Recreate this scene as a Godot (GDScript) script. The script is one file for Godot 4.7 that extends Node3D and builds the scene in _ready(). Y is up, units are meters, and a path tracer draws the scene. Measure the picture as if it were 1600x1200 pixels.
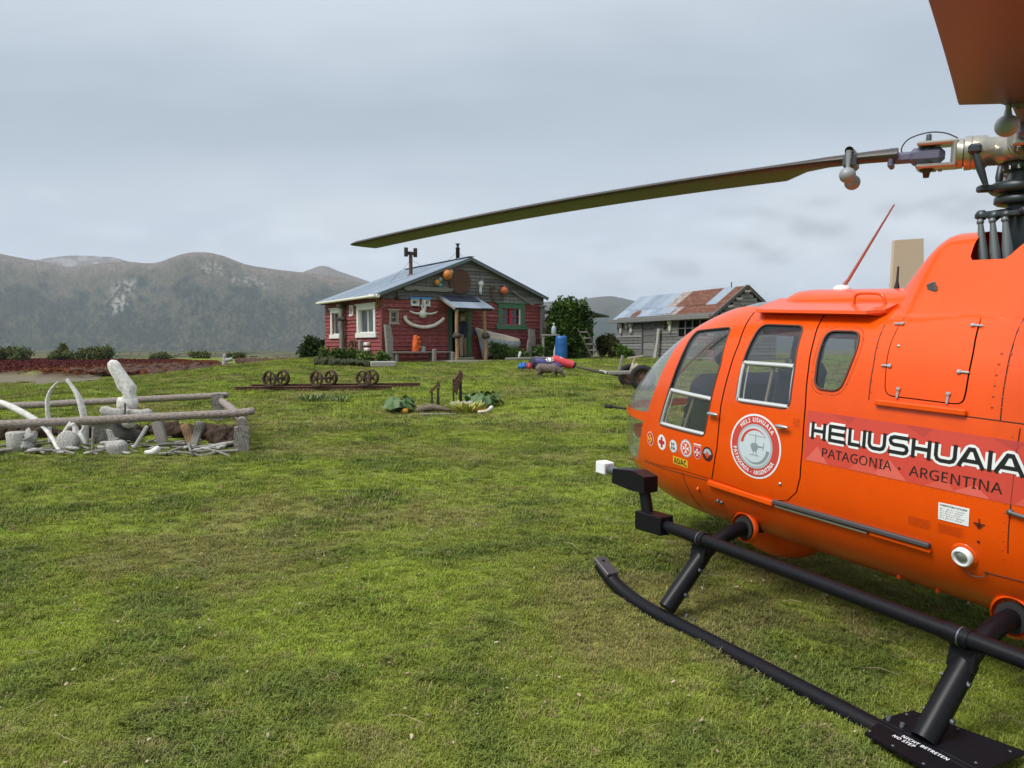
extends Node3D
# A red wooden farmhouse on a Patagonian plain, an orange rescue helicopter parked on the lawn before it.
var rng := RandomNumberGenerator.new()
var nz := FastNoiseLite.new()
var M := {}
var used := {}
var shared := {}
const FLAT := -1

# ---------------------------------------------------------------- small helpers
func ss(a: float, b: float, x: float) -> float:
	var t := clampf((x - a) / (b - a), 0.0, 1.0)
	return t * t * (3.0 - 2.0 * t)

func mb() -> SurfaceTool:
	var st := SurfaceTool.new()
	st.begin(Mesh.PRIMITIVE_TRIANGLES)
	st.set_smooth_group(FLAT)
	return st

func numbered(called: String) -> String:
	var k: int = used.get(called, 0)
	used[called] = k + 1
	return called if k == 0 else "%s_%03d" % [called, k]

func put(mesh: Mesh, called: String, m: Material, parent: Node3D, xf := Transform3D()) -> MeshInstance3D:
	var o := MeshInstance3D.new()
	o.mesh = mesh
	o.material_override = m
	o.transform = xf
	o.name = numbered(called) if parent == self else called
	parent.add_child(o, true)
	return o

func obj(called: String, st: SurfaceTool, m: Material, parent: Node3D = self, xf := Transform3D(), normals := true) -> MeshInstance3D:
	if normals:
		st.generate_normals()
	return put(st.commit(), called, m, parent, xf)

func tag(o: Node3D, label: String, category: String, group := "") -> Node3D:
	o.set_meta("label", label)
	o.set_meta("category", category)
	if group:
		o.set_meta("group", group)
	return o

func thing(called: String, label: String, category: String, at := Vector3.ZERO, turn := 0.0, group := "") -> Node3D:
	var o := Node3D.new()
	o.name = numbered(called)
	add_child(o)
	o.position = at
	o.rotation.y = turn
	tag(o, label, category, group)
	return o

func dup(o: Node3D, called: String, label: String, at: Vector3, turn := 0.0, size := 1.0) -> Node3D:
	var c: Node3D = o.duplicate()
	c.name = numbered(called)
	add_child(c)
	c.position = at
	c.rotation.y = turn
	c.scale = Vector3.ONE * size
	c.set_meta("label", label)
	return c

func structure(o: Node3D, kind := "structure") -> Node3D:
	o.set_meta("kind", kind)
	return o

func lin(r: float, g: float, b: float) -> Color:
	return Color(r, g, b).linear_to_srgb()

func noise_tex(seed_: int, freq: float, lo: Color, hi: Color, oct := 4, size := 512, kind := FastNoiseLite.TYPE_SIMPLEX_SMOOTH, bump := 0.0, mid := -1.0) -> NoiseTexture2D:
	var n := FastNoiseLite.new()
	n.seed = seed_
	n.frequency = freq
	n.noise_type = kind
	n.fractal_octaves = oct
	var t := NoiseTexture2D.new()
	t.width = size
	t.height = size
	t.seamless = true
	t.noise = n
	if bump > 0.0:
		t.as_normal_map = true
		t.bump_strength = bump
	else:
		var g := Gradient.new()
		g.set_color(0, lo)
		g.set_color(1, hi)
		if mid > 0.0:
			g.set_offset(0, mid - 0.12)
			g.set_offset(1, mid + 0.12)
		t.color_ramp = g
	return t

func mat(key: String, c: Color, rough := 0.8, metal := 0.0, tex: Texture2D = null, scale := Vector3.ONE, world := false, bump: Texture2D = null, bump_scale := 1.0) -> StandardMaterial3D:
	var m := StandardMaterial3D.new()
	m.resource_name = key
	m.albedo_color = c
	m.roughness = rough
	m.metallic = metal
	if tex or bump:
		m.uv1_triplanar = true
		m.uv1_world_triplanar = world
		m.uv1_scale = scale
	if tex:
		m.albedo_texture = tex
	if bump:
		m.normal_enabled = true
		m.normal_texture = bump
		m.normal_scale = bump_scale
	M[key] = m
	return m

func quad(st: SurfaceTool, a: Vector3, b: Vector3, c: Vector3, d: Vector3) -> void:
	for p in [a, b, c, a, c, d]:
		st.add_vertex(p)

func poly(st: SurfaceTool, pts: Array, out: Vector3) -> void:
	var n: Vector3 = (pts[2] - pts[0]).cross(pts[1] - pts[0])
	var flip := n.dot(out) < 0.0
	for i in range(1, pts.size() - 1):
		st.add_vertex(pts[0])
		st.add_vertex(pts[i + 1] if flip else pts[i])
		st.add_vertex(pts[i] if flip else pts[i + 1])

# a box with chamfered edges
func box(st: SurfaceTool, c: Vector3, s: Vector3, b := Basis(), bev := 0.0) -> void:
	st.set_smooth_group(FLAT)
	var h := s * 0.5
	var e := minf(bev, minf(h.x, minf(h.y, h.z)) * 0.9)
	for a in 3:
		for sg in [-1.0, 1.0]:
			var p := []
			for q in [[-1, -1], [1, -1], [1, 1], [-1, 1]]:
				var v := Vector3()
				v[a] = sg * h[a]
				v[(a + 1) % 3] = q[0] * (h[(a + 1) % 3] - e)
				v[(a + 2) % 3] = q[1] * (h[(a + 2) % 3] - e)
				p.append(c + b * v)
			var out := Vector3()
			out[a] = sg
			poly(st, p, b * out)
	if e <= 0.0:
		return
	for a in 3:
		var k := (a + 1) % 3
		var l := (a + 2) % 3
		for s1 in [-1.0, 1.0]:
			for s2 in [-1.0, 1.0]:
				var p := []
				for q in [[0, -1], [0, 1], [1, 1], [1, -1]]:
					var v := Vector3()
					v[a] = q[1] * (h[a] - e)
					v[k] = s1 * (h[k] - (e if q[0] else 0.0))
					v[l] = s2 * (h[l] - (0.0 if q[0] else e))
					p.append(c + b * v)
				var out := Vector3()
				out[k] = s1
				out[l] = s2
				poly(st, p, b * out)
	for sx in [-1.0, 1.0]:
		for sy in [-1.0, 1.0]:
			for sz in [-1.0, 1.0]:
				var g := Vector3(sx, sy, sz)
				var p := []
				for a in 3:
					var v := g * (h - Vector3.ONE * e)
					v[a] = g[a] * h[a]
					p.append(c + b * v)
				poly(st, p, b * g)

func bar(st: SurfaceTool, a: Vector3, b: Vector3, w: float, t: float, up := Vector3.UP, bev := 0.0) -> void:
	var z := (b - a).normalized()
	var x := up.cross(z).normalized()
	box(st, (a + b) * 0.5, Vector3(w, t, a.distance_to(b)), Basis(x, z.cross(x), z), bev)

# a tube through points; rad is a number or one radius per point
func tube(st: SurfaceTool, pts: Array, rad, n := 8, cap := true, squash := 1.0, up := Vector3.ZERO, rough := 0.0) -> void:
	var rings := []
	var x := Vector3.ZERO
	for i in pts.size():
		var t: Vector3 = ((pts[mini(i + 1, pts.size() - 1)] - pts[maxi(i - 1, 0)]) as Vector3).normalized()
		if up != Vector3.ZERO:
			x = up.cross(t).normalized()
		elif x == Vector3.ZERO:
			x = (Vector3.RIGHT if absf(t.x) < 0.8 else Vector3.UP).cross(t).normalized()
		else:
			x = (x - t * x.dot(t)).normalized()
		var y := t.cross(x)
		var r: float = rad[i] if rad is Array else rad
		var ring := []
		for k in n:
			var a := TAU * k / n
			var rr := r
			if rough > 0.0:
				var q: Vector3 = pts[i] + (x * cos(a) + y * sin(a)) * r
				rr = r * (1.0 + rough * nz.get_noise_3dv(q * 700.0))
			ring.append(pts[i] + x * cos(a) * rr + y * sin(a) * rr * squash)
		rings.append(ring)
	st.set_smooth_group(0)
	for i in rings.size() - 1:
		for k in n:
			var l := (k + 1) % n
			quad(st, rings[i][k], rings[i][l], rings[i + 1][l], rings[i + 1][k])
	st.set_smooth_group(FLAT)
	if cap:
		poly(st, rings[0], pts[0] - pts[1])
		poly(st, rings[-1], pts[-1] - pts[-2])

func curve(pts: Array, per := 6) -> Array:
	var out := []
	for i in pts.size() - 1:
		var a: Vector3 = pts[maxi(i - 1, 0)]
		var b: Vector3 = pts[i]
		var c: Vector3 = pts[i + 1]
		var d: Vector3 = pts[mini(i + 2, pts.size() - 1)]
		for k in per:
			out.append(b.cubic_interpolate(c, a, d, float(k) / per))
	out.append(pts[-1])
	return out

func lathe(st: SurfaceTool, prof: Array, xf := Transform3D(), n := 16, smooth := true) -> void:
	for i in prof.size() - 1:
		var p: Vector2 = prof[i]
		var q: Vector2 = prof[i + 1]
		st.set_smooth_group((i + 1) if not smooth else 0)
		for k in n:
			var a := TAU * k / n
			var b := TAU * (k + 1) / n
			var A := xf * Vector3(cos(a) * p.x, p.y, sin(a) * p.x)
			var B := xf * Vector3(cos(b) * p.x, p.y, sin(b) * p.x)
			var C := xf * Vector3(cos(b) * q.x, q.y, sin(b) * q.x)
			var D := xf * Vector3(cos(a) * q.x, q.y, sin(a) * q.x)
			if p.x > 1e-5:
				for v in [A, B, C]:
					st.add_vertex(v)
			if q.x > 1e-5:
				for v in [A, C, D]:
					st.add_vertex(v)
	st.set_smooth_group(FLAT)

func lump(st: SurfaceTool, xf: Transform3D, seed_: float, amp := 0.2, freq := 1.5, nu := 14, nv := 9) -> void:
	var g := []
	for j in nv + 1:
		var row := []
		for i in nu:
			var a := TAU * i / nu
			var b := PI * j / nv
			var p := Vector3(sin(b) * cos(a), cos(b), sin(b) * sin(a))
			var d := 1.0 + amp * nz.get_noise_3dv((p + Vector3(seed_, seed_ * 1.7, -seed_)) * freq * 100.0)
			row.append(xf * (p * d))
		g.append(row)
	st.set_smooth_group(0)
	for j in nv:
		for i in nu:
			var k := (i + 1) % nu
			if j > 0:
				for v in [g[j][i], g[j][k], g[j + 1][k]]:
					st.add_vertex(v)
			if j < nv - 1:
				for v in [g[j][i], g[j + 1][k], g[j + 1][i]]:
					st.add_vertex(v)
	st.set_smooth_group(FLAT)

func at3(c: Vector3, s: Vector3, b := Basis()) -> Transform3D:
	return Transform3D(b * Basis.from_scale(s), c)

func rot(x: float, y: float, z: float) -> Basis:
	return Basis.from_euler(Vector3(x, y, z))

# flat outline given thickness
func prism(st: SurfaceTool, pts: PackedVector2Array, depth: float, xf := Transform3D()) -> void:
	st.set_smooth_group(FLAT)
	var tri := Geometry2D.triangulate_polygon(pts)
	var zf := xf.basis.z
	for sg in [-0.5, 0.5]:
		for i in range(0, tri.size(), 3):
			var p := []
			for k in 3:
				p.append(xf * Vector3(pts[tri[i + k]].x, pts[tri[i + k]].y, sg * depth))
			poly(st, p, zf * sg)
	var cw := Geometry2D.is_polygon_clockwise(pts)
	for i in pts.size():
		var a := pts[i]
		var b := pts[(i + 1) % pts.size()]
		var n2 := Vector2(b.y - a.y, a.x - b.x) * (-1.0 if cw else 1.0)
		poly(st, [xf * Vector3(a.x, a.y, -depth * 0.5), xf * Vector3(b.x, b.y, -depth * 0.5), xf * Vector3(b.x, b.y, depth * 0.5), xf * Vector3(a.x, a.y, depth * 0.5)], xf.basis * Vector3(n2.x, n2.y, 0))

# an outline given thickness and rounded edges
func slab(st: SurfaceTool, pts: PackedVector2Array, depth: float, r: float, xf := Transform3D()) -> void:
	var p := pts
	if Geometry2D.is_polygon_clockwise(p):
		p.reverse()
	var n := p.size()
	var rings := []
	for q in [[-0.5, 1.0, 0.0], [-0.5, 0.35, 0.35], [-0.5, 0.0, 1.0], [0.5, 0.0, -1.0], [0.5, 0.35, -0.35], [0.5, 1.0, 0.0]]:
		var ring := []
		for i in n:
			var a := (p[i] - p[i - 1]).normalized()
			var b := (p[(i + 1) % n] - p[i]).normalized()
			var m := Vector2(-a.y - b.y, a.x + b.x).normalized()
			var v: Vector2 = p[i] + m * r * q[1]
			ring.append(xf * Vector3(v.x, v.y, q[0] * depth + r * q[2]))
		rings.append(ring)
	st.set_smooth_group(0)
	for k in 5:
		for i in n:
			var j := (i + 1) % n
			quad(st, rings[k][i], rings[k + 1][i], rings[k + 1][j], rings[k][j])
	var tri := Geometry2D.triangulate_polygon(p)
	for i in range(0, tri.size(), 3):
		for e in [[0, -1.0], [5, 1.0]]:
			poly(st, [rings[e[0]][tri[i]], rings[e[0]][tri[i + 1]], rings[e[0]][tri[i + 2]]], xf.basis.z * e[1])
	st.set_smooth_group(FLAT)

# one continuous skin over tapered bones [a, b, ra, rb]: surface nets over smoothly joined capsules
func skin(st: SurfaceTool, bones: Array, cell: float, k := 0.03) -> void:
	var lo := Vector3.ONE * 1e9
	var hi := -lo
	for b in bones:
		for e in 2:
			lo = lo.min(b[e] - Vector3.ONE * (b[2 + e] + k + cell * 2.0))
			hi = hi.max(b[e] + Vector3.ONE * (b[2 + e] + k + cell * 2.0))
	var n := Vector3i(((hi - lo) / cell).ceil()) + Vector3i.ONE
	var f := PackedFloat32Array()
	f.resize(n.x * n.y * n.z)
	f.fill(1.0)
	for b in bones:
		var r: float = maxf(b[2], b[3]) + k + cell * 2.0
		var a0 := Vector3i(((b[0].min(b[1]) - Vector3.ONE * r - lo) / cell).floor()).clamp(Vector3i.ZERO, n - Vector3i.ONE)
		var a1 := Vector3i(((b[0].max(b[1]) + Vector3.ONE * r - lo) / cell).ceil()).clamp(Vector3i.ZERO, n - Vector3i.ONE)
		var d: Vector3 = b[1] - b[0]
		var dd := maxf(d.length_squared(), 1e-9)
		for z in range(a0.z, a1.z + 1):
			for y in range(a0.y, a1.y + 1):
				for x in range(a0.x, a1.x + 1):
					var p: Vector3 = lo + Vector3(x, y, z) * cell
					var t := clampf((p - b[0]).dot(d) / dd, 0.0, 1.0)
					var v: float = p.distance_to(b[0] + d * t) - lerpf(b[2], b[3], t)
					var i := x + n.x * (y + n.y * z)
					var h := maxf(k - absf(f[i] - v), 0.0) / k
					f[i] = minf(f[i], v) - h * h * k * 0.25
	var at := {}
	for z in n.z - 1:
		for y in n.y - 1:
			for x in n.x - 1:
				var i := x + n.x * (y + n.y * z)
				var sum := Vector3.ZERO
				var cnt := 0
				var c := [f[i], f[i + 1], f[i + n.x], f[i + n.x + 1], f[i + n.x * n.y], f[i + n.x * n.y + 1], f[i + n.x * n.y + n.x], f[i + n.x * n.y + n.x + 1]]
				var neg := 0
				for q in 8:
					neg += 1 if c[q] < 0.0 else 0
				if neg == 0 or neg == 8:
					continue
				for q in 8:
					for a in 3:
						var r: int = q | (1 << a)
						if r != q and (c[q] < 0.0) != (c[r] < 0.0):
							var t: float = c[q] / (c[q] - c[r])
							var p := Vector3(q & 1, (q >> 1) & 1, (q >> 2) & 1)
							p[a] += t
							sum += p
							cnt += 1
				at[i] = lo + (Vector3(x, y, z) + sum / cnt) * cell
	st.set_smooth_group(0)
	var step := [1, n.x, n.x * n.y]
	for i in at:
		for a in 3:
			var j: int = i + step[a]
			if j >= f.size() or (f[i] < 0.0) == (f[j] < 0.0):
				continue
			var b: int = step[(a + 1) % 3]
			var c2: int = step[(a + 2) % 3]
			if at.has(i - b) and at.has(i - c2) and at.has(i - b - c2):
				if f[i] < 0.0:
					quad(st, at[i], at[i - c2], at[i - b - c2], at[i - b])
				else:
					quad(st, at[i], at[i - b], at[i - b - c2], at[i - c2])
	st.set_smooth_group(FLAT)

# ---------------------------------------------------------------- frames of reference
const HO := Vector3(2.46818, 0.00652, -3.95207)           # under the rotor hub
var HF := Vector3(-0.50161184, 0.05152999, -0.86355673)   # the way the nose points
var HL := Vector3(-0.86470553, 0.0, 0.50227915)           # its left
var HU := Vector3(0.02588244, 0.99867145, 0.04455827)

# height of the ground: level on the left, a low mound under the houses, a lower plain far off
func hgt(x: float, z: float) -> float:
	var d := -z
	var s := log(1.0 + exp(clampf(d - 11.0, -40.0, 40.0)))
	var l := 0.0545 * s
	var q := maxf(0.2 - absf(l - 1.05), 0.0) / 0.2
	var m := minf(l, 1.05) - q * q * 0.05
	m *= ss(-19.0, -8.0, x) * (1.0 - ss(44.0, 75.0, d))
	m -= 8.0 * ss(100.0, 330.0, Vector2(x, z).length())
	var c := HO + HF * 0.4
	var y := HO.y - (HU.x * (x - HO.x) + HU.z * (z - HO.z)) / HU.y
	return lerpf(y, m, ss(1.8, 4.2, Vector2(x - c.x, z - c.z).length()))

func bumps(x: float, z: float) -> float:
	return (0.03 * nz.get_noise_2d(x * 90.0, z * 90.0) + 0.016 * nz.get_noise_2d(x * 320.0 + 50.0, z * 320.0)) * (1.0 - ss(30.0, 60.0, Vector2(x, z).length()))

func onto(x: float, z: float, up := 0.0) -> Vector3:
	return Vector3(x, hgt(x, z) + up, z)

# ---------------------------------------------------------------- sky, air, land
func camera_and_light() -> void:
	var cam := Camera3D.new()
	cam.name = "camera"
	cam.fov = 53.13
	cam.near = 0.05
	cam.far = 12000.0
	cam.position = Vector3(0, 1.6, 0)
	cam.rotation.x = -atan(60.0 / 1200.0)
	add_child(cam)
	cam.current = true
	var env := Environment.new()
	env.tonemap_mode = Environment.TONE_MAPPER_LINEAR
	env.tonemap_exposure = EXPOSURE
	env.background_mode = Environment.BG_SKY
	env.sky = Sky.new()
	var pm := PanoramaSkyMaterial.new()
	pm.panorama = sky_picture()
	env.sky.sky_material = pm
	env.fog_enabled = true
	env.fog_density = 0.0001
	env.fog_light_color = Color(0.74, 0.79, 0.86)
	env.sdfgi_enabled = true
	env.ssao_enabled = true
	env.ssil_enabled = true
	var we := WorldEnvironment.new()
	we.name = "environment"
	we.environment = env
	add_child(we)
	var sun := DirectionalLight3D.new()
	sun.name = "sun"
	sun.light_energy = 0.5
	sun.light_angular_distance = 26.0
	sun.light_color = Color(1.0, 0.985, 0.96)
	sun.shadow_enabled = true
	add_child(sun)
	sun.look_at_from_position(Vector3(-5.5, 8.0, 3.2), Vector3.ZERO)

const EXPOSURE := 2.35

func sky_picture() -> ImageTexture:
	var w := 1024
	var h := 512
	var n1 := FastNoiseLite.new()
	n1.seed = 11
	n1.frequency = 1.0
	n1.fractal_octaves = 5
	var n2 := FastNoiseLite.new()
	n2.seed = 5
	n2.frequency = 1.0
	n2.fractal_octaves = 5
	# elevation in degrees, colour as photographed
	var el := [-90.0, -1.0, 0.0, 3.0, 6.5, 9.5, 13.0, 17.0, 21.0, 25.0, 35.0, 90.0]
	var co := [Color8(150, 158, 160), Color8(196, 206, 214), Color8(217, 227, 235), Color8(223, 232, 240), Color8(219, 229, 238), Color8(206, 217, 228), Color8(191, 203, 216), Color8(186, 198, 212), Color8(195, 207, 219), Color8(205, 216, 227), Color8(215, 223, 232), Color8(220, 226, 234)]
	var im := Image.create(w, h, false, Image.FORMAT_RGBF)
	for j in h:
		var e := 90.0 - (j + 0.5) / h * 180.0
		for i in w:
			var a := wrapf((i + 0.5) / w * TAU, -PI, PI)
			var d := Vector3(cos(deg_to_rad(e)) * sin(a), sin(deg_to_rad(e)), cos(deg_to_rad(e)) * cos(a))
			var q := d / (absf(d.y) + 0.22)                  # a cloud deck seen from below
			var big := n1.get_noise_3d(q.x * 0.32, q.z * 0.55, 3.0)
			var fine := n2.get_noise_3d(q.x * 1.3, q.z * 3.2, 9.0)
			var ee := e + (big * 9.0 + fine * 2.0) * ss(-2.0, 9.0, e) - sin(a) * 3.5 * ss(2.0, 10.0, e)
			var k := 0
			while k < el.size() - 2 and ee > el[k + 1]:
				k += 1
			var t := clampf((ee - el[k]) / (el[k + 1] - el[k]), 0.0, 1.0)
			var c: Color = co[k].lerp(co[k + 1], t).srgb_to_linear()
			var wisps := n2.get_noise_3d(d.x * 9.0, d.y * 34.0, d.z * 9.0 + 4.0)
			var band := ss(1.0, 3.0, e) * (1.0 - ss(8.0, 13.0, e))
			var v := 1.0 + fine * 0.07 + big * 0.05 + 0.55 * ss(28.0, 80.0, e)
			v -= ss(0.10, 0.45, wisps) * band * 0.20 * ss(-0.1, 0.35, a)
			v += ss(0.15, 0.5, -wisps) * band * 0.07
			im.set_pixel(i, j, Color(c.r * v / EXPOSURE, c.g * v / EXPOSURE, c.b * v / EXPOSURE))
	return ImageTexture.create_from_image(im)

var mud_a := PackedVector2Array([Vector2(-24.5, 31.5), Vector2(-20.0, 32.5), Vector2(-18.6, 35), Vector2(-19.5, 38.5), Vector2(-22, 43), Vector2(-28, 46), Vector2(-40, 52), Vector2(-60, 60), Vector2(-60, 34)])
var mud_b := PackedVector2Array([Vector2(-24, 58), Vector2(-19, 56), Vector2(-22, 70), Vector2(-28, 76)])
var red_a := PackedVector2Array([Vector2(-90, 60), Vector2(-38, 52), Vector2(-27, 46), Vector2(-21, 42), Vector2(-17, 44), Vector2(-18, 53), Vector2(-24, 66), Vector2(-36, 84), Vector2(-70, 92), Vector2(-120, 95)])

func ground_kind(x: float, d: float) -> Vector3:
	# shares of mud, red salt plants
	var p := Vector2(x + 2.2 * nz.get_noise_2d(x * 25.0, d * 12.0), d + 2.2 * nz.get_noise_2d(x * 25.0 + 90.0, d * 25.0))
	var m := 1.0 if (Geometry2D.is_point_in_polygon(p, mud_a) or Geometry2D.is_point_in_polygon(p, mud_b)) else 0.0
	var r := 1.0 if Geometry2D.is_point_in_polygon(p, red_a) else 0.0
	return Vector3(m, r, 0)

func grass_tone(x: float, z: float) -> Color:
	# patches of moss, fresh and tired grass: base colours
	var a := nz.get_noise_2d(x * 26.0, z * 26.0)
	var b := nz.get_noise_2d(x * 75.0 + 300.0, z * 75.0)
	var c := nz.get_noise_2d(x * 210.0 - 70.0, z * 210.0 + 9.0)
	var col := Color(0.198, 0.236, 0.044)
	col = col.lerp(Color(0.136, 0.180, 0.041), ss(0.0, 0.45, b + c * 0.6))
	col = col.lerp(Color(0.240, 0.305, 0.045), ss(0.05, 0.4, a - b * 0.5 + c * 0.5) * 0.75)
	col = col.lerp(Color(0.235, 0.205, 0.085), ss(0.08, 0.5, -a + c * 0.6 - b * 0.3) * 0.6)
	return col

func land() -> void:
	# one sheet to the horizon, its rings closer together near the house
	var radii := [0.0]
	var r := 0.4
	while r < 9000.0:
		radii.append(r)
		r *= 1.032 if r < 130.0 else 1.09
	var n := 360
	var st := mb()
	var vs := []
	var cs := []
	for k in radii.size():
		for i in n:
			var a := TAU * i / n
			var x := sin(a) * float(radii[k])
			var z := -cos(a) * float(radii[k])
			var hy := hgt(x, z) + bumps(x, z)
			var g := ground_kind(x, -z)
			hy -= 0.28 * g.x
			var c := grass_tone(x, z)
			c = c.lerp(Color(0.20, 0.18, 0.135), g.x)
			c = c.lerp(Color(0.085, 0.05, 0.03), g.y * (1.0 - g.x))
			var far := ss(90.0, 260.0, float(radii[k]))
			var patch := nz.get_noise_2d(x * 0.9, z * 2.5)
			c = c.lerp(Color(0.135, 0.125, 0.062).lerp(Color(0.06, 0.075, 0.04), ss(-0.1, 0.25, patch)), far)
			vs.append(Vector3(x, hy, z))
			cs.append(c)
	st.set_smooth_group(0)
	for k in radii.size() - 1:
		for i in n:
			var j := (i + 1) % n
			for q in [k * n + i, k * n + j, (k + 1) * n + j, k * n + i, (k + 1) * n + j, (k + 1) * n + i]:
				st.set_color(cs[q])
				st.add_vertex(vs[q])
	var m := mat("ground", Color.WHITE, 0.95, 0.0, noise_tex(3, 0.03, Color(0.62, 0.62, 0.62), Color(1.25, 1.25, 1.2), 5, 1024), Vector3(0.9, 0.9, 0.9), true, noise_tex(8, 0.05, Color.BLACK, Color.WHITE, 4, 512, FastNoiseLite.TYPE_SIMPLEX, 6.0), 0.7)
	m.vertex_color_use_as_albedo = true
	m.metallic_specular = 0.15
	structure(obj("ground", st, m))

func ridge_mesh(called: String, prof: Array, d0: float, d1: float, back: float, seed_: int, m: Material, shade: Callable) -> void:
	# a mountain flank rising from the plain at d0 to its crest at d1; prof holds (bearing x/d, slope y/d of the crest)
	var st := mb()
	var cols := 900
	var rows := 110
	var a0: float = prof[0].x
	var a1: float = prof[-1].x
	var g := []
	for i in cols + 1:
		var a := lerpf(a0, a1, float(i) / cols)
		var k := 0
		while k < prof.size() - 2 and a > prof[k + 1].x:
			k += 1
		var p0: Vector2 = prof[maxi(k - 1, 0)]
		var p3: Vector2 = prof[mini(k + 2, prof.size() - 1)]
		var t: float = (a - prof[k].x) / (prof[k + 1].x - prof[k].x)
		var s := clampf(cubic_interpolate(prof[k].y, prof[k + 1].y, p0.y, p3.y, t), minf(prof[k].y, prof[k + 1].y) - 0.002, maxf(prof[k].y, prof[k + 1].y) + 0.002)
		var col := []
		for j in rows + 1:
			var f := float(j) / rows * 1.25
			var d := lerpf(d0, d1, f)
			var up := 0.0
			if f <= 1.0:
				up = s * d1 * (0.30 * f + 0.95 * pow(f, 1.5) - 0.25 * pow(f, 3.0))
			else:
				up = s * d1 * (1.0 - (f - 1.0) * back)
			var rough := nz.get_noise_2d(a * 420.0 + seed_, f * 60.0) * 0.16 + nz.get_noise_2d(a * 1700.0 + seed_, f * 260.0) * 0.035
			var gully := 1.0 - absf(nz.get_noise_2d(a * 2300.0 + seed_ + 30.0 * nz.get_noise_2d(a * 500.0, f * 90.0), f * 70.0)) * 3.0
			rough -= 0.022 * maxf(gully, 0.0) * ss(0.05, 0.35, f)
			up *= 1.0 + rough * minf(f, 1.0) * (1.0 - ss(0.75, 1.0, f) * 0.9)
			col.append([Vector3(a * d, up - 9.0, -d), a, minf(f, 1.25)])
		g.append(col)
	st.set_smooth_group(0)
	for i in cols:
		for j in rows:
			for q in [[i, j], [i + 1, j], [i + 1, j + 1], [i, j], [i + 1, j + 1], [i, j + 1]]:
				var e: Array = g[q[0]][q[1]]
				st.set_color(shade.call(e[1], e[2]))
				st.add_vertex(e[0])
	structure(obj(called, st, m))

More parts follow.
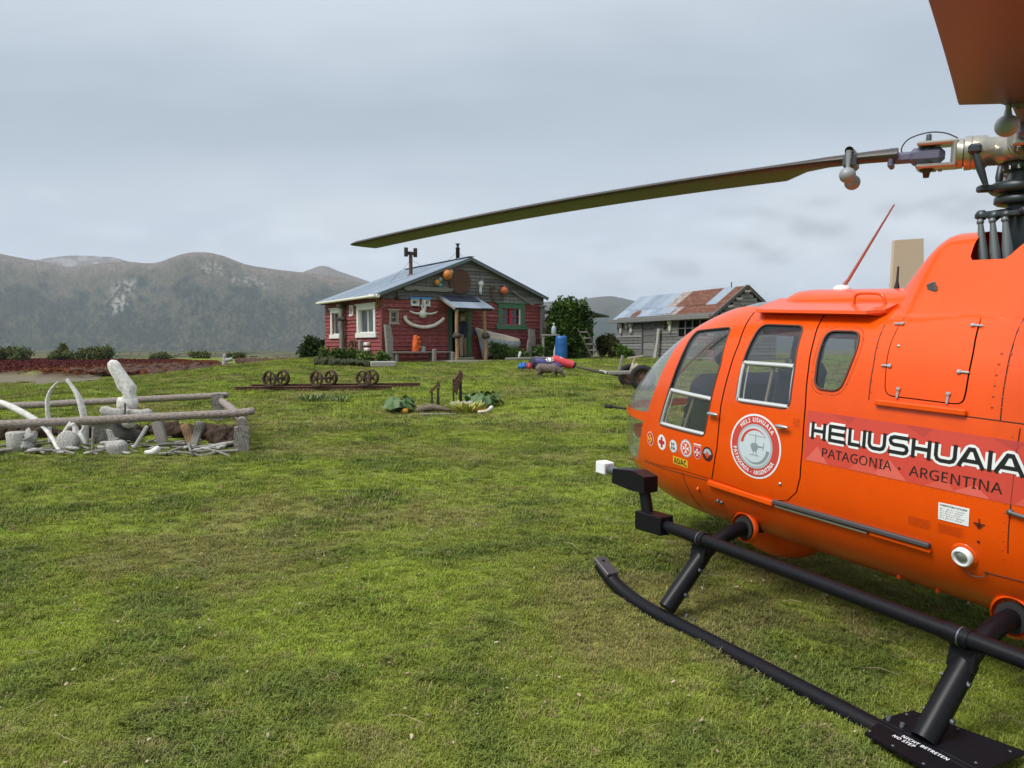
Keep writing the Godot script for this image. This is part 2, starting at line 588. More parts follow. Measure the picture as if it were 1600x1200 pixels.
func mountains() -> void:
	var m := mat("mountain", Color.WHITE, 1.0, 0.0, noise_tex(21, 0.02, Color(0.6, 0.6, 0.6), Color(1.2, 1.2, 1.2), 5, 1024), Vector3.ONE * 0.008, true)
	m.vertex_color_use_as_albedo = true
	var px := func(l: Array) -> Array:
		var o := []
		for v in l:
			o.append(Vector2((v.x - 800.0) / 1200.0, (540.0 - v.y) / 1200.0))
		return o
	var front := func(a: float, f: float) -> Color:
		var n1 := nz.get_noise_2d(a * 1500.0, f * 160.0)
		var n2 := nz.get_noise_2d(a * 5200.0 + 70.0, f * 600.0)
		var n3 := nz.get_noise_2d(a * 16000.0, f * 1800.0 + 33.0)
		var c := Color(0.024, 0.036, 0.023).lerp(Color(0.064, 0.068, 0.040), ss(-0.35, 0.5, n2 * 0.7 + n3 * 0.5 + n1 * 0.5))
		c = c.lerp(Color(0.125, 0.112, 0.07).lerp(Color(0.06, 0.065, 0.035), ss(-0.1, 0.25, n3)), ss(0.5, 0.72, f + n1 * 0.35 + n2 * 0.22))
		c = c.lerp(Color(0.165, 0.135, 0.10), ss(0.78, 0.98, f + n2 * 0.12))
		var gully := 1.0 - absf(nz.get_noise_2d(a * 2300.0 + 40.0 + 30.0 * nz.get_noise_2d(a * 500.0, f * 90.0), f * 70.0)) * 3.0
		c = c.lerp(Color(0.02, 0.034, 0.02), maxf(gully, 0.0) * 0.22 * (1.0 - ss(0.7, 0.95, f)))
		var n4 := nz.get_noise_2d(a * 42000.0 + 9.0, f * 5200.0)
		c = c * (1.0 + 0.9 * n4 + 0.5 * n3)
		# bare rock scars in the forest
		var x := a * 1200.0 + 800.0
		var scars := 0.0
		scars = maxf(scars, ss(26.0, 6.0, absf(x - 190.0 - (f - 0.55) * 60.0)) * ss(0.34, 0.42, f) * ss(0.78, 0.68, f))
		scars = maxf(scars, ss(34.0, 10.0, absf(x - 335.0)) * ss(0.68, 0.72, f) * ss(0.86, 0.8, f))
		scars = maxf(scars, ss(48.0, 20.0, absf(x - 390.0)) * ss(0.62, 0.7, f) * ss(0.84, 0.78, f) * 0.75)
		c = c.lerp(Color(0.36, 0.345, 0.31), scars * 0.7 * ss(0.0, 0.3, n3 + n2 * 0.6 - 0.02))
		return c
	ridge_mesh("mountain", px.call([Vector2(-1100, 470), Vector2(-800, 420), Vector2(-500, 400), Vector2(-250, 412), Vector2(-90, 385), Vector2(0, 391), Vector2(40, 399), Vector2(75, 405), Vector2(110, 412), Vector2(150, 409), Vector2(195, 405), Vector2(245, 407), Vector2(290, 394), Vector2(315, 391), Vector2(345, 395), Vector2(385, 408), Vector2(440, 417), Vector2(485, 422), Vector2(540, 430), Vector2(580, 443), Vector2(620, 462), Vector2(680, 490), Vector2(760, 520)]), 1350.0, 2600.0, 1.5, 40, m, front)
	var pale := func(a: float, f: float) -> Color:
		var n2 := nz.get_noise_2d(a * 4200.0 + 70.0, f * 500.0)
		return Color(0.19, 0.165, 0.135).lerp(Color(0.30, 0.29, 0.27), ss(-0.1, 0.3, n2) * (1.0 - ss(-0.35, -0.3, a)))
	ridge_mesh("mountain_peak", px.call([Vector2(-40, 450), Vector2(40, 412), Vector2(75, 402), Vector2(110, 398), Vector2(160, 399), Vector2(195, 404), Vector2(260, 430), Vector2(400, 450), Vector2(460, 430), Vector2(490, 417), Vector2(508, 412), Vector2(530, 420), Vector2(560, 430), Vector2(585, 440), Vector2(640, 458), Vector2(730, 470), Vector2(820, 482)]), 2900.0, 3700.0, 1.5, 90, m, pale)
	var right := func(a: float, f: float) -> Color:
		var n2 := nz.get_noise_2d(a * 4200.0 + 170.0, f * 500.0)
		return Color(0.03, 0.045, 0.03).lerp(Color(0.09, 0.09, 0.06), ss(0.35, 0.85, f + n2 * 0.4))
	ridge_mesh("mountain_ridge", px.call([Vector2(700, 500), Vector2(790, 474), Vector2(850, 468), Vector2(880, 466), Vector2(920, 462), Vector2(950, 459), Vector2(966, 461), Vector2(1000, 469), Vector2(1050, 478), Vector2(1150, 490), Vector2(1300, 485), Vector2(1500, 478), Vector2(1750, 470), Vector2(2100, 490), Vector2(2600, 530)]), 1700.0, 3000.0, 1.5, 140, m, right)

# ---------------------------------------------------------------- the helicopter
# hull coordinates: u forward of the rotor hub, v to the left, w up; node axes x = u, y = w, z = -v
func hv(u: float, v: float, w: float) -> Vector3:
	return Vector3(u, w, -v)

func fall(u: float, u0: float, p: float, q: float) -> float:
	var t := clampf((u - u0) / (2.797 - u0), 0.0, 1.0)
	return pow(maxf(1.0 - pow(t, p), 0.0), 1.0 / q)

# half width, top, bottom and widest height of the hull at u
func hull(u: float) -> Array:
	var a := 0.756 * fall(u, 1.258, 1.93, 1.855)
	var wt := 0.766 + 1.066 * fall(u, 1.229, 1.739, 1.137)
	var wb := 0.766 - 0.44 * fall(u, 1.685, 1.793, 1.75)
	var wm := 0.766 + 0.234 * fall(u, 1.258, 2.0, 2.0)
	if u < -0.6:
		var t := (-0.6 - u) / 1.5
		a *= 1.0 - 0.5 * t * t
		wb += 0.85 * pow(t, 1.5)
		wm += 0.45 * t * t
	return [maxf(a, 0.0001), maxf(wt, wm + 0.0001), minf(wb, wm - 0.0001), wm]

func hull_at(u: float, phi: float) -> Vector3:
	var h := hull(u)
	var n := 3.093 if phi > 0.0 else 2.705
	var c := absf(cos(phi))
	var s := absf(sin(phi))
	var r := pow(pow(c, n) + pow(s, n), -1.0 / n)
	return hv(u, h[0] * r * c, h[3] + r * s * ((h[1] - h[3]) if phi > 0.0 else (h[2] - h[3])))

func hull_phi(u: float, w: float) -> float:
	var h := hull(u)
	var y: float = (w - h[3]) / (h[1] - h[3]) if w > h[3] else (h[3] - w) / (h[3] - h[2])
	y = minf(y, 0.99999)
	var n := 3.093 if w > h[3] else 2.705
	return atan2(y * signf(w - h[3]), pow(1.0 - pow(y, n), 1.0 / n))

func grad(f: Callable, u: float, phi: float) -> Vector3:
	var a: Vector3 = f.call(u + 0.002, phi) - f.call(u - 0.002, phi)
	var b: Vector3 = f.call(u, minf(phi + 0.004, PI * 0.5)) - f.call(u, maxf(phi - 0.004, -PI * 0.5))
	var n := b.cross(a)
	return n.normalized() if n.length_squared() > 1e-14 else Vector3.RIGHT

# point on the left side at (u, w), raised by off
func hp(u: float, w: float, off := 0.0) -> Vector3:
	var phi := hull_phi(u, w)
	var p := hull_at(u, phi)
	if off != 0.0:
		var n := grad(hull_at, u, phi)
		p += n * off * (1.0 if n.z < 0.0 else -1.0)
	return p

# frame on the left side: x to the reader's right, y up, z outward
func hx(u: float, w: float, off := 0.0) -> Transform3D:
	var x := (hp(u - 0.01, w) - hp(u + 0.01, w)).normalized()
	var y := (hp(u, w + 0.01) - hp(u, w - 0.01)).normalized()
	var z := x.cross(y).normalized()
	return Transform3D(Basis(x, z.cross(x), z), hp(u, w, off))

func to_phi(l: Array) -> PackedVector2Array:
	var o := PackedVector2Array()
	for i in l.size():
		var a: Vector2 = l[i]
		var b: Vector2 = l[(i + 1) % l.size()]
		var n := maxi(1, int(a.distance_to(b) / 0.06))
		for k in n:
			var p := a.lerp(b, float(k) / n)
			o.append(Vector2(p.x, hull_phi(p.x, p.y)))
	return o

func round_poly(l: Array, r: float, n := 5) -> Array:
	var o := []
	for i in l.size():
		var p: Vector2 = l[i]
		var a: Vector2 = l[i - 1]
		var b: Vector2 = l[(i + 1) % l.size()]
		var ra := minf(r, p.distance_to(a) * 0.45)
		var rb := minf(r, p.distance_to(b) * 0.45)
		var pa := p + (a - p).normalized() * ra
		var pb := p + (b - p).normalized() * rb
		for k in n:
			var t := float(k) / (n - 1)
			o.append(pa.lerp(p, t).lerp(p.lerp(pb, t), t))
	return o

# a skin over the grid us x phis, cut along the outlines of regions [outline, SurfaceTool or null, offset]; mirrored to the other side
func shell(f: Callable, us: Array, phis: Array, regions: Array, body: SurfaceTool, off: float, mirrored := true) -> void:
	var boxes := []
	for r in regions:
		var b := Rect2(r[0][0], Vector2.ZERO)
		for p in r[0]:
			b = b.expand(p)
		boxes.append(b)
	var emit := func(st: SurfaceTool, pl: PackedVector2Array, o: float) -> void:
		if st == null or pl.size() < 3:
			return
		var tri := Geometry2D.triangulate_polygon(pl)
		var ps := []
		var ns := []
		for p in pl:
			var q: Vector3 = f.call(p.x, p.y)
			var n := grad(f, p.x, p.y)
			if n.dot(Vector3(0, sin(p.y), -cos(p.y)) + Vector3(0.2 if p.x > 2.0 else 0.0, 0, 0)) < 0.0:
				n = -n
			ps.append(q + n * o)
			ns.append(n)
		for k in tri:
			st.set_normal(ns[k])
			st.add_vertex(ps[k])
		if mirrored:
			var other: SurfaceTool = twin.get(st, st)
			for i in range(0, tri.size(), 3):
				for k in [tri[i], tri[i + 2], tri[i + 1]]:
					other.set_normal(ns[k] * Vector3(1, 1, -1))
					other.add_vertex(ps[k] * Vector3(1, 1, -1))
	for i in us.size() - 1:
		for j in phis.size() - 1:
			var pieces := [PackedVector2Array([Vector2(us[i], phis[j]), Vector2(us[i + 1], phis[j]), Vector2(us[i + 1], phis[j + 1]), Vector2(us[i], phis[j + 1])])]
			var cell := Rect2(us[i], phis[j], us[i + 1] - us[i], phis[j + 1] - phis[j])
			for r in regions.size():
				if not boxes[r].intersects(cell):
					continue
				var rest := []
				for p in pieces:
					if regions[r][1] != null:
						for q in Geometry2D.intersect_polygons(p, regions[r][0]):
							emit.call(regions[r][1], q, regions[r][2])
					rest.append_array(Geometry2D.clip_polygons(p, regions[r][0]))
				pieces = rest
			for p in pieces:
				emit.call(body, p, off)

var twin := {}

# a flat print laid on the left side: outline minus holes in (u, w), raised by off
func print_on(st: SurfaceTool, outline: PackedVector2Array, off: float, holes := [], step := 0.03) -> void:
	var b := Rect2(outline[0], Vector2.ZERO)
	for p in outline:
		b = b.expand(p)
	var nx := maxi(1, int(ceil(b.size.x / step)))
	var ny := maxi(1, int(ceil(b.size.y / step)))
	for i in nx:
		for j in ny:
			var c := Rect2(b.position + Vector2(b.size.x * i / nx, b.size.y * j / ny), b.size / Vector2(nx, ny))
			var cell := PackedVector2Array([c.position, Vector2(c.end.x, c.position.y), c.end, Vector2(c.position.x, c.end.y)])
			var ps := Geometry2D.intersect_polygons(cell, outline)
			for h in holes:
				var rest: Array[PackedVector2Array] = []
				for p in ps:
					rest.append_array(Geometry2D.clip_polygons(p, h))
				ps = rest
			for p in ps:
				var t := Geometry2D.triangulate_polygon(p)
				for k in range(0, t.size(), 3):
					poly(st, [hp(p[t[k]].x, p[t[k]].y, off), hp(p[t[k + 1]].x, p[t[k + 1]].y, off), hp(p[t[k + 2]].x, p[t[k + 2]].y, off)], Vector3(0, 0, -1))

func disc2(c: Vector2, r: float, n := 40) -> PackedVector2Array:
	var o := PackedVector2Array()
	for i in n:
		o.append(c + Vector2(cos(TAU * i / n), sin(TAU * i / n)) * r)
	return o

func joined(list: Array) -> Array:
	# [outer outlines, holes]
	var out: Array = []
	for p in list:
		var cur: PackedVector2Array = p
		var rest := []
		for q in out:
			var m := Geometry2D.merge_polygons(cur, q)
			var outer := []
			for x in m:
				if not Geometry2D.is_polygon_clockwise(x):
					outer.append(x)
			if outer.size() == 1:
				cur = outer[0]
			else:
				rest.append(q)
		rest.append(cur)
		out = rest
	return out

# lettering as triangles in the plane, cap height 1, starting at x = 0
func letters(text: String, bold := false) -> Array:
	var f := SystemFont.new()
	f.font_names = PackedStringArray(["Droid Sans"])
	f.font_weight = 700 if bold else 400
	var t := TextMesh.new()
	t.font = f
	t.font_size = 64
	t.pixel_size = 1.0 / 45.7
	t.depth = 0.0
	t.curve_step = 4.0
	t.horizontal_alignment = HORIZONTAL_ALIGNMENT_LEFT
	t.vertical_alignment = VERTICAL_ALIGNMENT_BOTTOM
	t.text = text
	if t.get_surface_count() == 0:
		return []
	var a := t.surface_get_arrays(0)
	var v: PackedVector3Array = a[Mesh.ARRAY_VERTEX]
	var idx = a[Mesh.ARRAY_INDEX]
	var o := []
	var mn := Vector2(1e9, 1e9)
	for p in v:
		mn = mn.min(Vector2(p.x, p.y))
	if idx == null or idx.size() == 0:
		for p in v:
			o.append(Vector2(p.x, p.y) - mn)
	else:
		for i in idx:
			o.append(Vector2(v[i].x, v[i].y) - mn)
	return o

func width_of(l: Array) -> float:
	var w := 0.0
	for p in l:
		w = maxf(w, p.x)
	return w

# writing on the left side: its left end at u, baseline w, cap height size, stretched to length
func write_on(st: SurfaceTool, text: String, u: float, w: float, size: float, length: float, off: float, bold := false, slope := 0.0) -> void:
	var l := letters(text, bold)
	var k := length / width_of(l)
	for i in range(0, l.size(), 3):
		var p := []
		for j in 3:
			var q: Vector2 = l[i + j]
			p.append(hp(u - q.x * k, w + q.y * size + slope * q.x * k, off))
		poly(st, p, Vector3(0, 0, -1))

# writing along an arc on the left side; angles in degrees from the reader's right, anticlockwise
func write_arc(st: SurfaceTool, text: String, c: Vector2, r: float, size: float, a0: float, a1: float, off: float, inside := false) -> void:
	var total := 0.0
	var each := []
	for ch in text:
		var l := letters(ch, true) if ch != " " else []
		var w := (width_of(l) if l.size() else 0.35) + 0.16
		each.append([l, w])
		total += w
	var k := (deg_to_rad(absf(a1 - a0)) * r) / total
	var at := 0.0
	for e in each:
		var mid := deg_to_rad(lerpf(a0, a1, (at + e[1] * 0.5) / total))
		at += e[1]
		var l: Array = e[0]
		var hgt_ := 0.0
		for q in l:
			hgt_ = maxf(hgt_, q.y)
		for i in range(0, l.size(), 3):
			var p := []
			for j in 3:
				var q: Vector2 = l[i + j]
				var x: float = (q.x - (e[1] - 0.16) * 0.5) * k
				var y: float = q.y * size if hgt_ > 0.5 else (q.y + 0.3) * size
				var er := Vector2(cos(mid), sin(mid))
				var et := Vector2(-sin(mid), cos(mid))
				var v := c + er * (r + y) + et * x
				if inside:
					v = c + er * (r - y) - et * x
				p.append(hp(v.x, v.y, off))
			poly(st, p, Vector3(0, 0, -1))

func lifted(pts: Array, off: float, closed := false) -> Array:
	var o := []
	var n := pts.size()
	for i in (n if closed else n - 1):
		var a: Vector2 = pts[i]
		var b: Vector2 = pts[(i + 1) % n]
		var k := maxi(1, int(a.distance_to(b) / 0.04))
		for j in k:
			var p := a.lerp(b, float(j) / k)
			o.append(hp(p.x, p.y, off))
	var e: Vector2 = pts[0] if closed else pts[-1]
	o.append(hp(e.x, e.y, off))
	return o

func rivets(st: SurfaceTool, pts: Array, gap: float, closed := false, r := 0.0045) -> void:
	var n := pts.size()
	for i in (n if closed else n - 1):
		var a: Vector2 = pts[i]
		var b: Vector2 = pts[(i + 1) % n]
		var k := maxi(1, int(a.distance_to(b) / gap))
		for j in k:
			var p := a.lerp(b, (j + 0.5) / k)
			var x := hx(p.x, p.y, 0.001)
			var ring := []
			for q in 6:
				ring.append(x * Vector3(cos(TAU * q / 6) * r, sin(TAU * q / 6) * r, 0))
			for q in 6:
				poly(st, [ring[q], ring[(q + 1) % 6], x * Vector3(0, 0, r * 0.6)], x.basis.z)

func grown(l: Array, d: float) -> Array:
	var r := Geometry2D.offset_polygon(PackedVector2Array(l), d, Geometry2D.JOIN_ROUND)
	return Array(r[0])

func evenly(a: float, b: float, n: int) -> Array:
	var o := []
	for i in n + 1:
		o.append(lerpf(a, b, float(i) / n))
	return o

func helicopter() -> void:
	var h := thing("helicopter", "orange rescue helicopter with black skids parked on the grass at right", "helicopter")
	h.transform = Transform3D(Basis(HF, HU, -HL), HO)
	var fleck := noise_tex(31, 0.01, Color(0.97, 0.96, 0.96), Color(1.0, 1.0, 1.0), 3, 512)
	var orange := mat("orange_paint", lin(0.80, 0.084, 0.001), 0.36, 0.0, fleck, Vector3.ONE * 1.5)
	orange.clearcoat_enabled = true
	orange.metallic_specular = 0.35
	orange.clearcoat = 0.45
	orange.clearcoat_roughness = 0.07
	var black := mat("black_paint", lin(0.008, 0.008, 0.011), 0.38, 0.0, noise_tex(33, 0.05, Color(0.75, 0.75, 0.75), Color(1.3, 1.25, 1.2), 4, 256), Vector3.ONE * 3)
	black.metallic_specular = 0.32
	var trim := mat("dark_gap", lin(0.05, 0.012, 0.006), 0.7)
	var lining := mat("grey_lining", lin(0.06, 0.062, 0.065), 0.85)
	var white := mat("white_print", lin(0.80, 0.82, 0.84), 0.4)
	var ink := mat("black_print", lin(0.012, 0.012, 0.014), 0.4)
	var alu := mat("bare_metal", lin(0.55, 0.56, 0.57), 0.34, 0.85)
	var frame := mat("white_frame", lin(0.62, 0.64, 0.65), 0.35, 0.25)
	var steel := mat("grey_steel", lin(0.14, 0.15, 0.16), 0.45, 0.6)
	var dark := mat("dark_cloth", lin(0.014, 0.015, 0.018), 0.9)
	var red_cloth := mat("red_cloth", lin(0.30, 0.02, 0.025), 0.85)
	var glass := mat("sheen_glass", Color(0.40, 0.44, 0.48, 0.20), 0.03)  # grey tint put into the glass colour imitates a milky sky reflection
	glass.transparency = BaseMaterial3D.TRANSPARENCY_ALPHA
	glass.metallic_specular = 0.75
	var bubble := mat("sheen_bubble_glass", Color(0.66, 0.70, 0.74, 0.30), 0.03)  # whitish haze of reflected sky painted into the windshield colour
	bubble.transparency = BaseMaterial3D.TRANSPARENCY_ALPHA
	bubble.metallic_specular = 0.75
	var rubber := mat("rubber", lin(0.02, 0.02, 0.02), 0.75)

	# window outlines in (u, w)
	var crew_win := round_poly([Vector2(1.245, 1.416), Vector2(1.27, 1.640), Vector2(1.612, 1.606), Vector2(1.632, 1.56), Vector2(1.64, 1.433), Vector2(1.685, 1.27), Vector2(1.80, 0.976), Vector2(1.323, 0.972), Vector2(1.283, 1.204)], 0.035)
	var slide_win := round_poly([Vector2(0.755, 1.664), Vector2(0.735, 1.566), Vector2(0.707, 1.418), Vector2(0.702, 1.216), Vector2(1.088, 1.214), Vector2(1.078, 1.461), Vector2(1.058, 1.664)], 0.05)
	var rear_win := round_poly([Vector2(0.595, 1.642), Vector2(0.40, 1.645), Vector2(0.372, 1.56), Vector2(0.385, 1.439), Vector2(0.412, 1.342), Vector2(0.562, 1.342), Vector2(0.585, 1.52)], 0.05)
	var top_u := 1.70
	var shield := to_phi([Vector2(1.70, 1.655), Vector2(1.768, 1.575), Vector2(1.80, 1.413), Vector2(1.885, 1.218), Vector2(1.976, 1.036), Vector2(2.177, 1.02), Vector2(2.35, 1.018), Vector2(2.5, 1.017), Vector2(2.58, 1.017)])
	shield.resize(shield.size() - 1)
	var sh2 := PackedVector2Array()
	for p in shield:
		if p.x < 2.585 and (sh2.is_empty() or p.x >= sh2[-1].x - 0.001):
			sh2.append(p)
	var u_end := 2.3
	while hull(u_end)[1] > 1.02:
		u_end += 0.004
	for k in 30:
		var u := lerpf(u_end - 0.004, 1.74, float(k) / 29)
		sh2.append(Vector2(u, atan2(1.0, 0.016 / hull(u)[0])))
	var chin := PackedVector2Array()
	for p in [Vector2(2.04, 0.965), Vector2(2.06, 0.9), Vector2(2.095, 0.816), Vector2(2.14, 0.73), Vector2(2.2, 0.655), Vector2(2.3, 0.64), Vector2(2.4, 0.64), Vector2(2.5, 0.64)]:
		chin.append(Vector2(p.x, hull_phi(p.x, p.y)))
	var uc := 2.5
	while hull(uc)[2] < 0.638 and uc < 2.79:
		uc += 0.003
	for k in 6:
		var u := lerpf(uc, 2.76, float(k) / 5)
		chin.append(Vector2(u, -atan2(1.0, 0.014 / hull(u)[0])))
	for k in 8:
		chin.append(Vector2(2.768, lerpf(-1.4, 1.4, float(k) / 7)))
	var ue := 2.76
	while hull(ue)[1] < 0.962:
		ue -= 0.003
	for k in 5:
		var u := lerpf(2.76, ue + 0.003, float(k) / 4)
		chin.append(Vector2(u, atan2(1.0, 0.014 / hull(u)[0])))
	for k in 12:
		var u := lerpf(ue - 0.004, 2.1, float(k) / 11)
		chin.append(Vector2(u, hull_phi(u, 0.96)))
	var sky_light := PackedVector2Array()
	for p in [Vector2(1.18, 0.12), Vector2(1.50, 0.10), Vector2(1.46, 0.40), Vector2(1.22, 0.46)]:
		var hh := hull(p.x)
		var x: float = p.y / hh[0]
		sky_light.append(Vector2(p.x, atan2(pow(1.0 - pow(x, 3.093), 1.0 / 3.093), x)))
	var seam_r := [Vector2(1.193, 1.735), Vector2(1.165, 1.62), Vector2(1.152, 1.546), Vector2(1.168, 1.381), Vector2(1.20, 1.172), Vector2(1.212, 0.92), Vector2(1.243, 0.79), Vector2(1.268, 0.715)]
	var crew_door := [Vector2(1.655, 1.64), Vector2(1.68, 1.57), Vector2(1.757, 1.31), Vector2(1.86, 1.12), Vector2(1.99, 0.95), Vector2(2.04, 0.82), Vector2(2.055, 0.69), Vector2(1.9, 0.69), Vector2(1.553, 0.715)]
	var back_edge := seam_r.duplicate()
	back_edge.reverse()
	crew_door.append_array(back_edge)
	crew_door.append(Vector2(1.4, 1.715))
	var slide_door := seam_r.duplicate()
	slide_door.append_array([Vector2(1.0, 0.70), Vector2(0.82, 0.685), Vector2(0.70, 0.712), Vector2(0.632, 0.775), Vector2(0.606, 0.86), Vector2(0.60, 1.013), Vector2(0.602, 1.244), Vector2(0.619, 1.425), Vector2(0.646, 1.586), Vector2(0.688, 1.727)])
	var panel := round_poly([Vector2(0.225, 1.752), Vector2(0.217, 1.69), Vector2(0.205, 1.56), Vector2(0.182, 1.448), Vector2(0.165, 1.348), Vector2(-0.205, 1.346), Vector2(-0.213, 1.40), Vector2(-0.197, 1.578), Vector2(-0.14, 1.752)], 0.045)
	var wins := [to_phi(crew_win), to_phi(slide_win), to_phi(rear_win), sh2, chin, sky_light]
	var us := evenly(-2.1, -0.6, 18)
	us.pop_back()
	us.append_array(evenly(-0.6, 1.2, 48))
	us.pop_back()
	for k in 71:
		us.append(1.2 + (2.796 - 1.2) * sin(PI * 0.5 * k / 70.0))
	var phis := evenly(-PI * 0.5, PI * 0.5, 56)
	var st_glass := []
	var regions := []
	for i in wins.size():
		st_glass.append(SurfaceTool.new())
		st_glass[i].begin(Mesh.PRIMITIVE_TRIANGLES)
		regions.append([wins[i], st_glass[i], -0.006])
		twin[st_glass[i]] = SurfaceTool.new()
		twin[st_glass[i]].begin(Mesh.PRIMITIVE_TRIANGLES)
	var door_st := []
	for d in [crew_door, slide_door, panel]:
		var s := SurfaceTool.new()
		s.begin(Mesh.PRIMITIVE_TRIANGLES)
		door_st.append(s)
		twin[s] = SurfaceTool.new()
		twin[s].begin(Mesh.PRIMITIVE_TRIANGLES)
		var inner := Geometry2D.offset_polygon(to_phi(d), -0.0045, Geometry2D.JOIN_ROUND)
		regions.append([inner[0], s, 0.003])
		var gap := Geometry2D.offset_polygon(to_phi(d), 0.0015, Geometry2D.JOIN_ROUND)
		regions.append([gap[0], null, 0.0])
	var body := SurfaceTool.new()
	body.begin(Mesh.PRIMITIVE_TRIANGLES)
	shell(hull_at, us, phis, regions, body, 0.0)
	obj("fuselage", body, orange, h, Transform3D(), false)
	var door := obj("crew_door", door_st[0], orange, h, Transform3D(), false)
	var slider := obj("sliding_door", door_st[1], orange, h, Transform3D(), false)
	var hatch := obj("access_panel", door_st[2], orange, h, Transform3D(), false)
	var far_door := obj("crew_door", twin[door_st[0]], orange, h, Transform3D(), false)
	var far_slider := obj("sliding_door", twin[door_st[1]], orange, h, Transform3D(), false)
	obj("access_panel", twin[door_st[2]], orange, h, Transform3D(), false)
	var far_owners := [far_door, far_slider, h, h, h, h]
	var owners := [door, slider, h, h, h, h]
	var called := ["window_pane", "window_pane", "rear_window", "windshield", "chin_window", "roof_window"]
	for i in 6:
		obj(called[i], st_glass[i], bubble if i == 3 or i == 5 else glass, owners[i], Transform3D(), false)
		obj(called[i], twin[st_glass[i]], bubble if i == 3 or i == 5 else glass, far_owners[i], Transform3D(), false)
	# cabin lining, cut out at the windows
	var ins := SurfaceTool.new()
	ins.begin(Mesh.PRIMITIVE_TRIANGLES)
	var cut := []
	for i in 4:
		cut.append([wins[i], null, 0.0])
	shell(hull_at, evenly(-0.5, 2.1, 52), evenly(-PI * 0.5, PI * 0.5, 40), cut, ins, -0.03)
	obj("cabin_lining", ins, lining, h, Transform3D(), false)
	# window seals and the white sliding frames
	for e in [[crew_win, door], [slide_win, slider], [rear_win, h]]:
		var s := mb()
		tube(s, lifted(e[0], 0.002, true), 0.006, 5, false)
		obj("window_seal", s, mat("seal", lin(0.10, 0.04, 0.03), 0.6), e[1])
	var vents := [[[Vector2(1.690, 1.219), Vector2(1.285, 1.206), Vector2(1.327, 0.984), Vector2(1.785, 0.986)], door, 1.5], [[Vector2(1.076, 1.441), Vector2(0.722, 1.447), Vector2(0.710, 1.226), Vector2(1.080, 1.224)], slider, 0.9]]
	for e in vents:
		var s := mb()
		var c: Array = e[0]
		tube(s, lifted([c[0], c[1]], -0.004), 0.014, 4)
		tube(s, lifted([c[1], c[2]], -0.004), 0.006, 4)
		tube(s, lifted([c[2], c[3]], -0.004), 0.013, 4)
		tube(s, lifted([c[3], c[0]], -0.004), 0.013, 4)
		var sh := Vector2(-0.035, 0)
		tube(s, lifted([c[3] + sh, c[0] + sh], -0.012), 0.006, 4)
		obj("sliding_frame", s, frame, e[1])
		s = mb()
		var t0: Vector2 = c[0].lerp(c[1], 0.55)
		var t1: Vector2 = c[3].lerp(c[2], 0.5)
		tube(s, [hp(t0.x, t0.y, -0.03), hp(t1.x, t1.y, -0.03)], 0.010, 6)
		obj("grab_post", s, mat("tan_rod", lin(0.25, 0.2, 0.15), 0.6), e[1])
	# seams
	for l in [[Vector2(0.294, 1.684), Vector2(0.258, 1.488), Vector2(0.244, 1.318)], [Vector2(-0.32, 1.73), Vector2(-0.342, 1.613), Vector2(-0.356, 1.493), Vector2(-0.37, 1.30)], [Vector2(0.20, 1.302), Vector2(-0.235, 1.300), Vector2(-0.9, 1.298)], [Vector2(-0.33, 0.63), Vector2(-0.9, 0.66)], [Vector2(2.055, 0.675), Vector2(1.27, 0.70)], [Vector2(1.55, 0.70), Vector2(1.52, 0.45)], [Vector2(-0.45, 1.28), Vector2(-0.44, 0.75)]]:
		var sm := mb()
		tube(sm, lifted(l, 0.0), 0.0028, 4)
		obj("panel_seam", sm, trim, h)
	var rv := mb()
	rivets(rv, grown(crew_win, 0.018), 0.05, true)
	rivets(rv, grown(rear_win, 0.022), 0.05, true)
	rivets(rv, [Vector2(1.70, 1.5), Vector2(1.80, 1.27), Vector2(1.9, 1.08)], 0.06)
	rivets(rv, [Vector2(0.70, 1.59), Vector2(0.672, 1.42), Vector2(0.66, 1.22)], 0.06)
	for k in [-0.33, -0.368]:
		rivets(rv, [Vector2(k + 0.02, 1.6), Vector2(k, 1.33)], 0.045, false, 0.006)
	rivets(rv, [Vector2(0.27, 1.6), Vector2(0.235, 1.33)], 0.05)
	rivets(rv, [Vector2(0.54, 1.212), Vector2(-0.52, 1.215)], 0.035, false, 0.003)
	rivets(rv, [Vector2(0.50, 0.955), Vector2(-0.40, 0.955)], 0.05, false, 0.003)
	rivets(rv, [Vector2(-0.425, 1.26), Vector2(-0.42, 0.70)], 0.04, false, 0.0035)
	rivets(rv, [Vector2(0.58, 1.60), Vector2(0.575, 0.80)], 0.06, false, 0.003)
	rivets(rv, [Vector2(-0.12, 0.63), Vector2(-0.50, 0.60)], 0.04, false, 0.0035)
	rivets(rv, [Vector2(2.03, 0.69), Vector2(1.30, 0.735)], 0.05, false, 0.003)
	rivets(rv, [Vector2(1.23, 1.66), Vector2(1.19, 1.5), Vector2(1.235, 1.2), Vector2(1.25, 0.95)], 0.07, false, 0.003)
	rivets(rv, [Vector2(0.15, 1.766), Vector2(-0.09, 1.766)], 0.025, false, 0.006)
	structure(obj("rivet", rv, mat("rivet_paint", lin(0.42, 0.06, 0.01), 0.5), h), "stuff")
	# fastenings
	var lt := mb()
	box(lt, Vector3(0, 0, 0.006), Vector3(0.018, 0.020, 0.010), Basis(), 0.004)
	box(lt, Vector3(0.026, 0, 0.004), Vector3(0.038, 0.011, 0.006), Basis(), 0.003)
	lt.generate_normals()
	var latch := lt.commit()
	for e in [[0.200, 1.687, 180], [-0.135, 1.689, 0], [0.168, 1.488, 180], [-0.163, 1.487, 0], [0.098, 1.385, -90], [-0.139, 1.387, -90]]:
		put(latch, "latch", alu, hatch, hx(e[0], e[1], 0.004) * Transform3D(Basis(Vector3.BACK, deg_to_rad(e[2])), Vector3.ZERO))
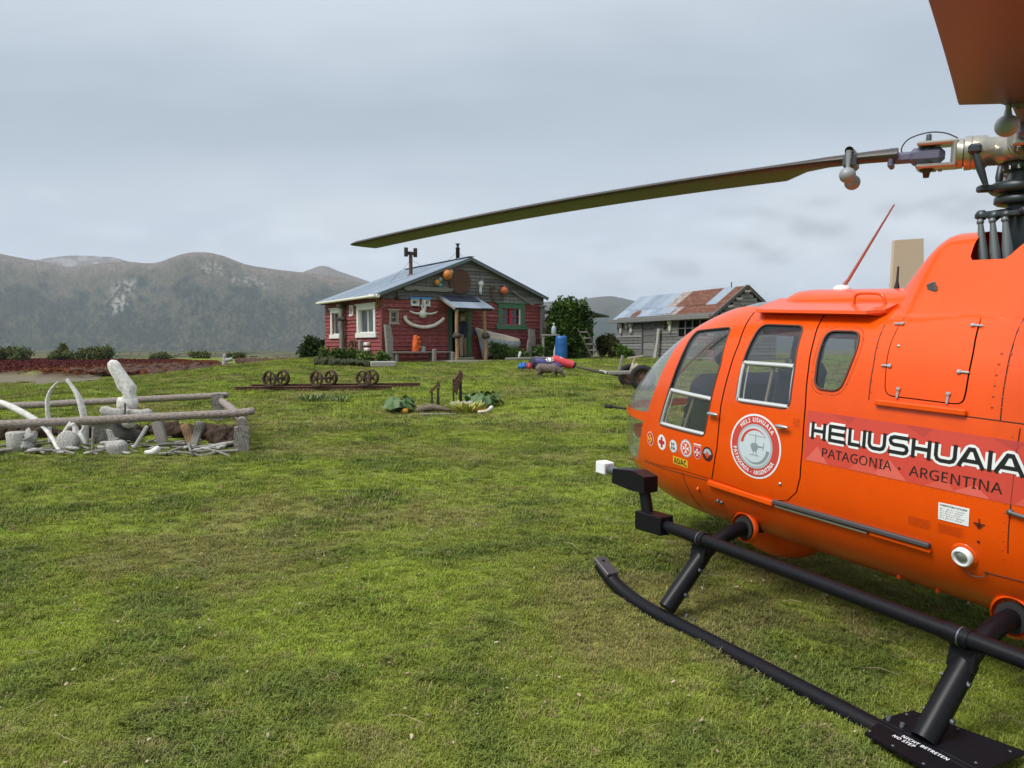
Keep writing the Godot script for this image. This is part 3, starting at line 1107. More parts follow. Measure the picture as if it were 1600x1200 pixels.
	var bt := mb()
	lathe(bt, [Vector2(0, 0.008), Vector2(0.008, 0.006), Vector2(0.009, 0)], Transform3D(rot(PI / 2, 0, 0), Vector3.ZERO), 10)
	put(obj("lock", bt, alu, hatch, hx(0.16, 1.583, 0.003)).mesh, "lock", alu, slider, hx(0.74, 0.80, 0.003))
	for e in [[1.24, 1.121, door], [0.725, 1.119, slider]]:
		var s := mb()
		lathe(s, [Vector2(0, -0.05), Vector2(0.010, -0.035), Vector2(0.013, -0.01), Vector2(0.008, 0.03), Vector2(0, 0.055)], Transform3D(rot(0, 0, -PI / 2), Vector3(0, 0, 0.024)), 12)
		lathe(s, [Vector2(0.012, 0), Vector2(0.012, 0.022), Vector2(0, 0.024)], Transform3D(rot(PI / 2, 0, 0), Vector3(-0.01, -0.004, 0)), 10)
		obj("door_handle", s, alu, e[2], hx(e[0], e[1], 0.003))
	# ledges and rails along the side
	var lg := mb()
	bar(lg, hp(0.20, 1.311, 0.012), hp(-0.232, 1.314, 0.012), 0.022, 0.03, Vector3.UP, 0.006)
	obj("panel_ledge", lg, orange, h)
	lg = mb()
	bar(lg, hp(1.30, 0.690, 0.008), hp(0.80, 0.676, 0.010), 0.026, 0.034, Vector3.UP, 0.006)
	obj("door_step", lg, orange, slider)
	lg = mb()
	bar(lg, hp(0.795, 0.690, 0.010), hp(-0.105, 0.690, 0.010), 0.030, 0.022, Vector3.UP, 0.004)
	obj("sliding_rail", lg, mat("worn_rail", lin(0.085, 0.08, 0.085), 0.5, 0.3), h)
	lg = mb()
	bar(lg, hp(0.79, 0.666, 0.010), hp(0.22, 0.664, 0.010), 0.014, 0.014, Vector3.UP, 0.003)
	obj("rail_lip", lg, alu, h)
	lg = mb()
	bar(lg, hp(0.20, 0.666, 0.010), hp(-0.105, 0.664, 0.010), 0.016, 0.018, Vector3.UP, 0.003)
	obj("rail_end", lg, orange, h)
	for sd in [1.0, -1.0]:
		var gt := SurfaceTool.new()
		gt = mb()
		var sec := [[1.17, 0.0], [1.10, 1.0], [0.38, 1.0], [0.33, 0.35]]
		for k in 3:
			var p := []
			for q in [sec[k], sec[k + 1]]:
				var g: float = q[1]
				p.append([hv(q[0], sd * 0.34, 1.825), hv(q[0], sd * lerpf(0.50, 0.615, g), lerpf(1.765, 1.752, g)), hv(q[0], sd * lerpf(0.50, 0.620, g), lerpf(1.755, 1.735, g)), hv(q[0], sd * 0.46, 1.72)])
			for j in 3:
				poly(gt, [p[0][j], p[1][j], p[1][j + 1], p[0][j + 1]], Vector3(0, 1.0 if j == 0 else -0.5, -sd))
			if k == 2:
				poly(gt, p[1], Vector3(-1, 0, 0))
		obj("roof_gutter", gt, orange, h)
	# roof hump and engine fairing
	var hump := func(u: float, phi: float) -> Vector3:
		var k := ss(1.30, 1.02, u)
		var a := lerpf(0.30, 0.46, k)
		var top := lerpf(1.80, 1.884, k) + 0.02 * ss(0.2, -1.0, u)
		var r := pow(pow(absf(cos(phi)), 4.0) + pow(absf(sin(phi)), 4.0), -0.25)
		return hv(u, a * r * absf(cos(phi)), 1.60 + (top - 1.60) * r * sin(phi))
	var hs := SurfaceTool.new()
	hs.begin(Mesh.PRIMITIVE_TRIANGLES)
	shell(hump, evenly(-2.0, 1.32, 50), evenly(0.0, PI * 0.5, 20), [], hs, 0.0)
	obj("roof_fairing", hs, orange, h, Transform3D(), false)
	var dog := func(u: float, phi: float) -> Vector3:
		var k := ss(0.57, 0.20, u)
		var top := lerpf(1.80, 2.165, k) - 0.25 * ss(-0.9, -2.2, u)
		var a := lerpf(0.26, 0.34, k) * (1.0 - 0.3 * ss(-0.9, -2.2, u))
		var n := 3.4
		var r := pow(pow(absf(cos(phi)), n) + pow(absf(sin(phi)), n), -1.0 / n)
		var y := r * sin(phi)
		var flare := pow(1.0 - minf(y, 1.0), 2.4) * 0.22
		return hv(u, (a + flare) * r * absf(cos(phi)), 1.70 + (top - 1.70) * y)
	hs = SurfaceTool.new()
	hs.begin(Mesh.PRIMITIVE_TRIANGLES)
	var bay := PackedVector2Array()
	for p in [Vector2(0.075, 1.62), Vector2(0.075, 1.1), Vector2(0.06, 0.8), Vector2(0.05, 0.66), Vector2(0.035, 0.62), Vector2(-0.115, 0.62), Vector2(-0.135, 0.66), Vector2(-0.18, 0.82), Vector2(-0.25, 1.1), Vector2(-0.26, 1.62)]:
		bay.append(p)
	shell(dog, evenly(-2.1, 0.70, 90), evenly(0.0, PI * 0.5, 36), [[bay, null, 0.0]], hs, 0.0)
	obj("engine_fairing", hs, orange, h, Transform3D(), false)
	var well := mb()
	box(well, hv(-0.09, 0, 1.90), Vector3(0.40, 0.14, 0.40))
	obj("rotor_bay", well, rubber, h)
	var it := mb()
	box(it, Vector3(0, 0, 0.004), Vector3(0.055, 0.05, 0.012), rot(0, 0, 0.0), 0.004)
	obj("air_vent", it, steel, h, Transform3D(rot(0.1, PI - 0.25, 0) * rot(0, 0, 0.25), dog.call(0.17, 0.36) + Vector3(0, 0, -0.004)))
	var hd := mb()
	tube(hd, curve([hv(0.56, 0.47, 1.79), hv(0.55, 0.47, 1.838), hv(0.47, 0.47, 1.845), hv(0.40, 0.47, 1.835), hv(0.375, 0.47, 1.785)], 4), 0.008, 6)
	obj("roof_handle", hd, orange, h)
	# prints on the side
	var band := mb()
	var bl := PackedVector2Array([Vector2(0.588, 1.226), Vector2(0.588, 0.962), Vector2(-0.9, 0.962), Vector2(-0.9, 1.226)])
	print_on(band, bl, 0.0015, [], 0.06)
	obj("banner", band, mat("banner_red", lin(0.60, 0.065, 0.045), 0.35), h)
	rng.seed = 77
	for k in 11:
		var x := 0.52 - k * 0.13
		var s := mb()
		var up := k % 3 == 1
		var tri := PackedVector2Array([Vector2(x + 0.06, 0.963), Vector2(x - rng.randf_range(0.06, 0.14), 0.963), Vector2(x - rng.randf_range(0.0, 0.05), rng.randf_range(1.0, 1.05))])
		if up:
			tri = PackedVector2Array([Vector2(x + 0.04, 1.225), Vector2(x - 0.09, 1.225), Vector2(x - 0.05, rng.randf_range(1.17, 1.2))])
		print_on(s, tri, 0.0022 + 0.0001 * (k % 3), [], 0.06)
		obj("banner_facet", s, mat("facet_%d" % (k % 3), [lin(0.70, 0.13, 0.10), lin(0.50, 0.055, 0.045), lin(0.66, 0.10, 0.07)][k % 3], 0.35), h)
	var w0 := 1.082
	var hh := 0.089
	var e := 0.0088
	var strokes := []
	var glyph := func(a: float, b: float, list: Array) -> void:
		for l in list:
			var o := PackedVector2Array()
			for p in l:
				o.append(Vector2(lerpf(a - e, b + e, p.x), lerpf(w0 + e, w0 + hh - e, p.y)))
			strokes.append(o)
	var U := [[Vector2(0, 1), Vector2(0, 0.3), Vector2(0.08, 0.09), Vector2(0.26, 0), Vector2(0.74, 0), Vector2(0.92, 0.09), Vector2(1, 0.3), Vector2(1, 1)]]
	var Hh := [[Vector2(0, 0), Vector2(0, 1)], [Vector2(1, 0), Vector2(1, 1)], [Vector2(0, 0.5), Vector2(1, 0.5)]]
	var Aa := [[Vector2(0, 0), Vector2(0.4, 1), Vector2(0.6, 1), Vector2(1, 0)], [Vector2(0.17, 0.28), Vector2(0.83, 0.28)]]
	glyph.call(0.551, 0.463, Hh)
	glyph.call(0.447, 0.345, [[Vector2(1, 1), Vector2(0, 1), Vector2(0, 0), Vector2(1, 0)], [Vector2(0, 0.5), Vector2(0.94, 0.5)]])
	glyph.call(0.332, 0.262, [[Vector2(0, 1), Vector2(0, 0), Vector2(1, 0)]])
	glyph.call(0.252, 0.234, [[Vector2(0.5, 0), Vector2(0.5, 1)]])
	glyph.call(0.224, 0.127, U)
	glyph.call(0.115, 0.012, [[Vector2(1, 1), Vector2(0.22, 1), Vector2(0.04, 0.9), Vector2(0, 0.76), Vector2(0.06, 0.58), Vector2(0.22, 0.5), Vector2(0.78, 0.5), Vector2(0.95, 0.42), Vector2(1, 0.26), Vector2(0.94, 0.08), Vector2(0.78, 0), Vector2(0, 0)]])
	glyph.call(0.0, -0.093, Hh)
	glyph.call(-0.107, -0.210, U)
	glyph.call(-0.214, -0.328, Aa)
	glyph.call(-0.340, -0.358, [[Vector2(0.5, 0), Vector2(0.5, 1)]])
	glyph.call(-0.369, -0.487, Aa)
	var blacks := []
	var whites := []
	for s in strokes:
		blacks.append(Geometry2D.offset_polyline(s, e, Geometry2D.JOIN_MITER, Geometry2D.END_SQUARE)[0])
		whites.append(Geometry2D.offset_polyline(s, e + 0.012, Geometry2D.JOIN_ROUND, Geometry2D.END_ROUND)[0])
	var ws := mb()
	for p in joined(whites):
		print_on(ws, p, 0.0032)
	obj("lettering_outline", ws, white, h)
	var bs := mb()
	var a_holes := []
	for q in [[-0.214, -0.328], [-0.369, -0.487]]:
		a_holes.append(PackedVector2Array([Vector2(lerpf(q[0], q[1], 0.335), w0 + 0.037), Vector2(lerpf(q[0], q[1], 0.665), w0 + 0.037), Vector2(lerpf(q[0], q[1], 0.545), w0 + 0.070), Vector2(lerpf(q[0], q[1], 0.455), w0 + 0.070)]))
	for p in joined(blacks):
		print_on(bs, p, 0.0044, a_holes, 0.02)
	obj("lettering", bs, ink, h)
	bs = mb()
	write_on(bs, "PATAGONIA", 0.478, 0.998, 0.046, 0.387, 0.0034)
	obj("lettering", bs, ink, h)
	bs = mb()
	print_on(bs, disc2(Vector2(0.052, 1.018), 0.006, 12), 0.0034)
	obj("lettering", bs, ink, h)
	bs = mb()
	write_on(bs, "ARGENTINA", 0.003, 0.996, 0.046, 0.411, 0.0034)
	obj("lettering", bs, ink, h)
	# round emblem on the sliding door
	var c := Vector2(0.921, 0.978)
	var lay := func(mt: Material, outline: PackedVector2Array, off: float, owner: Node3D, called_: String) -> void:
		var s := mb()
		print_on(s, outline, off)
		obj(called_, s, mt, owner)
	var logo_red := mat("logo_red", lin(0.58, 0.06, 0.05), 0.35)
	var pale := mat("pale_print", lin(0.56, 0.63, 0.68), 0.35)
	var rim := mat("rim_print", lin(0.40, 0.46, 0.50), 0.35)
	var grey := mat("grey_print", lin(0.24, 0.29, 0.33), 0.35)
	lay.call(white, disc2(c, 0.184, 56), 0.0042, slider, "emblem")
	lay.call(logo_red, disc2(c, 0.173, 56), 0.0050, slider, "emblem")
	lay.call(rim, disc2(c, 0.127, 56), 0.0058, slider, "emblem")
	lay.call(pale, disc2(c, 0.114, 56), 0.0065, slider, "emblem")
	var arc := func(r0: float, a0: float, a1: float, wd: float, taper: float) -> PackedVector2Array:
		var o := PackedVector2Array()
		var inn := PackedVector2Array()
		for k in 25:
			var a := deg_to_rad(lerpf(a0, a1, k / 24.0))
			var t := wd * lerpf(1.0, taper, k / 24.0) * 0.5
			o.append(c + Vector2(-cos(a), sin(a)) * (r0 + t))
			inn.append(c + Vector2(-cos(a), sin(a)) * (r0 - t))
		inn.reverse()
		o.append_array(inn)
		return o
	lay.call(logo_red, arc.call(0.096, 172, 40, 0.020, 0.12), 0.0073, slider, "emblem")
	lay.call(grey, arc.call(0.096, -8, -135, 0.022, 0.15), 0.0073, slider, "emblem")
	var hc := mb()
	for pl in [[[-0.030, 0.0], [-0.034, 0.018], [-0.022, 0.030], [0.012, 0.030], [0.02, 0.02], [0.062, 0.018], [0.062, 0.012], [0.022, 0.008], [0.012, -0.016], [-0.018, -0.018]], [[-0.048, 0.076], [0.068, 0.074], [0.068, 0.071], [-0.048, 0.073]], [[-0.002, 0.030], [0.004, 0.030], [0.003, 0.082], [-0.001, 0.082]], [[0.055, -0.004], [0.06, -0.004], [0.064, 0.042], [0.059, 0.042]], [[-0.040, -0.040], [0.030, -0.040], [0.030, -0.036], [-0.040, -0.036]], [[-0.014, -0.038], [-0.010, -0.038], [-0.008, -0.016], [-0.012, -0.016]], [[0.010, -0.038], [0.014, -0.038], [0.010, -0.016], [0.006, -0.016]]]:
		var o := PackedVector2Array()
		for p in pl:
			o.append(c + Vector2(-p[0] - 0.004, p[1] - 0.012))
		print_on(hc, o, 0.0073)
	obj("emblem", hc, grey, slider)
	var lw := mb()
	write_arc(lw, "HELI USHUAIA", Vector2(c.x, c.y), 0.139, 0.024, 42, 146, 0.0058, false)
	obj("lettering", lw, white, slider)
	lw = mb()
	write_arc(lw, "PATAGONIA - ARGENTINA", Vector2(c.x, c.y), 0.161, 0.024, 352, 208, 0.0058, true)
	obj("lettering", lw, white, slider)
	# round stickers on the crew door
	var star := func(o: Vector2, r: float) -> Array:
		var l := []
		for k in 4:
			var b := Basis(Vector3.BACK, PI * 0.5 * k)
			var q := PackedVector2Array()
			for p in [[0, 0.02], [0.42, 1.0], [0, 0.72], [-0.42, 1.0]]:
				var v := b * Vector3(p[0], p[1], 0) * r
				q.append(o + Vector2(v.x, v.y))
			l.append(q)
		return l
	var plus := func(o: Vector2, r: float, t: float) -> Array:
		return [PackedVector2Array([o + Vector2(-r, -t), o + Vector2(r, -t), o + Vector2(r, t), o + Vector2(-r, t)]), PackedVector2Array([o + Vector2(-t, t), o + Vector2(t, t), o + Vector2(t, r), o + Vector2(-t, r)]), PackedVector2Array([o + Vector2(-t, -r), o + Vector2(t, -r), o + Vector2(t, -t), o + Vector2(-t, -t)])]
	var yellow := mat("yellow_print", lin(0.80, 0.48, 0.03), 0.35)
	var crimson := mat("crimson_print", lin(0.50, 0.02, 0.04), 0.35)
	var pink := mat("pink_print", lin(0.75, 0.42, 0.40), 0.35)
	var brown := mat("brown_print", lin(0.07, 0.02, 0.02), 0.35)
	var many := func(mt: Material, list: Array, off: float) -> void:
		var s := mb()
		for p in list:
			print_on(s, p, off)
		obj("sticker", s, mt, door)
	var s1 := Vector2(1.915, 0.861)
	many.call(pink, [disc2(s1, 0.049)], 0.0042)
	many.call(crimson, [disc2(s1, 0.041)], 0.0050)
	many.call(yellow, plus.call(s1, 0.030, 0.012), 0.0058)
	var sw := mb()
	write_on(sw, "S", s1.x + 0.012, s1.y - 0.015, 0.03, 0.024, 0.0066, true)
	obj("sticker", sw, crimson, door)
	var s2 := Vector2(1.760, 0.863)
	many.call(white, [disc2(s2, 0.051)], 0.0042)
	many.call(crimson, plus.call(s2, 0.035, 0.012), 0.0050)
	var s3 := Vector2(1.622, 0.861)
	many.call(rim, [disc2(s3, 0.043)], 0.0042)
	many.call(white, [disc2(s3, 0.037)], 0.0050)
	sw = mb()
	write_on(sw, "BE", s3.x + 0.022, s3.y + 0.003, 0.02, 0.040, 0.0058, true)
	write_on(sw, "RW", s3.x + 0.024, s3.y - 0.025, 0.022, 0.046, 0.0058, true)
	obj("sticker", sw, ink, door)
	var s4 := Vector2(1.488, 0.870)
	many.call(rim, [disc2(s4, 0.057)], 0.0042)
	many.call(white, [disc2(s4, 0.049)], 0.0050)
	many.call(mat("vermilion_print", lin(0.72, 0.09, 0.03), 0.35), [disc2(s4, 0.042)], 0.0058)
	many.call(white, star.call(s4, 0.035), 0.0066)
	var s5 := Vector2(1.380, 0.870)
	many.call(white, [PackedVector2Array([s5 + Vector2(0.035, 0.046), s5 + Vector2(-0.035, 0.046), s5 + Vector2(-0.035, 0.038), s5 + Vector2(0.035, 0.038)])], 0.0042)
	var shield_at := func(k: float) -> PackedVector2Array:
		var o := PackedVector2Array()
		for p in [[-0.034, 0.03], [0.034, 0.03], [0.034, -0.01], [0.026, -0.032], [0.012, -0.046], [0, -0.052], [-0.012, -0.046], [-0.026, -0.032], [-0.034, -0.01]]:
			o.append(s5 + Vector2(p[0], p[1]) * k)
		return o
	many.call(pink, [shield_at.call(1.0)], 0.0042)
	many.call(crimson, [shield_at.call(0.88)], 0.0050)
	many.call(white, star.call(s5 + Vector2(0, -0.006), 0.026), 0.0058)
	var s6 := Vector2(1.290, 0.869)
	many.call(brown, [disc2(s6, 0.045)], 0.0042)
	many.call(rim, [disc2(s6, 0.033)], 0.0050)
	var half := PackedVector2Array()
	for k in 17:
		half.append(s6 + Vector2(cos(PI + PI * k / 16.0), sin(PI + PI * k / 16.0)) * 0.0331)
	many.call(brown, [half], 0.0056)
	many.call(mat("vermilion_dull", lin(0.62, 0.10, 0.04), 0.35), plus.call(s6 + Vector2(0, -0.005), 0.02, 0.007), 0.0064)
	many.call(yellow, [PackedVector2Array([Vector2(1.630, 0.798), Vector2(1.475, 0.794), Vector2(1.480, 0.743), Vector2(1.634, 0.746)])], 0.0042)
	sw = mb()
	write_on(sw, "ADAC", 1.622, 0.751, 0.038, 0.134, 0.0050, true)
	obj("lettering", sw, ink, door)
	# placards
	var pw := mb()
	print_on(pw, PackedVector2Array([Vector2(-0.144, 0.903), Vector2(-0.281, 0.905), Vector2(-0.280, 0.825), Vector2(-0.145, 0.825)]), 0.0025)
	var placard := obj("placard", pw, white, h)
	pw = mb()
	write_on(pw, "COMBUSTIBLE UTILIZAR", -0.150, 0.889, 0.008, 0.122, 0.0034, true)
	for k in 5:
		write_on(pw, "JP-1  JET A-1  AVTUR", -0.152, 0.875 - k * 0.0105, 0.005, 0.11 - 0.01 * (k % 3), 0.0034)
	obj("lettering", pw, ink, placard)
	pw = mb()
	for k in 8:
		write_on(pw, ["IN CASE OF EMERGENCY", "PULL HANDLE AND OPEN", "DOOR BEFORE LANDING"][k % 3], -0.003, 0.802 - k * 0.0058, 0.0036, 0.108 - 0.012 * (k % 2), 0.002)
		write_on(pw, ["CAUTION WHEN REFUELING", "GROUND THE HELICOPTER", "USE APPROVED FUEL ONLY"][k % 3], -0.145, 0.803 - k * 0.0056, 0.0036, 0.115 - 0.015 * (k % 2), 0.002)
	for k in 4:
		write_on(pw, ["DOOR", "OPEN", "PULL", "PUSH DOWN"][k], 0.668, 1.165 - k * 0.012, 0.006, 0.04, 0.005)
	obj("lettering", pw, mat("maroon_print", lin(0.22, 0.015, 0.008), 0.5), h)
	pw = mb()
	for q in [[-0.0022, 0.0022, 0.83, 0.872], [-0.024, 0.024, 0.846, 0.851], [-0.016, 0.016, 0.837, 0.842], [-0.008, 0.008, 0.828, 0.833]]:
		print_on(pw, PackedVector2Array([Vector2(-0.324 + q[0], q[2]), Vector2(-0.324 + q[1], q[2]), Vector2(-0.324 + q[1], q[3]), Vector2(-0.324 + q[0], q[3])]), 0.003)
		obj("earth_mark", pw, ink, h)
		pw = mb()
	print_on(pw, disc2(Vector2(-0.322, 0.768), 0.006, 10), 0.003)
	obj("drain_hole", pw, ink, h)
	var fc := mb()
	var fx := hx(-0.255, 0.684, 0.0) * Transform3D(rot(PI / 2, 0, 0), Vector3.ZERO)
	lathe(fc, [Vector2(0.060, 0.0), Vector2(0.058, 0.004), Vector2(0.046, 0.006)], fx, 28)
	obj("filler_ring", fc, orange, h)
	fc = mb()
	lathe(fc, [Vector2(0.043, 0), Vector2(0.043, 0.026), Vector2(0.039, 0.031), Vector2(0.031, 0.031), Vector2(0.029, 0.024), Vector2(0, 0.022)], fx, 28)
	var cap := obj("filler_cap", fc, white, h)
	fc = mb()
	lathe(fc, [Vector2(0.028, 0.0245), Vector2(0.020, 0.030), Vector2(0, 0.032)], fx, 20)
	obj("cap_lock", fc, alu, cap)
	fc = mb()
	tube(fc, curve([hp(-0.255, 0.655, 0.02), hp(-0.253, 0.62, 0.012), hp(-0.29, 0.60, 0.008), hp(-0.335, 0.615, 0.006), hp(-0.345, 0.64, 0.003)], 5), 0.0022, 5)
	obj("cap_wire", fc, steel, cap)
	fc = mb()
	bar(fc, hp(-0.445, 0.931, 0.012), hp(-0.56, 0.919, 0.014), 0.016, 0.014, Vector3.UP, 0.004)
	lathe(fc, [Vector2(0.013, 0), Vector2(0.012, 0.016), Vector2(0, 0.02)], hx(-0.447, 0.931) * Transform3D(rot(PI / 2, 0, 0), Vector3.ZERO), 12)
	obj("cargo_latch", fc, steel, h)
	# lights and drains under the belly
	for p in [Vector2(0.16, 0.43), Vector2(-0.03, 0.42), Vector2(1.42, 0.62)]:
		fc = mb()
		lump(fc, Transform3D(Basis.from_scale(Vector3(0.012, 0.016, 0.012)), hp(p.x, p.y, 0.006)), 1.0, 0.1, 1.0, 8, 6)
		obj("belly_drain", fc, orange, h)
	for k in 2:
		fc = mb()
		lathe(fc, [Vector2(0.012, 0), Vector2(0.010, 0.012), Vector2(0, 0.014)], hx(1.27 - k * 0.03, 0.575 - k * 0.003) * Transform3D(rot(PI / 2, 0, 0), Vector3.ZERO), 10)
		obj("socket", fc, steel, h)
	fc = mb()
	lump(fc, Transform3D(Basis.from_scale(Vector3(0.30, 0.19, 0.27)), hv(1.22, 0.12, 0.36)), 2.0, 0.0, 1.0, 28, 18)
	obj("belly_dome", fc, orange, h)
	fc = mb()
	box(fc, hv(1.75, 0.12, 0.40), Vector3(0.20, 0.07, 0.10), Basis(), 0.01)
	obj("belly_bracket", fc, orange, h)
	fc = mb()
	box(fc, hv(1.62, 0.12, 0.355), Vector3(0.20, 0.02, 0.08), Basis(), 0.006)
	obj("bracket_plate", fc, black, h)
	# landing gear
	for sd in [1.0, -1.0]:
		for e2 in [[1.08, 0.0], [-0.43, 1.0]]:
			var u: float = e2[0]
			var g := mb()
			tube(g, curve([hv(u, 0, 0.42), hv(u, sd * 0.40, 0.44), hv(u, sd * 0.66, 0.448), hv(u, sd * 0.83, 0.405), hv(u, sd * 0.95, 0.335), hv(u, sd * 1.06, 0.225), hv(u, sd * 1.15, 0.13)], 4), 0.043, 14)
			var ct := obj("cross_tube", g, black, h)
			g = mb()
			tube(g, [hv(u, sd * 0.965, 0.325), hv(u, sd * 1.07, 0.214), hv(u, sd * 1.22, 0.055)], 0.050, 16)
			obj("leg_sleeve", g, black, ct)
			g = mb()
			tube(g, [hv(u, sd * 0.60, 0.45), hv(u, sd * 0.645, 0.449)], 0.068, 18)
			obj("rubber_collar", g, rubber, ct)
			g = mb()
			lathe(g, [Vector2(0.082, -0.02), Vector2(0.100, 0), Vector2(0.086, 0.02), Vector2(0.070, 0.02)], Transform3D(rot(0, 0, 0) * Basis(Vector3.RIGHT, PI / 2 * sd), hv(u, sd * 0.625, 0.455)), 24)
			obj("mounting_ring", g, orange, ct)
			g = mb()
			box(g, hv(u, sd * 0.99, 0.37), Vector3(0.10, 0.13, 0.03), Basis(Vector3.RIGHT, 0.0), 0.008)
			bar(g, hv(u, sd * 0.985, 0.435), hv(u, sd * 1.01, 0.30), 0.012, 0.11, Vector3.RIGHT, 0.004)
			obj("step_bracket", g, black, ct)
			g = mb()
			for k in [0.05, -0.05]:
				tube(g, [hv(u + k * 0.9, sd * 1.13, 0.135), hv(u + k * 1.25, sd * 1.13, 0.135)], 0.012, 6)
				tube(g, [hv(u + k * 0.8, sd * 1.03, 0.262), hv(u + k * 1.18, sd * 1.03, 0.262)], 0.010, 6)
			tube(g, [hv(u - 0.04, sd * 1.035, 0.27), hv(u - 0.04, sd * 1.01, 0.255)], 0.012, 6)
			structure(obj("clamp_bolt", g, steel, ct), "stuff")
		var g2 := mb()
		tube(g2, curve([hv(1.665, sd * 1.25, 0.138), hv(1.56, sd * 1.25, 0.080), hv(1.40, sd * 1.25, 0.035), hv(1.20, sd * 1.25, 0.013), hv(0.95, sd * 1.25, 0.012), hv(0.3, sd * 1.25, 0.018), hv(-0.4, sd * 1.25, 0.02), hv(-1.15, sd * 1.25, 0.02)], 6), 0.043, 16)
		var sk := obj("skid", g2, black, h)
		g2 = mb()
		bar(g2, hv(1.682, sd * 1.25, 0.172), hv(1.535, sd * 1.25, 0.108), 0.088, 0.030, Vector3.UP, 0.005)
		obj("skid_tip", g2, M.worn_rail, sk)
		for k in 9:
			g2 = mb()
			var u2 := 1.25 - k * 0.17
			bar(g2, hv(u2, sd * 1.25, -0.030), hv(u2 - 0.10, sd * 1.25, -0.030), 0.05, 0.02, Vector3.UP, 0.004)
			obj("wear_shoe", g2, steel, sk)
		for k in [0.9, -0.3]:
			g2 = mb()
			for q in [0.03, -0.03]:
				tube(g2, [hv(k + q, sd * 1.21, 0.055), hv(k + q, sd * 1.205, 0.075)], 0.010, 6)
			structure(obj("clamp_bolt", g2, steel, sk), "stuff")
		if sd < 0.0:
			continue
		# snow pad under the rear leg
		g2 = mb()
		prism(g2, PackedVector2Array([Vector2(-0.25, 1.20), Vector2(-0.285, 1.385), Vector2(-0.56, 1.40), Vector2(-0.66, 1.22), Vector2(-0.67, 0.94), Vector2(-0.27, 1.04)]), 0.012, Transform3D(Basis(Vector3.RIGHT, Vector3.FORWARD, Vector3.UP), Vector3(0, 0.052, 0)))
		var pad := obj("snow_pad", g2, black, h)
		g2 = mb()
		var rows := [["NICHT BETRETEN", -0.375, 1.285], ["NO STEP", -0.355, 1.315]]
		for r in rows:
			var l := letters(r[0], true)
			for i in range(0, l.size(), 3):
				var p := []
				for j in 3:
					var q: Vector2 = l[i + j]
					p.append(hv(r[1] - q.x * 0.0165, r[2] - q.y * 0.020, 0.0605))
				poly(g2, p, Vector3.UP)
		obj("lettering", g2, white, pad)
		g2 = mb()
		for q in [[-0.29, 1.36], [-0.40, 1.375], [-0.53, 1.385], [-0.62, 1.2], [-0.64, 1.0], [-0.45, 1.02], [-0.28, 1.1]]:
			lump(g2, at3(hv(q[0], q[1], 0.060), Vector3(0.007, 0.004, 0.007)), 0.0, 0.0, 1.0, 6, 4)
		structure(obj("rivet", g2, steel, pad), "stuff")
	# step tube with the boxed mount at its front end
	var t := mb()
	tube(t, [hv(1.40, 1.0, 0.432), hv(0.4, 1.0, 0.436), hv(-1.3, 1.0, 0.436)], 0.036, 16)
	var tube_ := obj("step_tube", t, black, h)
	for u in [1.13, -0.36]:
		t = mb()
		tube(t, [hv(u, 1.0, 0.434), hv(u - 0.10, 1.0, 0.434)], 0.041, 16)
		obj("tube_sleeve", t, black, tube_)
		t = mb()
		tube(t, [hv(u - 0.06, 1.0, 0.434), hv(u - 0.066, 1.0, 0.434)], 0.0425, 16)
		obj("clamp_band", t, steel, tube_)
	t = mb()
	box(t, hv(1.47, 1.0, 0.428), Vector3(0.24, 0.115, 0.11), Basis(Vector3.BACK, -0.06), 0.006)
	obj("lower_box", t, black, tube_)
	t = mb()
	tube(t, [hv(1.53, 1.0, 0.46), hv(1.575, 1.0, 0.62)], 0.036, 16)
	obj("riser", t, black, tube_)
	t = mb()
	prism(t, PackedVector2Array([Vector2(1.83, 0.700), Vector2(1.835, 0.605), Vector2(1.64, 0.595), Vector2(1.51, 0.605), Vector2(1.515, 0.705), Vector2(1.63, 0.725)]), 0.11, Transform3D(Basis(), hv(0, 1.0, 0)))
	obj("upper_box", t, black, tube_)
	t = mb()
	tube(t, [hv(1.80, 1.0, 0.666), hv(1.98, 1.0, 0.672)], 0.030, 14)
	obj("stub", t, steel, tube_)
	t = mb()
	box(t, hv(1.985, 1.0, 0.674), Vector3(0.10, 0.08, 0.085), Basis(), 0.006)
	obj("white_cap", t, white, tube_)
	# antennas and pitot tube
	t = mb()
	tube(t, [hv(0.84, 0.2, 1.89), hv(0.80, 0.2, 1.94), hv(0.55, 0.2, 2.335)], [0.014, 0.010, 0.0045], 8)
	obj("whip_antenna", t, mat("faded_red", lin(0.42, 0.16, 0.13), 0.5), h)
	t = mb()
	lathe(t, [Vector2(0.05, 0), Vector2(0.05, 0.012), Vector2(0.03, 0.025), Vector2(0, 0.03)], Transform3D(Basis(), hv(0.84, 0.2, 1.878)), 16)
	obj("antenna_foot", t, white, h)
	t = mb()
	tube(t, [hv(0.50, 0.2, 1.88), hv(0.50, 0.2, 1.92), hv(0.50, 0.2, 2.0)], [0.016, 0.007, 0.005], 8)
	obj("stub_antenna", t, rubber, h)
	t = mb()
	tube(t, [hv(2.46, 0.46, 0.99), hv(2.62, 0.49, 0.99)], [0.009, 0.009], 8)
	tube(t, [hv(2.60, 0.487, 0.99), hv(2.66, 0.498, 0.99)], [0.016, 0.016], 10)
	obj("pitot_tube", t, rubber, h)
	cabin(h, dark, red_cloth, steel, alu, lining)
	rotor(h, orange, black, steel, alu, rubber)
	tail(h, orange, black)

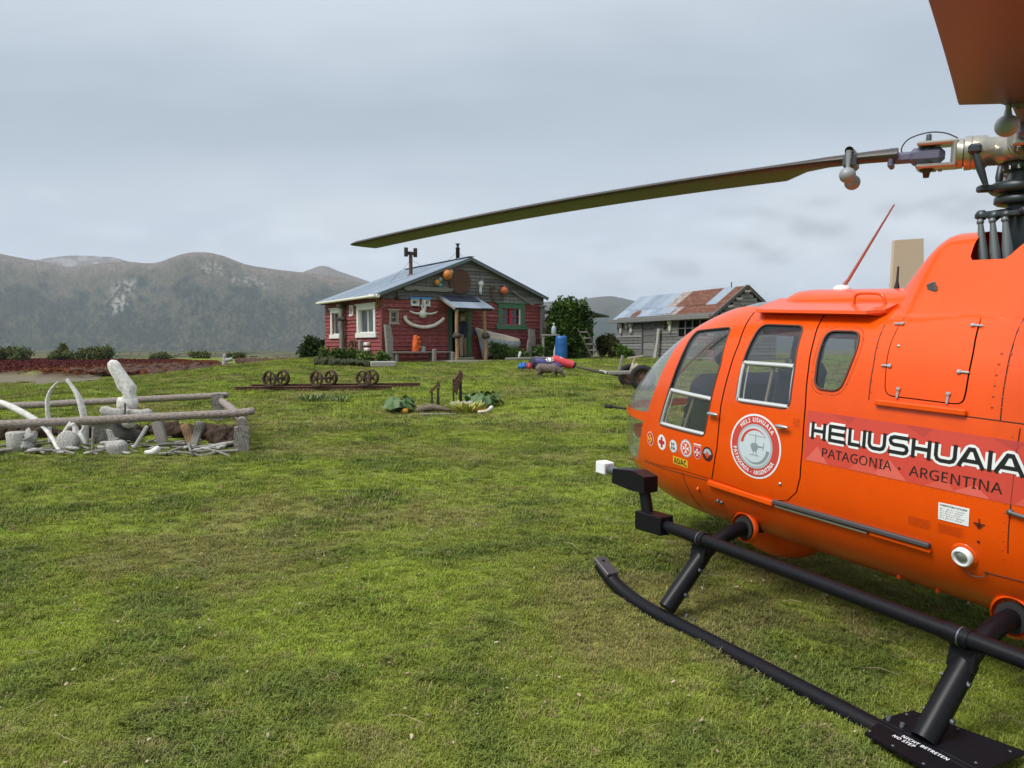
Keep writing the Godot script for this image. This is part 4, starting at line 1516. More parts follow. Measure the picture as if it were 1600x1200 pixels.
func cabin(h: Node3D, dark: Material, red_cloth: Material, steel: Material, alu: Material, lining: Material) -> void:
	var s := mb()
	box(s, hv(0.85, 0, 0.60), Vector3(2.3, 0.04, 1.15))
	obj("cabin_floor", s, lining, h)
	for e in [[1.08, 0.34], [1.08, -0.34], [0.42, 0.40], [0.42, 0.0], [0.42, -0.40]]:
		var seat := Node3D.new()
		seat.name = "seat"
		h.add_child(seat, true)
		seat.position = hv(e[0], e[1], 0.62)
		s = mb()
		box(s, Vector3(0.20, 0.24, 0), Vector3(0.44, 0.12, 0.42), rot(0, 0, 0.06), 0.04)
		obj("cushion", s, dark, seat)
		s = mb()
		box(s, Vector3(-0.07, 0.52, 0), Vector3(0.10, 0.62, 0.40), rot(0, 0, 0.16), 0.045)
		obj("backrest", s, dark, seat)
		s = mb()
		box(s, Vector3(-0.14, 0.90, 0), Vector3(0.08, 0.17, 0.26), rot(0, 0, 0.16), 0.035)
		obj("headrest", s, dark, seat)
		for z in [-0.17, 0.17]:
			for x in [0.36, 0.03]:
				s = mb()
				bar(s, Vector3(x, 0.16, z), Vector3(x * 0.85, 0.0, z), 0.02, 0.02)
				obj("leg", s, steel, seat)
		for z in [-0.1, 0.1]:
			s = mb()
			tube(s, [Vector3(-0.08, 0.84, z), Vector3(-0.01, 0.60, z), Vector3(0.06, 0.34, z * 1.3)], 0.016, 4, true, 0.25)
			obj("seat_belt", s, mat("grey_webbing", lin(0.22, 0.22, 0.22), 0.8), seat)
	s = mb()
	box(s, hv(1.83, -0.12, 1.02), Vector3(0.40, 0.52, 0.92), rot(0, 0, 0.25), 0.08)
	box(s, hv(1.88, 0, 0.74), Vector3(0.34, 0.28, 0.26), Basis(), 0.03)
	var dash := obj("instrument_panel", s, dark, h)
	s = mb()
	for k in 10:
		lathe(s, [Vector2(0.038, 0), Vector2(0.038, 0.008), Vector2(0.032, 0.008), Vector2(0, 0.006)], Transform3D(rot(0, 0, PI / 2 + 0.25), hv(1.905, 0.36 - 0.09 * (k % 5) * 2.0 * 0.5 - 0.0, 1.06 - 0.10 * (k / 5))), 14)
	structure(obj("dial", s, steel, dash), "stuff")
	for v in [0.34, -0.34]:
		s = mb()
		tube(s, curve([hv(1.62, v, 0.62), hv(1.56, v, 0.84), hv(1.50, v, 0.98), hv(1.52, v, 1.06)], 4), [0.012] + range(0, 12).map(func(_k): return 0.013), 7)
		obj("control_stick", s, dark, h)
	s = mb()
	lump(s, at3(hv(1.44, 0.44, 0.98), Vector3(0.10, 0.06, 0.09), rot(0.3, 0.2, 0.5)), 4.0, 0.35, 1.2, 14, 10)
	lump(s, at3(hv(1.38, 0.46, 1.02), Vector3(0.07, 0.07, 0.07)), 9.0, 0.35, 1.2, 12, 8)
	obj("red_bag", s, red_cloth, h)
	s = mb()
	bar(s, hv(1.70, 0.30, 1.40), hv(1.34, 0.40, 1.61), 0.05, 0.075, Vector3.UP, 0.02)
	bar(s, hv(1.62, 0.32, 1.42), hv(1.50, 0.36, 1.48), 0.07, 0.11, Vector3.UP, 0.03)
	obj("sun_visor", s, dark, h)
	s = mb()
	bar(s, hv(1.50, 0.43, 1.45), hv(1.30, 0.46, 1.58), 0.012, 0.032, Vector3.UP, 0.004)
	obj("visor_strap", s, M.white_frame, h)
	for v in [0.2, -0.2, -0.52]:
		s = mb()
		tube(s, [hv(0.70, v, 0.62), hv(0.72, v, 1.74)], 0.016, 7)
		obj("cabin_post", s, alu, h)

func rotor(h: Node3D, orange: Material, black: Material, steel: Material, alu: Material, rubber: Material) -> void:
	var cream := mat("cream_metal", lin(0.40, 0.37, 0.31), 0.30, 0.75)
	var violet := mat("violet_grey", lin(0.115, 0.11, 0.17), 0.5, 0.1)
	var blade_m := mat("blade_paint", lin(0.045, 0.036, 0.031), 0.38)
	var weight := mat("weight_grey", lin(0.27, 0.28, 0.30), 0.5, 0.15)
	var gun := mat("gun_metal", lin(0.055, 0.065, 0.072), 0.42, 0.6)
	var s := mb()
	lathe(s, [Vector2(0.085, 1.85), Vector2(0.075, 2.05), Vector2(0.065, 2.26)], Transform3D(), 20)
	lathe(s, [Vector2(0.058, 2.24), Vector2(0.058, 2.52)], Transform3D(), 20)
	var mast := obj("mast", s, gun, h)
	s = mb()
	lathe(s, [Vector2(0.06, 2.455), Vector2(0.098, 2.46), Vector2(0.102, 2.485), Vector2(0.095, 2.50), Vector2(0.06, 2.505)], Transform3D(), 24)
	obj("hub_flange", s, gun, mast)
	s = mb()
	for k in 14:
		lathe(s, [Vector2(0.010, -0.016), Vector2(0.010, 0.014), Vector2(0, 0.016)], Transform3D(Basis(), Vector3(cos(TAU * k / 14) * 0.092, 2.475, sin(TAU * k / 14) * 0.092)), 6)
	structure(obj("flange_bolt", s, alu, mast), "stuff")
	for e in [[2.375, 0.145, 0.05], [2.315, 0.12, 0.045]]:
		s = mb()
		lathe(s, [Vector2(0.06, e[0] - e[2] * 0.5), Vector2(e[1] - 0.012, e[0] - e[2] * 0.5), Vector2(e[1], e[0] - e[2] * 0.3), Vector2(e[1], e[0] + e[2] * 0.25), Vector2(e[1] - 0.014, e[0] + e[2] * 0.5), Vector2(0.06, e[0] + e[2] * 0.5)], Transform3D(), 28)
		obj("swashplate", s, gun, mast)
	s = mb()
	for k in 4:
		var a := deg_to_rad(27.8 + 90.0 * k + 20.0)
		bar(s, Vector3(cos(a) * 0.12, 2.375, -sin(a) * 0.12), Vector3(cos(a) * 0.205, 2.372, -sin(a) * 0.205), 0.05, 0.034, Vector3.UP, 0.008)
	obj("swashplate_arm", s, gun, mast)
	for e in [[0.055, 0.21], [-0.005, 0.215], [-0.065, 0.22]]:
		s = mb()
		tube(s, [hv(e[0] - 0.025, e[1], 1.93), hv(e[0], e[1], 2.06), hv(e[0] + 0.02, e[1], 2.19)], [0.021, 0.023, 0.012], 10)
		lump(s, at3(hv(e[0] + 0.022, e[1], 2.20), Vector3(0.017, 0.017, 0.017)), 0.0, 0.0, 1.0, 10, 7)
		obj("push_rod", s, mat("rod_grey", lin(0.16, 0.18, 0.185), 0.45, 0.4), mast)
	s = mb()
	for e in [[0.085, 0.19, 2.235], [0.02, 0.20, 2.225], [-0.04, 0.205, 2.225], [-0.10, 0.16, 2.24]]:
		lump(s, at3(hv(e[0], e[1], e[2]), Vector3(0.030, 0.026, 0.026)), e[0] * 20.0, 0.3, 1.2, 9, 6)
		bar(s, hv(e[0], e[1], e[2]), hv(e[0] * 0.5, 0.03, e[2] + 0.03), 0.03, 0.03, Vector3.UP, 0.006)
	bar(s, hv(0.11, 0.20, 2.232), hv(-0.10, 0.21, 2.228), 0.022, 0.026, Vector3.UP, 0.006)
	obj("mixing_lever", s, gun, mast)
	s = mb()
	lathe(s, [Vector2(0, 2.50), Vector2(0.12, 2.50), Vector2(0.15, 2.52), Vector2(0.15, 2.58), Vector2(0.11, 2.615), Vector2(0.05, 2.63), Vector2(0, 2.64)], Transform3D(), 24)
	var hub := obj("rotor_head", s, cream, h)
	s = mb()
	lathe(s, [Vector2(0.06, 2.63), Vector2(0.06, 2.66), Vector2(0.03, 2.675), Vector2(0, 2.675)], Transform3D(), 16)
	obj("hub_cap", s, cream, hub)
	for k in 4:
		var az := deg_to_rad(27.8 + 90.0 * k)
		var r := Vector3(cos(az), 0, -sin(az))
		var tr := Vector3(sin(az), 0, cos(az))
		var b := Basis(r, Vector3.UP, r.cross(Vector3.UP))   # x along the blade, y up, z trailing or leading
		if b.z.dot(tr) < 0.0:
			b.z = -b.z
		var arm := Node3D.new()
		arm.name = "blade_arm"
		h.add_child(arm, true)
		arm.transform = Transform3D(Basis(b.x, b.y, b.x.cross(b.y)), Vector3(0, 2.565, 0))
		var zt := 1.0 if b.x.cross(b.y).dot(tr) > 0.0 else -1.0
		s = mb()
		tube(s, [Vector3(0.08, 0, 0), Vector3(0.16, 0, 0), Vector3(0.17, 0, 0), Vector3(0.24, 0, 0), Vector3(0.25, 0, 0), Vector3(0.29, 0, 0)], [0.070, 0.070, 0.082, 0.082, 0.066, 0.066], 18)
		obj("sleeve", s, cream, arm)
		s = mb()
		tube(s, [Vector3(0.20, 0, 0), Vector3(0.222, 0, 0)], 0.0835, 18, true)
		tube(s, [Vector3(0.232, 0, 0), Vector3(0.262, 0, 0)], 0.0845, 18, true)
		tube(s, [Vector3(0.268, 0, 0), Vector3(0.296, 0, 0)], 0.075, 18, true)
		obj("sleeve_ring", s, cream, arm)
		# fork
		s = mb()
		for y in [0.058, -0.058]:
			box(s, Vector3(0.385, y, 0), Vector3(0.19, 0.022, 0.12), Basis(), 0.008)
		box(s, Vector3(0.305, 0, 0), Vector3(0.035, 0.135, 0.12), Basis(), 0.012)
		obj("fork", s, cream, arm)
		s = mb()
		lathe(s, [Vector2(0, 0.115), Vector2(0.012, 0.11), Vector2(0.014, 0.08), Vector2(0.035, 0.074), Vector2(0.035, -0.074), Vector2(0.018, -0.085), Vector2(0.014, -0.11), Vector2(0, -0.112)], Transform3D(Basis(), Vector3(0.43, 0, 0)), 14)
		obj("blade_bolt", s, gun, arm)
		s = mb()
		box(s, Vector3(0.435, 0, 0), Vector3(0.17, 0.086, 0.085), Basis(), 0.026)
		box(s, Vector3(0.545, 0, 0), Vector3(0.10, 0.056, 0.06), Basis(), 0.015)
		box(s, Vector3(0.60, 0.0, 0), Vector3(0.028, 0.10, 0.09), Basis(), 0.008)
		obj("root_fitting", s, violet, arm)
		s = mb()
		tube(s, curve([Vector3(0.30, 0.085, 0.02), Vector3(0.36, 0.118, 0.03), Vector3(0.44, 0.125, 0.02), Vector3(0.53, 0.10, 0.03), Vector3(0.56, 0.045, 0.05), Vector3(0.50, 0.02, 0.06)], 5), 0.0035, 5)
		obj("bonding_wire", s, rubber, arm)
		s = mb()
		for q in 4:
			lathe(s, [Vector2(0.010, -0.076), Vector2(0.010, -0.066)], Transform3D(Basis(), Vector3(0.37 + 0.028 * q, 0, 0.035)), 6)
		structure(obj("fork_bolt", s, alu, arm), "stuff")
		s = mb()
		tube(s, [Vector3(0.155, -0.185, -zt * 0.10), Vector3(0.185, -0.10, -zt * 0.105), Vector3(0.22, 0.0, -zt * 0.10)], [0.012, 0.019, 0.013], 8)
		obj("pitch_link", s, gun, arm)
		s = mb()
		box(s, Vector3(0.215, 0.0, -zt * 0.10), Vector3(0.06, 0.05, 0.05), Basis(), 0.012)
		obj("pitch_horn", s, gun, arm)
		# blade: narrow neck, then full chord; it droops outward
		s = mb()
		var rings := []
		var sections := [[0.57, 0.052, 0.052, 0.068], [0.72, 0.055, 0.055, 0.058], [0.92, 0.06, 0.072, 0.048], [1.05, 0.062, 0.11, 0.04], [1.19, 0.064, 0.245, 0.036]]
		for q in 18:
			sections.append([lerpf(1.26, 4.42, q / 17.0), 0.064, 0.247, 0.034])
		sections.append([4.47, 0.055, 0.24, 0.02])
		for c in sections:
			var x: float = c[0]
			var y := -0.0205 * x * x - 0.004 * x + 0.028
			y = 0.02 - 0.030 * x - 0.0136 * x * x + 0.02 * ss(0.0, 1.0, x)
			var pitch := lerpf(0.10, 0.02, clampf((x - 1.0) / 3.5, 0, 1))
			var ring := []
			for p in [[-1.0, 0.0], [-0.9, 0.55], [-0.6, 0.9], [0.0, 1.0], [0.35, 0.75], [0.7, 0.4], [1.0, 0.06], [1.0, -0.06], [0.7, -0.3], [0.35, -0.5], [0.0, -0.6], [-0.6, -0.6], [-0.9, -0.4]]:
				var z: float = p[0] * (c[1] if p[0] < 0.0 else c[2])
				var yy: float = p[1] * c[3] * 0.62
				ring.append(Vector3(x, y + yy * cos(pitch) - z * sin(pitch), (z * cos(pitch) + yy * sin(pitch)) * zt))
			rings.append(ring)
		s.set_smooth_group(0)
		for i in rings.size() - 1:
			for q in 13:
				var w := (q + 1) % 13
				if q == 6:
					s.set_smooth_group(2)
				elif q == 7:
					s.set_smooth_group(3)
				quad(s, rings[i][q], rings[i][w], rings[i + 1][w], rings[i + 1][q])
			s.set_smooth_group(0)
		s.set_smooth_group(FLAT)
		poly(s, rings[-1], Vector3.RIGHT)
		poly(s, rings[0], Vector3.LEFT)
		obj("rotor_blade", s, blade_m, arm)
		# pendulum weights
		var x0 := 0.80 if k == 0 else 1.02
		s = mb()
		box(s, Vector3(x0, 0.0, 0), Vector3(0.07, 0.085, 0.14), Basis(), 0.015)
		lathe(s, [Vector2(0.022, -0.09), Vector2(0.024, -0.06), Vector2(0.024, 0.06), Vector2(0.022, 0.09)], Transform3D(rot(PI / 2, 0, 0), Vector3(x0, 0.045, 0)), 12)
		obj("pendulum_clamp", s, steel, arm)
		for z in [-0.085, 0.085]:
			s = mb()
			tube(s, [Vector3(x0, 0.045, z), Vector3(x0, -0.03, z), Vector3(x0, -0.06, z)], [0.017, 0.010, 0.016], 8)
			lump(s, at3(Vector3(x0, -0.085 - (0.012 if z * zt > 0.0 else 0.0), z), Vector3(0.043, 0.042, 0.043)), 0.0, 0.0, 1.0, 18, 12)
			obj("pendulum_weight", s, weight, arm)

func tail(h: Node3D, orange: Material, black: Material) -> void:
	var s := mb()
	tube(s, [hv(-1.2, 0, 1.50), hv(-2.2, 0, 1.55), hv(-4.9, 0, 1.62)], [0.34, 0.21, 0.12], 20)
	obj("tail_boom", s, orange, h)
	s = mb()
	prism(s, PackedVector2Array([Vector2(-4.5, 1.6), Vector2(-5.1, 2.55), Vector2(-5.4, 2.55), Vector2(-5.15, 1.55)]), 0.10)
	obj("tail_fin", s, orange, h)
	s = mb()
	box(s, hv(-4.2, 0, 1.66), Vector3(0.4, 0.05, 2.0), Basis(), 0.02)
	obj("tailplane", s, orange, h)
	for v in [1.0, -1.0]:
		s = mb()
		prism(s, PackedVector2Array([Vector2(-3.95, 1.40), Vector2(-4.1, 2.1), Vector2(-4.5, 2.1), Vector2(-4.55, 1.40)]), 0.04, Transform3D(Basis(), hv(0, v, 0)))
		obj("end_plate", s, orange, h)
	s = mb()
	for k in 2:
		bar(s, hv(-5.2, 0.16, 2.45) + Vector3(0, 0.82, 0).rotated(Vector3.BACK, 0.6 + PI * k), hv(-5.2, 0.16, 2.45), 0.02, 0.15, Vector3.RIGHT, 0.005)
	obj("tail_rotor", s, black, h)

# ---------------------------------------------------------------- the farmhouse
var wood_grain: NoiseTexture2D
var wood_bump: NoiseTexture2D
var unit_board: Mesh
var unit_sheet: Mesh

func wall(o: Vector3, out: Vector3) -> Dictionary:
	return {"o": o, "x": Vector3.UP.cross(out).normalized(), "n": out.normalized()}

func on(w: Dictionary, s: float, y: float, off := 0.0) -> Vector3:
	return Vector3(w.o.x, 0, w.o.z) + w.x * s + w.n * off + Vector3.UP * y

func wb(w: Dictionary) -> Basis:
	return Basis(w.x, Vector3.UP, w.n)

func ramp3(a: Color, b: Color, c: Color, t: float, seed_: int, freq: float) -> NoiseTexture2D:
	var x := noise_tex(seed_, freq, a, b, 5, 512)
	var g := Gradient.new()
	g.offsets = PackedFloat32Array([0.15, t - 0.05, t + 0.06, 1.0])
	g.colors = PackedColorArray([a, b, c, c])
	x.color_ramp = g
	return x

func make_wood() -> void:
	wood_grain = noise_tex(41, 0.03, Color(0.5, 0.5, 0.5), Color(1.2, 1.2, 1.2), 5, 512)
	wood_bump = noise_tex(42, 0.03, Color.BLACK, Color.WHITE, 5, 512, FastNoiseLite.TYPE_SIMPLEX, 8.0)
	for k in 4:
		var t := ramp3(lin(0.185, 0.032, 0.030), lin(0.28, 0.054, 0.050), lin(0.34, 0.20, 0.18), 0.80 - 0.03 * k, 50 + k, 0.012)
		mat("red_board_%d" % k, Color(1, 1, 1).darkened(0.05 * (k % 3)), 0.75, 0.0, t, Vector3(0.55, 3.5, 0.55), true, wood_bump, 0.6)
		var f: float = [0.85, 1.0, 1.18, 0.7][k]
		mat("grey_board_%d" % k, lin(0.235 * f, 0.222 * f, 0.205 * f), 0.9, 0.0, wood_grain, Vector3(0.5, 5.0, 0.5), true, wood_bump, 0.9)
		mat("shed_board_%d" % k, lin(0.255 * f, 0.25 * f, 0.242 * f), 0.9, 0.0, wood_grain, Vector3(0.5, 5.0, 0.5), true, wood_bump, 0.9)
	mat("old_wood", lin(0.33, 0.305, 0.27), 0.9, 0.0, wood_grain, Vector3(4, 0.6, 4), false, wood_bump, 1.0)
	mat("drift_wood", lin(0.30, 0.275, 0.245), 0.9, 0.0, wood_grain, Vector3(4, 4, 4), false, wood_bump, 1.0)
	mat("log_bark", lin(0.40, 0.36, 0.33), 0.9, 0.0, noise_tex(44, 0.03, Color(0.45, 0.43, 0.42), Color(1.15, 1.12, 1.1), 5, 512), Vector3(0.8, 5, 5), false, wood_bump, 1.0)
	mat("peeled_log", lin(0.42, 0.25, 0.12), 0.8, 0.0, wood_grain, Vector3(3, 0.5, 3), false, wood_bump, 0.6)
	mat("dark_wood", lin(0.09, 0.075, 0.06), 0.9, 0.0, wood_grain, Vector3(3, 3, 3), false, wood_bump, 1.0)
	mat("white_paint", lin(0.74, 0.74, 0.71), 0.6, 0.0, noise_tex(45, 0.02, Color(0.88, 0.88, 0.86), Color(1, 1, 1), 4, 256), Vector3.ONE * 2)
	mat("green_paint", lin(0.06, 0.155, 0.085), 0.6, 0.0, noise_tex(46, 0.02, Color(0.8, 0.8, 0.8), Color(1.1, 1.1, 1.1), 4, 256), Vector3.ONE * 2)
	mat("dark_green_paint", lin(0.022, 0.06, 0.035), 0.6)
	mat("red_paint", lin(0.42, 0.02, 0.03), 0.5)
	mat("blue_paint", lin(0.06, 0.24, 0.62), 0.5)
	mat("beige_paint", lin(0.36, 0.30, 0.24), 0.7)
	var rusty := ramp3(lin(0.045, 0.025, 0.018), lin(0.115, 0.05, 0.03), lin(0.20, 0.10, 0.06), 0.62, 61, 0.02)
	mat("rust", Color.WHITE, 0.85, 0.1, rusty, Vector3.ONE * 2.2, false, wood_bump, 0.7)
	mat("rust_sheet", Color.WHITE, 0.85, 0.05, ramp3(lin(0.085, 0.034, 0.02), lin(0.165, 0.060, 0.033), lin(0.26, 0.16, 0.12), 0.74, 62, 0.014), Vector3(0.8, 0.8, 0.8), true)
	mat("rust_sheet_pale", Color.WHITE, 0.8, 0.05, ramp3(lin(0.15, 0.06, 0.04), lin(0.25, 0.18, 0.15), lin(0.32, 0.31, 0.30), 0.5, 63, 0.014), Vector3(0.8, 0.8, 0.8), true)
	for k in 3:
		mat("zinc_sheet_%d" % k, [lin(0.26, 0.315, 0.38), lin(0.30, 0.355, 0.42), lin(0.225, 0.28, 0.345)][k], 0.42, 0.3, noise_tex(64 + k, 0.012, Color(0.86, 0.87, 0.88), Color(1.08, 1.08, 1.08), 5, 512), Vector3(0.7, 0.7, 0.7), true)
	mat("iron", lin(0.05, 0.035, 0.028), 0.75, 0.3, wood_grain, Vector3.ONE * 3)
	mat("bone", lin(0.76, 0.755, 0.73), 0.7, 0.0, noise_tex(47, 0.015, Color(0.80, 0.77, 0.72), Color(1.05, 1.06, 1.08), 5, 512), Vector3.ONE * 1.6, false, wood_bump, 0.45)
	mat("old_bone", lin(0.58, 0.57, 0.54), 0.85, 0.0, noise_tex(48, 0.03, Color(0.5, 0.49, 0.47), Color(1.1, 1.1, 1.1), 5, 512), Vector3.ONE * 2.5, false, wood_bump, 1.0)
	mat("stone", lin(0.11, 0.105, 0.095), 0.95, 0.0, wood_grain, Vector3.ONE * 2, false, wood_bump, 1.0)
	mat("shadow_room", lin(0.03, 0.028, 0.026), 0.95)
	var g := mat("house_glass", Color(0.30, 0.33, 0.36, 0.30), 0.04)
	g.transparency = BaseMaterial3D.TRANSPARENCY_ALPHA
	var s := mb()
	var pr := [[0.0, 0.0], [0.88, 0.0], [1.0, 0.07], [0.42, 1.0], [0.0, 1.0]]
	for i in 5:
		var a: Array = pr[i]
		var b: Array = pr[(i + 1) % 5]
		poly(s, [Vector3(-0.5, a[1], a[0]), Vector3(0.5, a[1], a[0]), Vector3(0.5, b[1], b[0]), Vector3(-0.5, b[1], b[0])], Vector3(0, (a[1] + b[1]) * 0.5 - 0.5, (a[0] + b[0]) * 0.5 - 0.4))
	for x in [-0.5, 0.5]:
		poly(s, pr.map(func(q): return Vector3(x, q[1], q[0])), Vector3(x, 0, 0))
	s.generate_normals()
	unit_board = s.commit()
	# corrugated sheet: 1 wide along x, 1 long down z, waves in y
	s = mb()
	s.set_smooth_group(0)
	for i in 40:
		var y0 := sin(TAU * i / 4.0) * 0.5
		var y1 := sin(TAU * (i + 1) / 4.0) * 0.5
		var x0 := i / 40.0 - 0.5
		var x1 := (i + 1) / 40.0 - 0.5
		quad(s, Vector3(x0, y0, 0), Vector3(x1, y1, 0), Vector3(x1, y1, 1), Vector3(x0, y0, 1))
	s.set_smooth_group(FLAT)
	for z in [0.0, 1.0]:
		for i in 40:
			var y0 := sin(TAU * i / 4.0) * 0.5
			var y1 := sin(TAU * (i + 1) / 4.0) * 0.5
			quad(s, Vector3(i / 40.0 - 0.5, y0, z), Vector3((i + 1) / 40.0 - 0.5, y1, z), Vector3((i + 1) / 40.0 - 0.5, y1 - 0.12, z), Vector3(i / 40.0 - 0.5, y0 - 0.12, z))
	s.generate_normals()
	unit_sheet = s.commit()

# overlapping boards; span(y) gives the ends of a row; holes are [s0, s1, y0, y1]
func boards(parent: Node3D, w: Dictionary, y0: float, y1: float, pitch: float, span: Callable, holes: Array, key: String, thick := 0.035, joint := 3.4) -> void:
	var rows := int(round((y1 - y0) / pitch))
	for r in rows:
		var y := y0 + r * pitch
		var ends: Array = span.call(y + pitch * 0.5)
		var parts := [[ends[0], ends[1]]]
		for q in holes:
			if y + pitch * 0.75 < q[2] or y + pitch * 0.25 > q[3]:
				continue
			var rest := []
			for p in parts:
				if q[1] <= p[0] or q[0] >= p[1]:
					rest.append(p)
					continue
				if q[0] > p[0]:
					rest.append([p[0], q[0]])
				if q[1] < p[1]:
					rest.append([q[1], p[1]])
			parts = rest
		for p in parts:
			var a: float = p[0]
			while a < p[1] - 0.04:
				var b: float = minf(p[1], a + joint * rng.randf_range(0.6, 1.25))
				if p[1] - b < 0.5:
					b = p[1]
				var tilt := rng.randf_range(-0.006, 0.006) / maxf(b - a, 0.6)
				var x: Vector3 = (w.x + Vector3.UP * tilt).normalized() * (b - a - 0.006)
				var t := thick * rng.randf_range(0.85, 1.3)
				put(unit_board, "board", M["%s_%d" % [key, rng.randi() % 4]], parent, Transform3D(Basis(x, Vector3.UP * pitch * 1.03, w.n * t), on(w, (a + b) * 0.5, y, rng.randf_range(0.0, 0.006))))
				a = b

func opening(parent: Node3D, w: Dictionary, s0: float, s1: float, y0: float, y1: float, tr: float, key: String, nv: int, nh: int, mull: String, depth := 0.05, sill := 0.06, head := 0.06) -> Node3D:
	# a framed window: outer size s0..s1, y0..y1, trim width tr
	var b := wb(w)
	var win := Node3D.new()
	win.name = "window"
	parent.add_child(win, true)
	win.transform = Transform3D(b, on(w, (s0 + s1) * 0.5, (y0 + y1) * 0.5, 0.03))
	var W := s1 - s0
	var H := y1 - y0
	var s := mb()
	for x in [-1.0, 1.0]:
		box(s, Vector3(x * (W - tr) * 0.5, 0, depth * 0.5), Vector3(tr, H - 2.0 * tr, depth), Basis(), 0.006)
	box(s, Vector3(0, (H - tr) * 0.5, depth * 0.5 + 0.004), Vector3(W, tr, depth + 0.012), Basis(), 0.006)
	obj("frame", s, M[key], win)
	if head > 0.0:
		s = mb()
		box(s, Vector3(0, H * 0.5 + 0.02, depth * 0.5 + 0.02), Vector3(W + head * 2.0, 0.045, depth + 0.05), Basis(), 0.006)
		obj("head", s, M[key], win)
	s = mb()
	box(s, Vector3(0, -(H - tr) * 0.5, depth * 0.5 + 0.012), Vector3(W + sill * 2.0, tr, depth + 0.03), Basis(), 0.008)
	obj("sill", s, M[key], win)
	var iw := W - 2.0 * tr
	var ih := H - 2.0 * tr
	s = mb()
	for x in [-1.0, 1.0]:
		box(s, Vector3(x * (iw * 0.5 - 0.02), 0, -0.06), Vector3(0.04, ih, 0.12), Basis(), 0.004)
	for y in [-1.0, 1.0]:
		box(s, Vector3(0, y * (ih * 0.5 - 0.02), -0.061), Vector3(iw - 0.08, 0.04, 0.118), Basis(), 0.004)
	obj("sash", s, M[mull], win)
	for k in nv:
		s = mb()
		box(s, Vector3(lerpf(-iw, iw, (k + 1.0) / (nv + 1)) * 0.5, 0, -0.07), Vector3(0.055, ih - 0.08, 0.05), Basis(), 0.004)
		obj("mullion", s, M[mull], win)
	for k in nh:
		s = mb()
		box(s, Vector3(0, lerpf(-ih, ih, (k + 1.0) / (nh + 1)) * 0.5, -0.07), Vector3(iw - 0.08, 0.04, 0.046), Basis(), 0.004)
		obj("mullion", s, M[mull], win)
	s = mb()
	box(s, Vector3(0, 0, -0.085), Vector3(iw - 0.07, ih - 0.07, 0.006))
	obj("pane", s, M.house_glass, win)
	return win

func sheets(parent: Node3D, a: Vector3, along: Vector3, down: Vector3, total: float, width: float, length: float, mats: Callable, courses := 1, amp := 0.022) -> void:
	# corrugated sheets side by side from a, going along, each hanging down the slope
	var n := int(ceil(total / width))
	var up := along.cross(down).normalized()
	if up.y < 0.0:
		up = -up
	for i in n:
		for c in courses:
			var l := length / courses
			var o := a + along * (width * (i + 0.5)) + down * (l * c) + up * (0.012 * (courses - 1 - c) + rng.randf_range(0.0, 0.010))
			var x := along * (width * 1.04)
			var d := (down + along * rng.randf_range(-0.004, 0.004)).normalized() * (l * (1.06 if c < courses - 1 else 1.0) + rng.randf_range(0.0, 0.03))
			put(unit_sheet, "roof_sheet", mats.call(i, c), parent, Transform3D(Basis(x, up * amp, d), o))

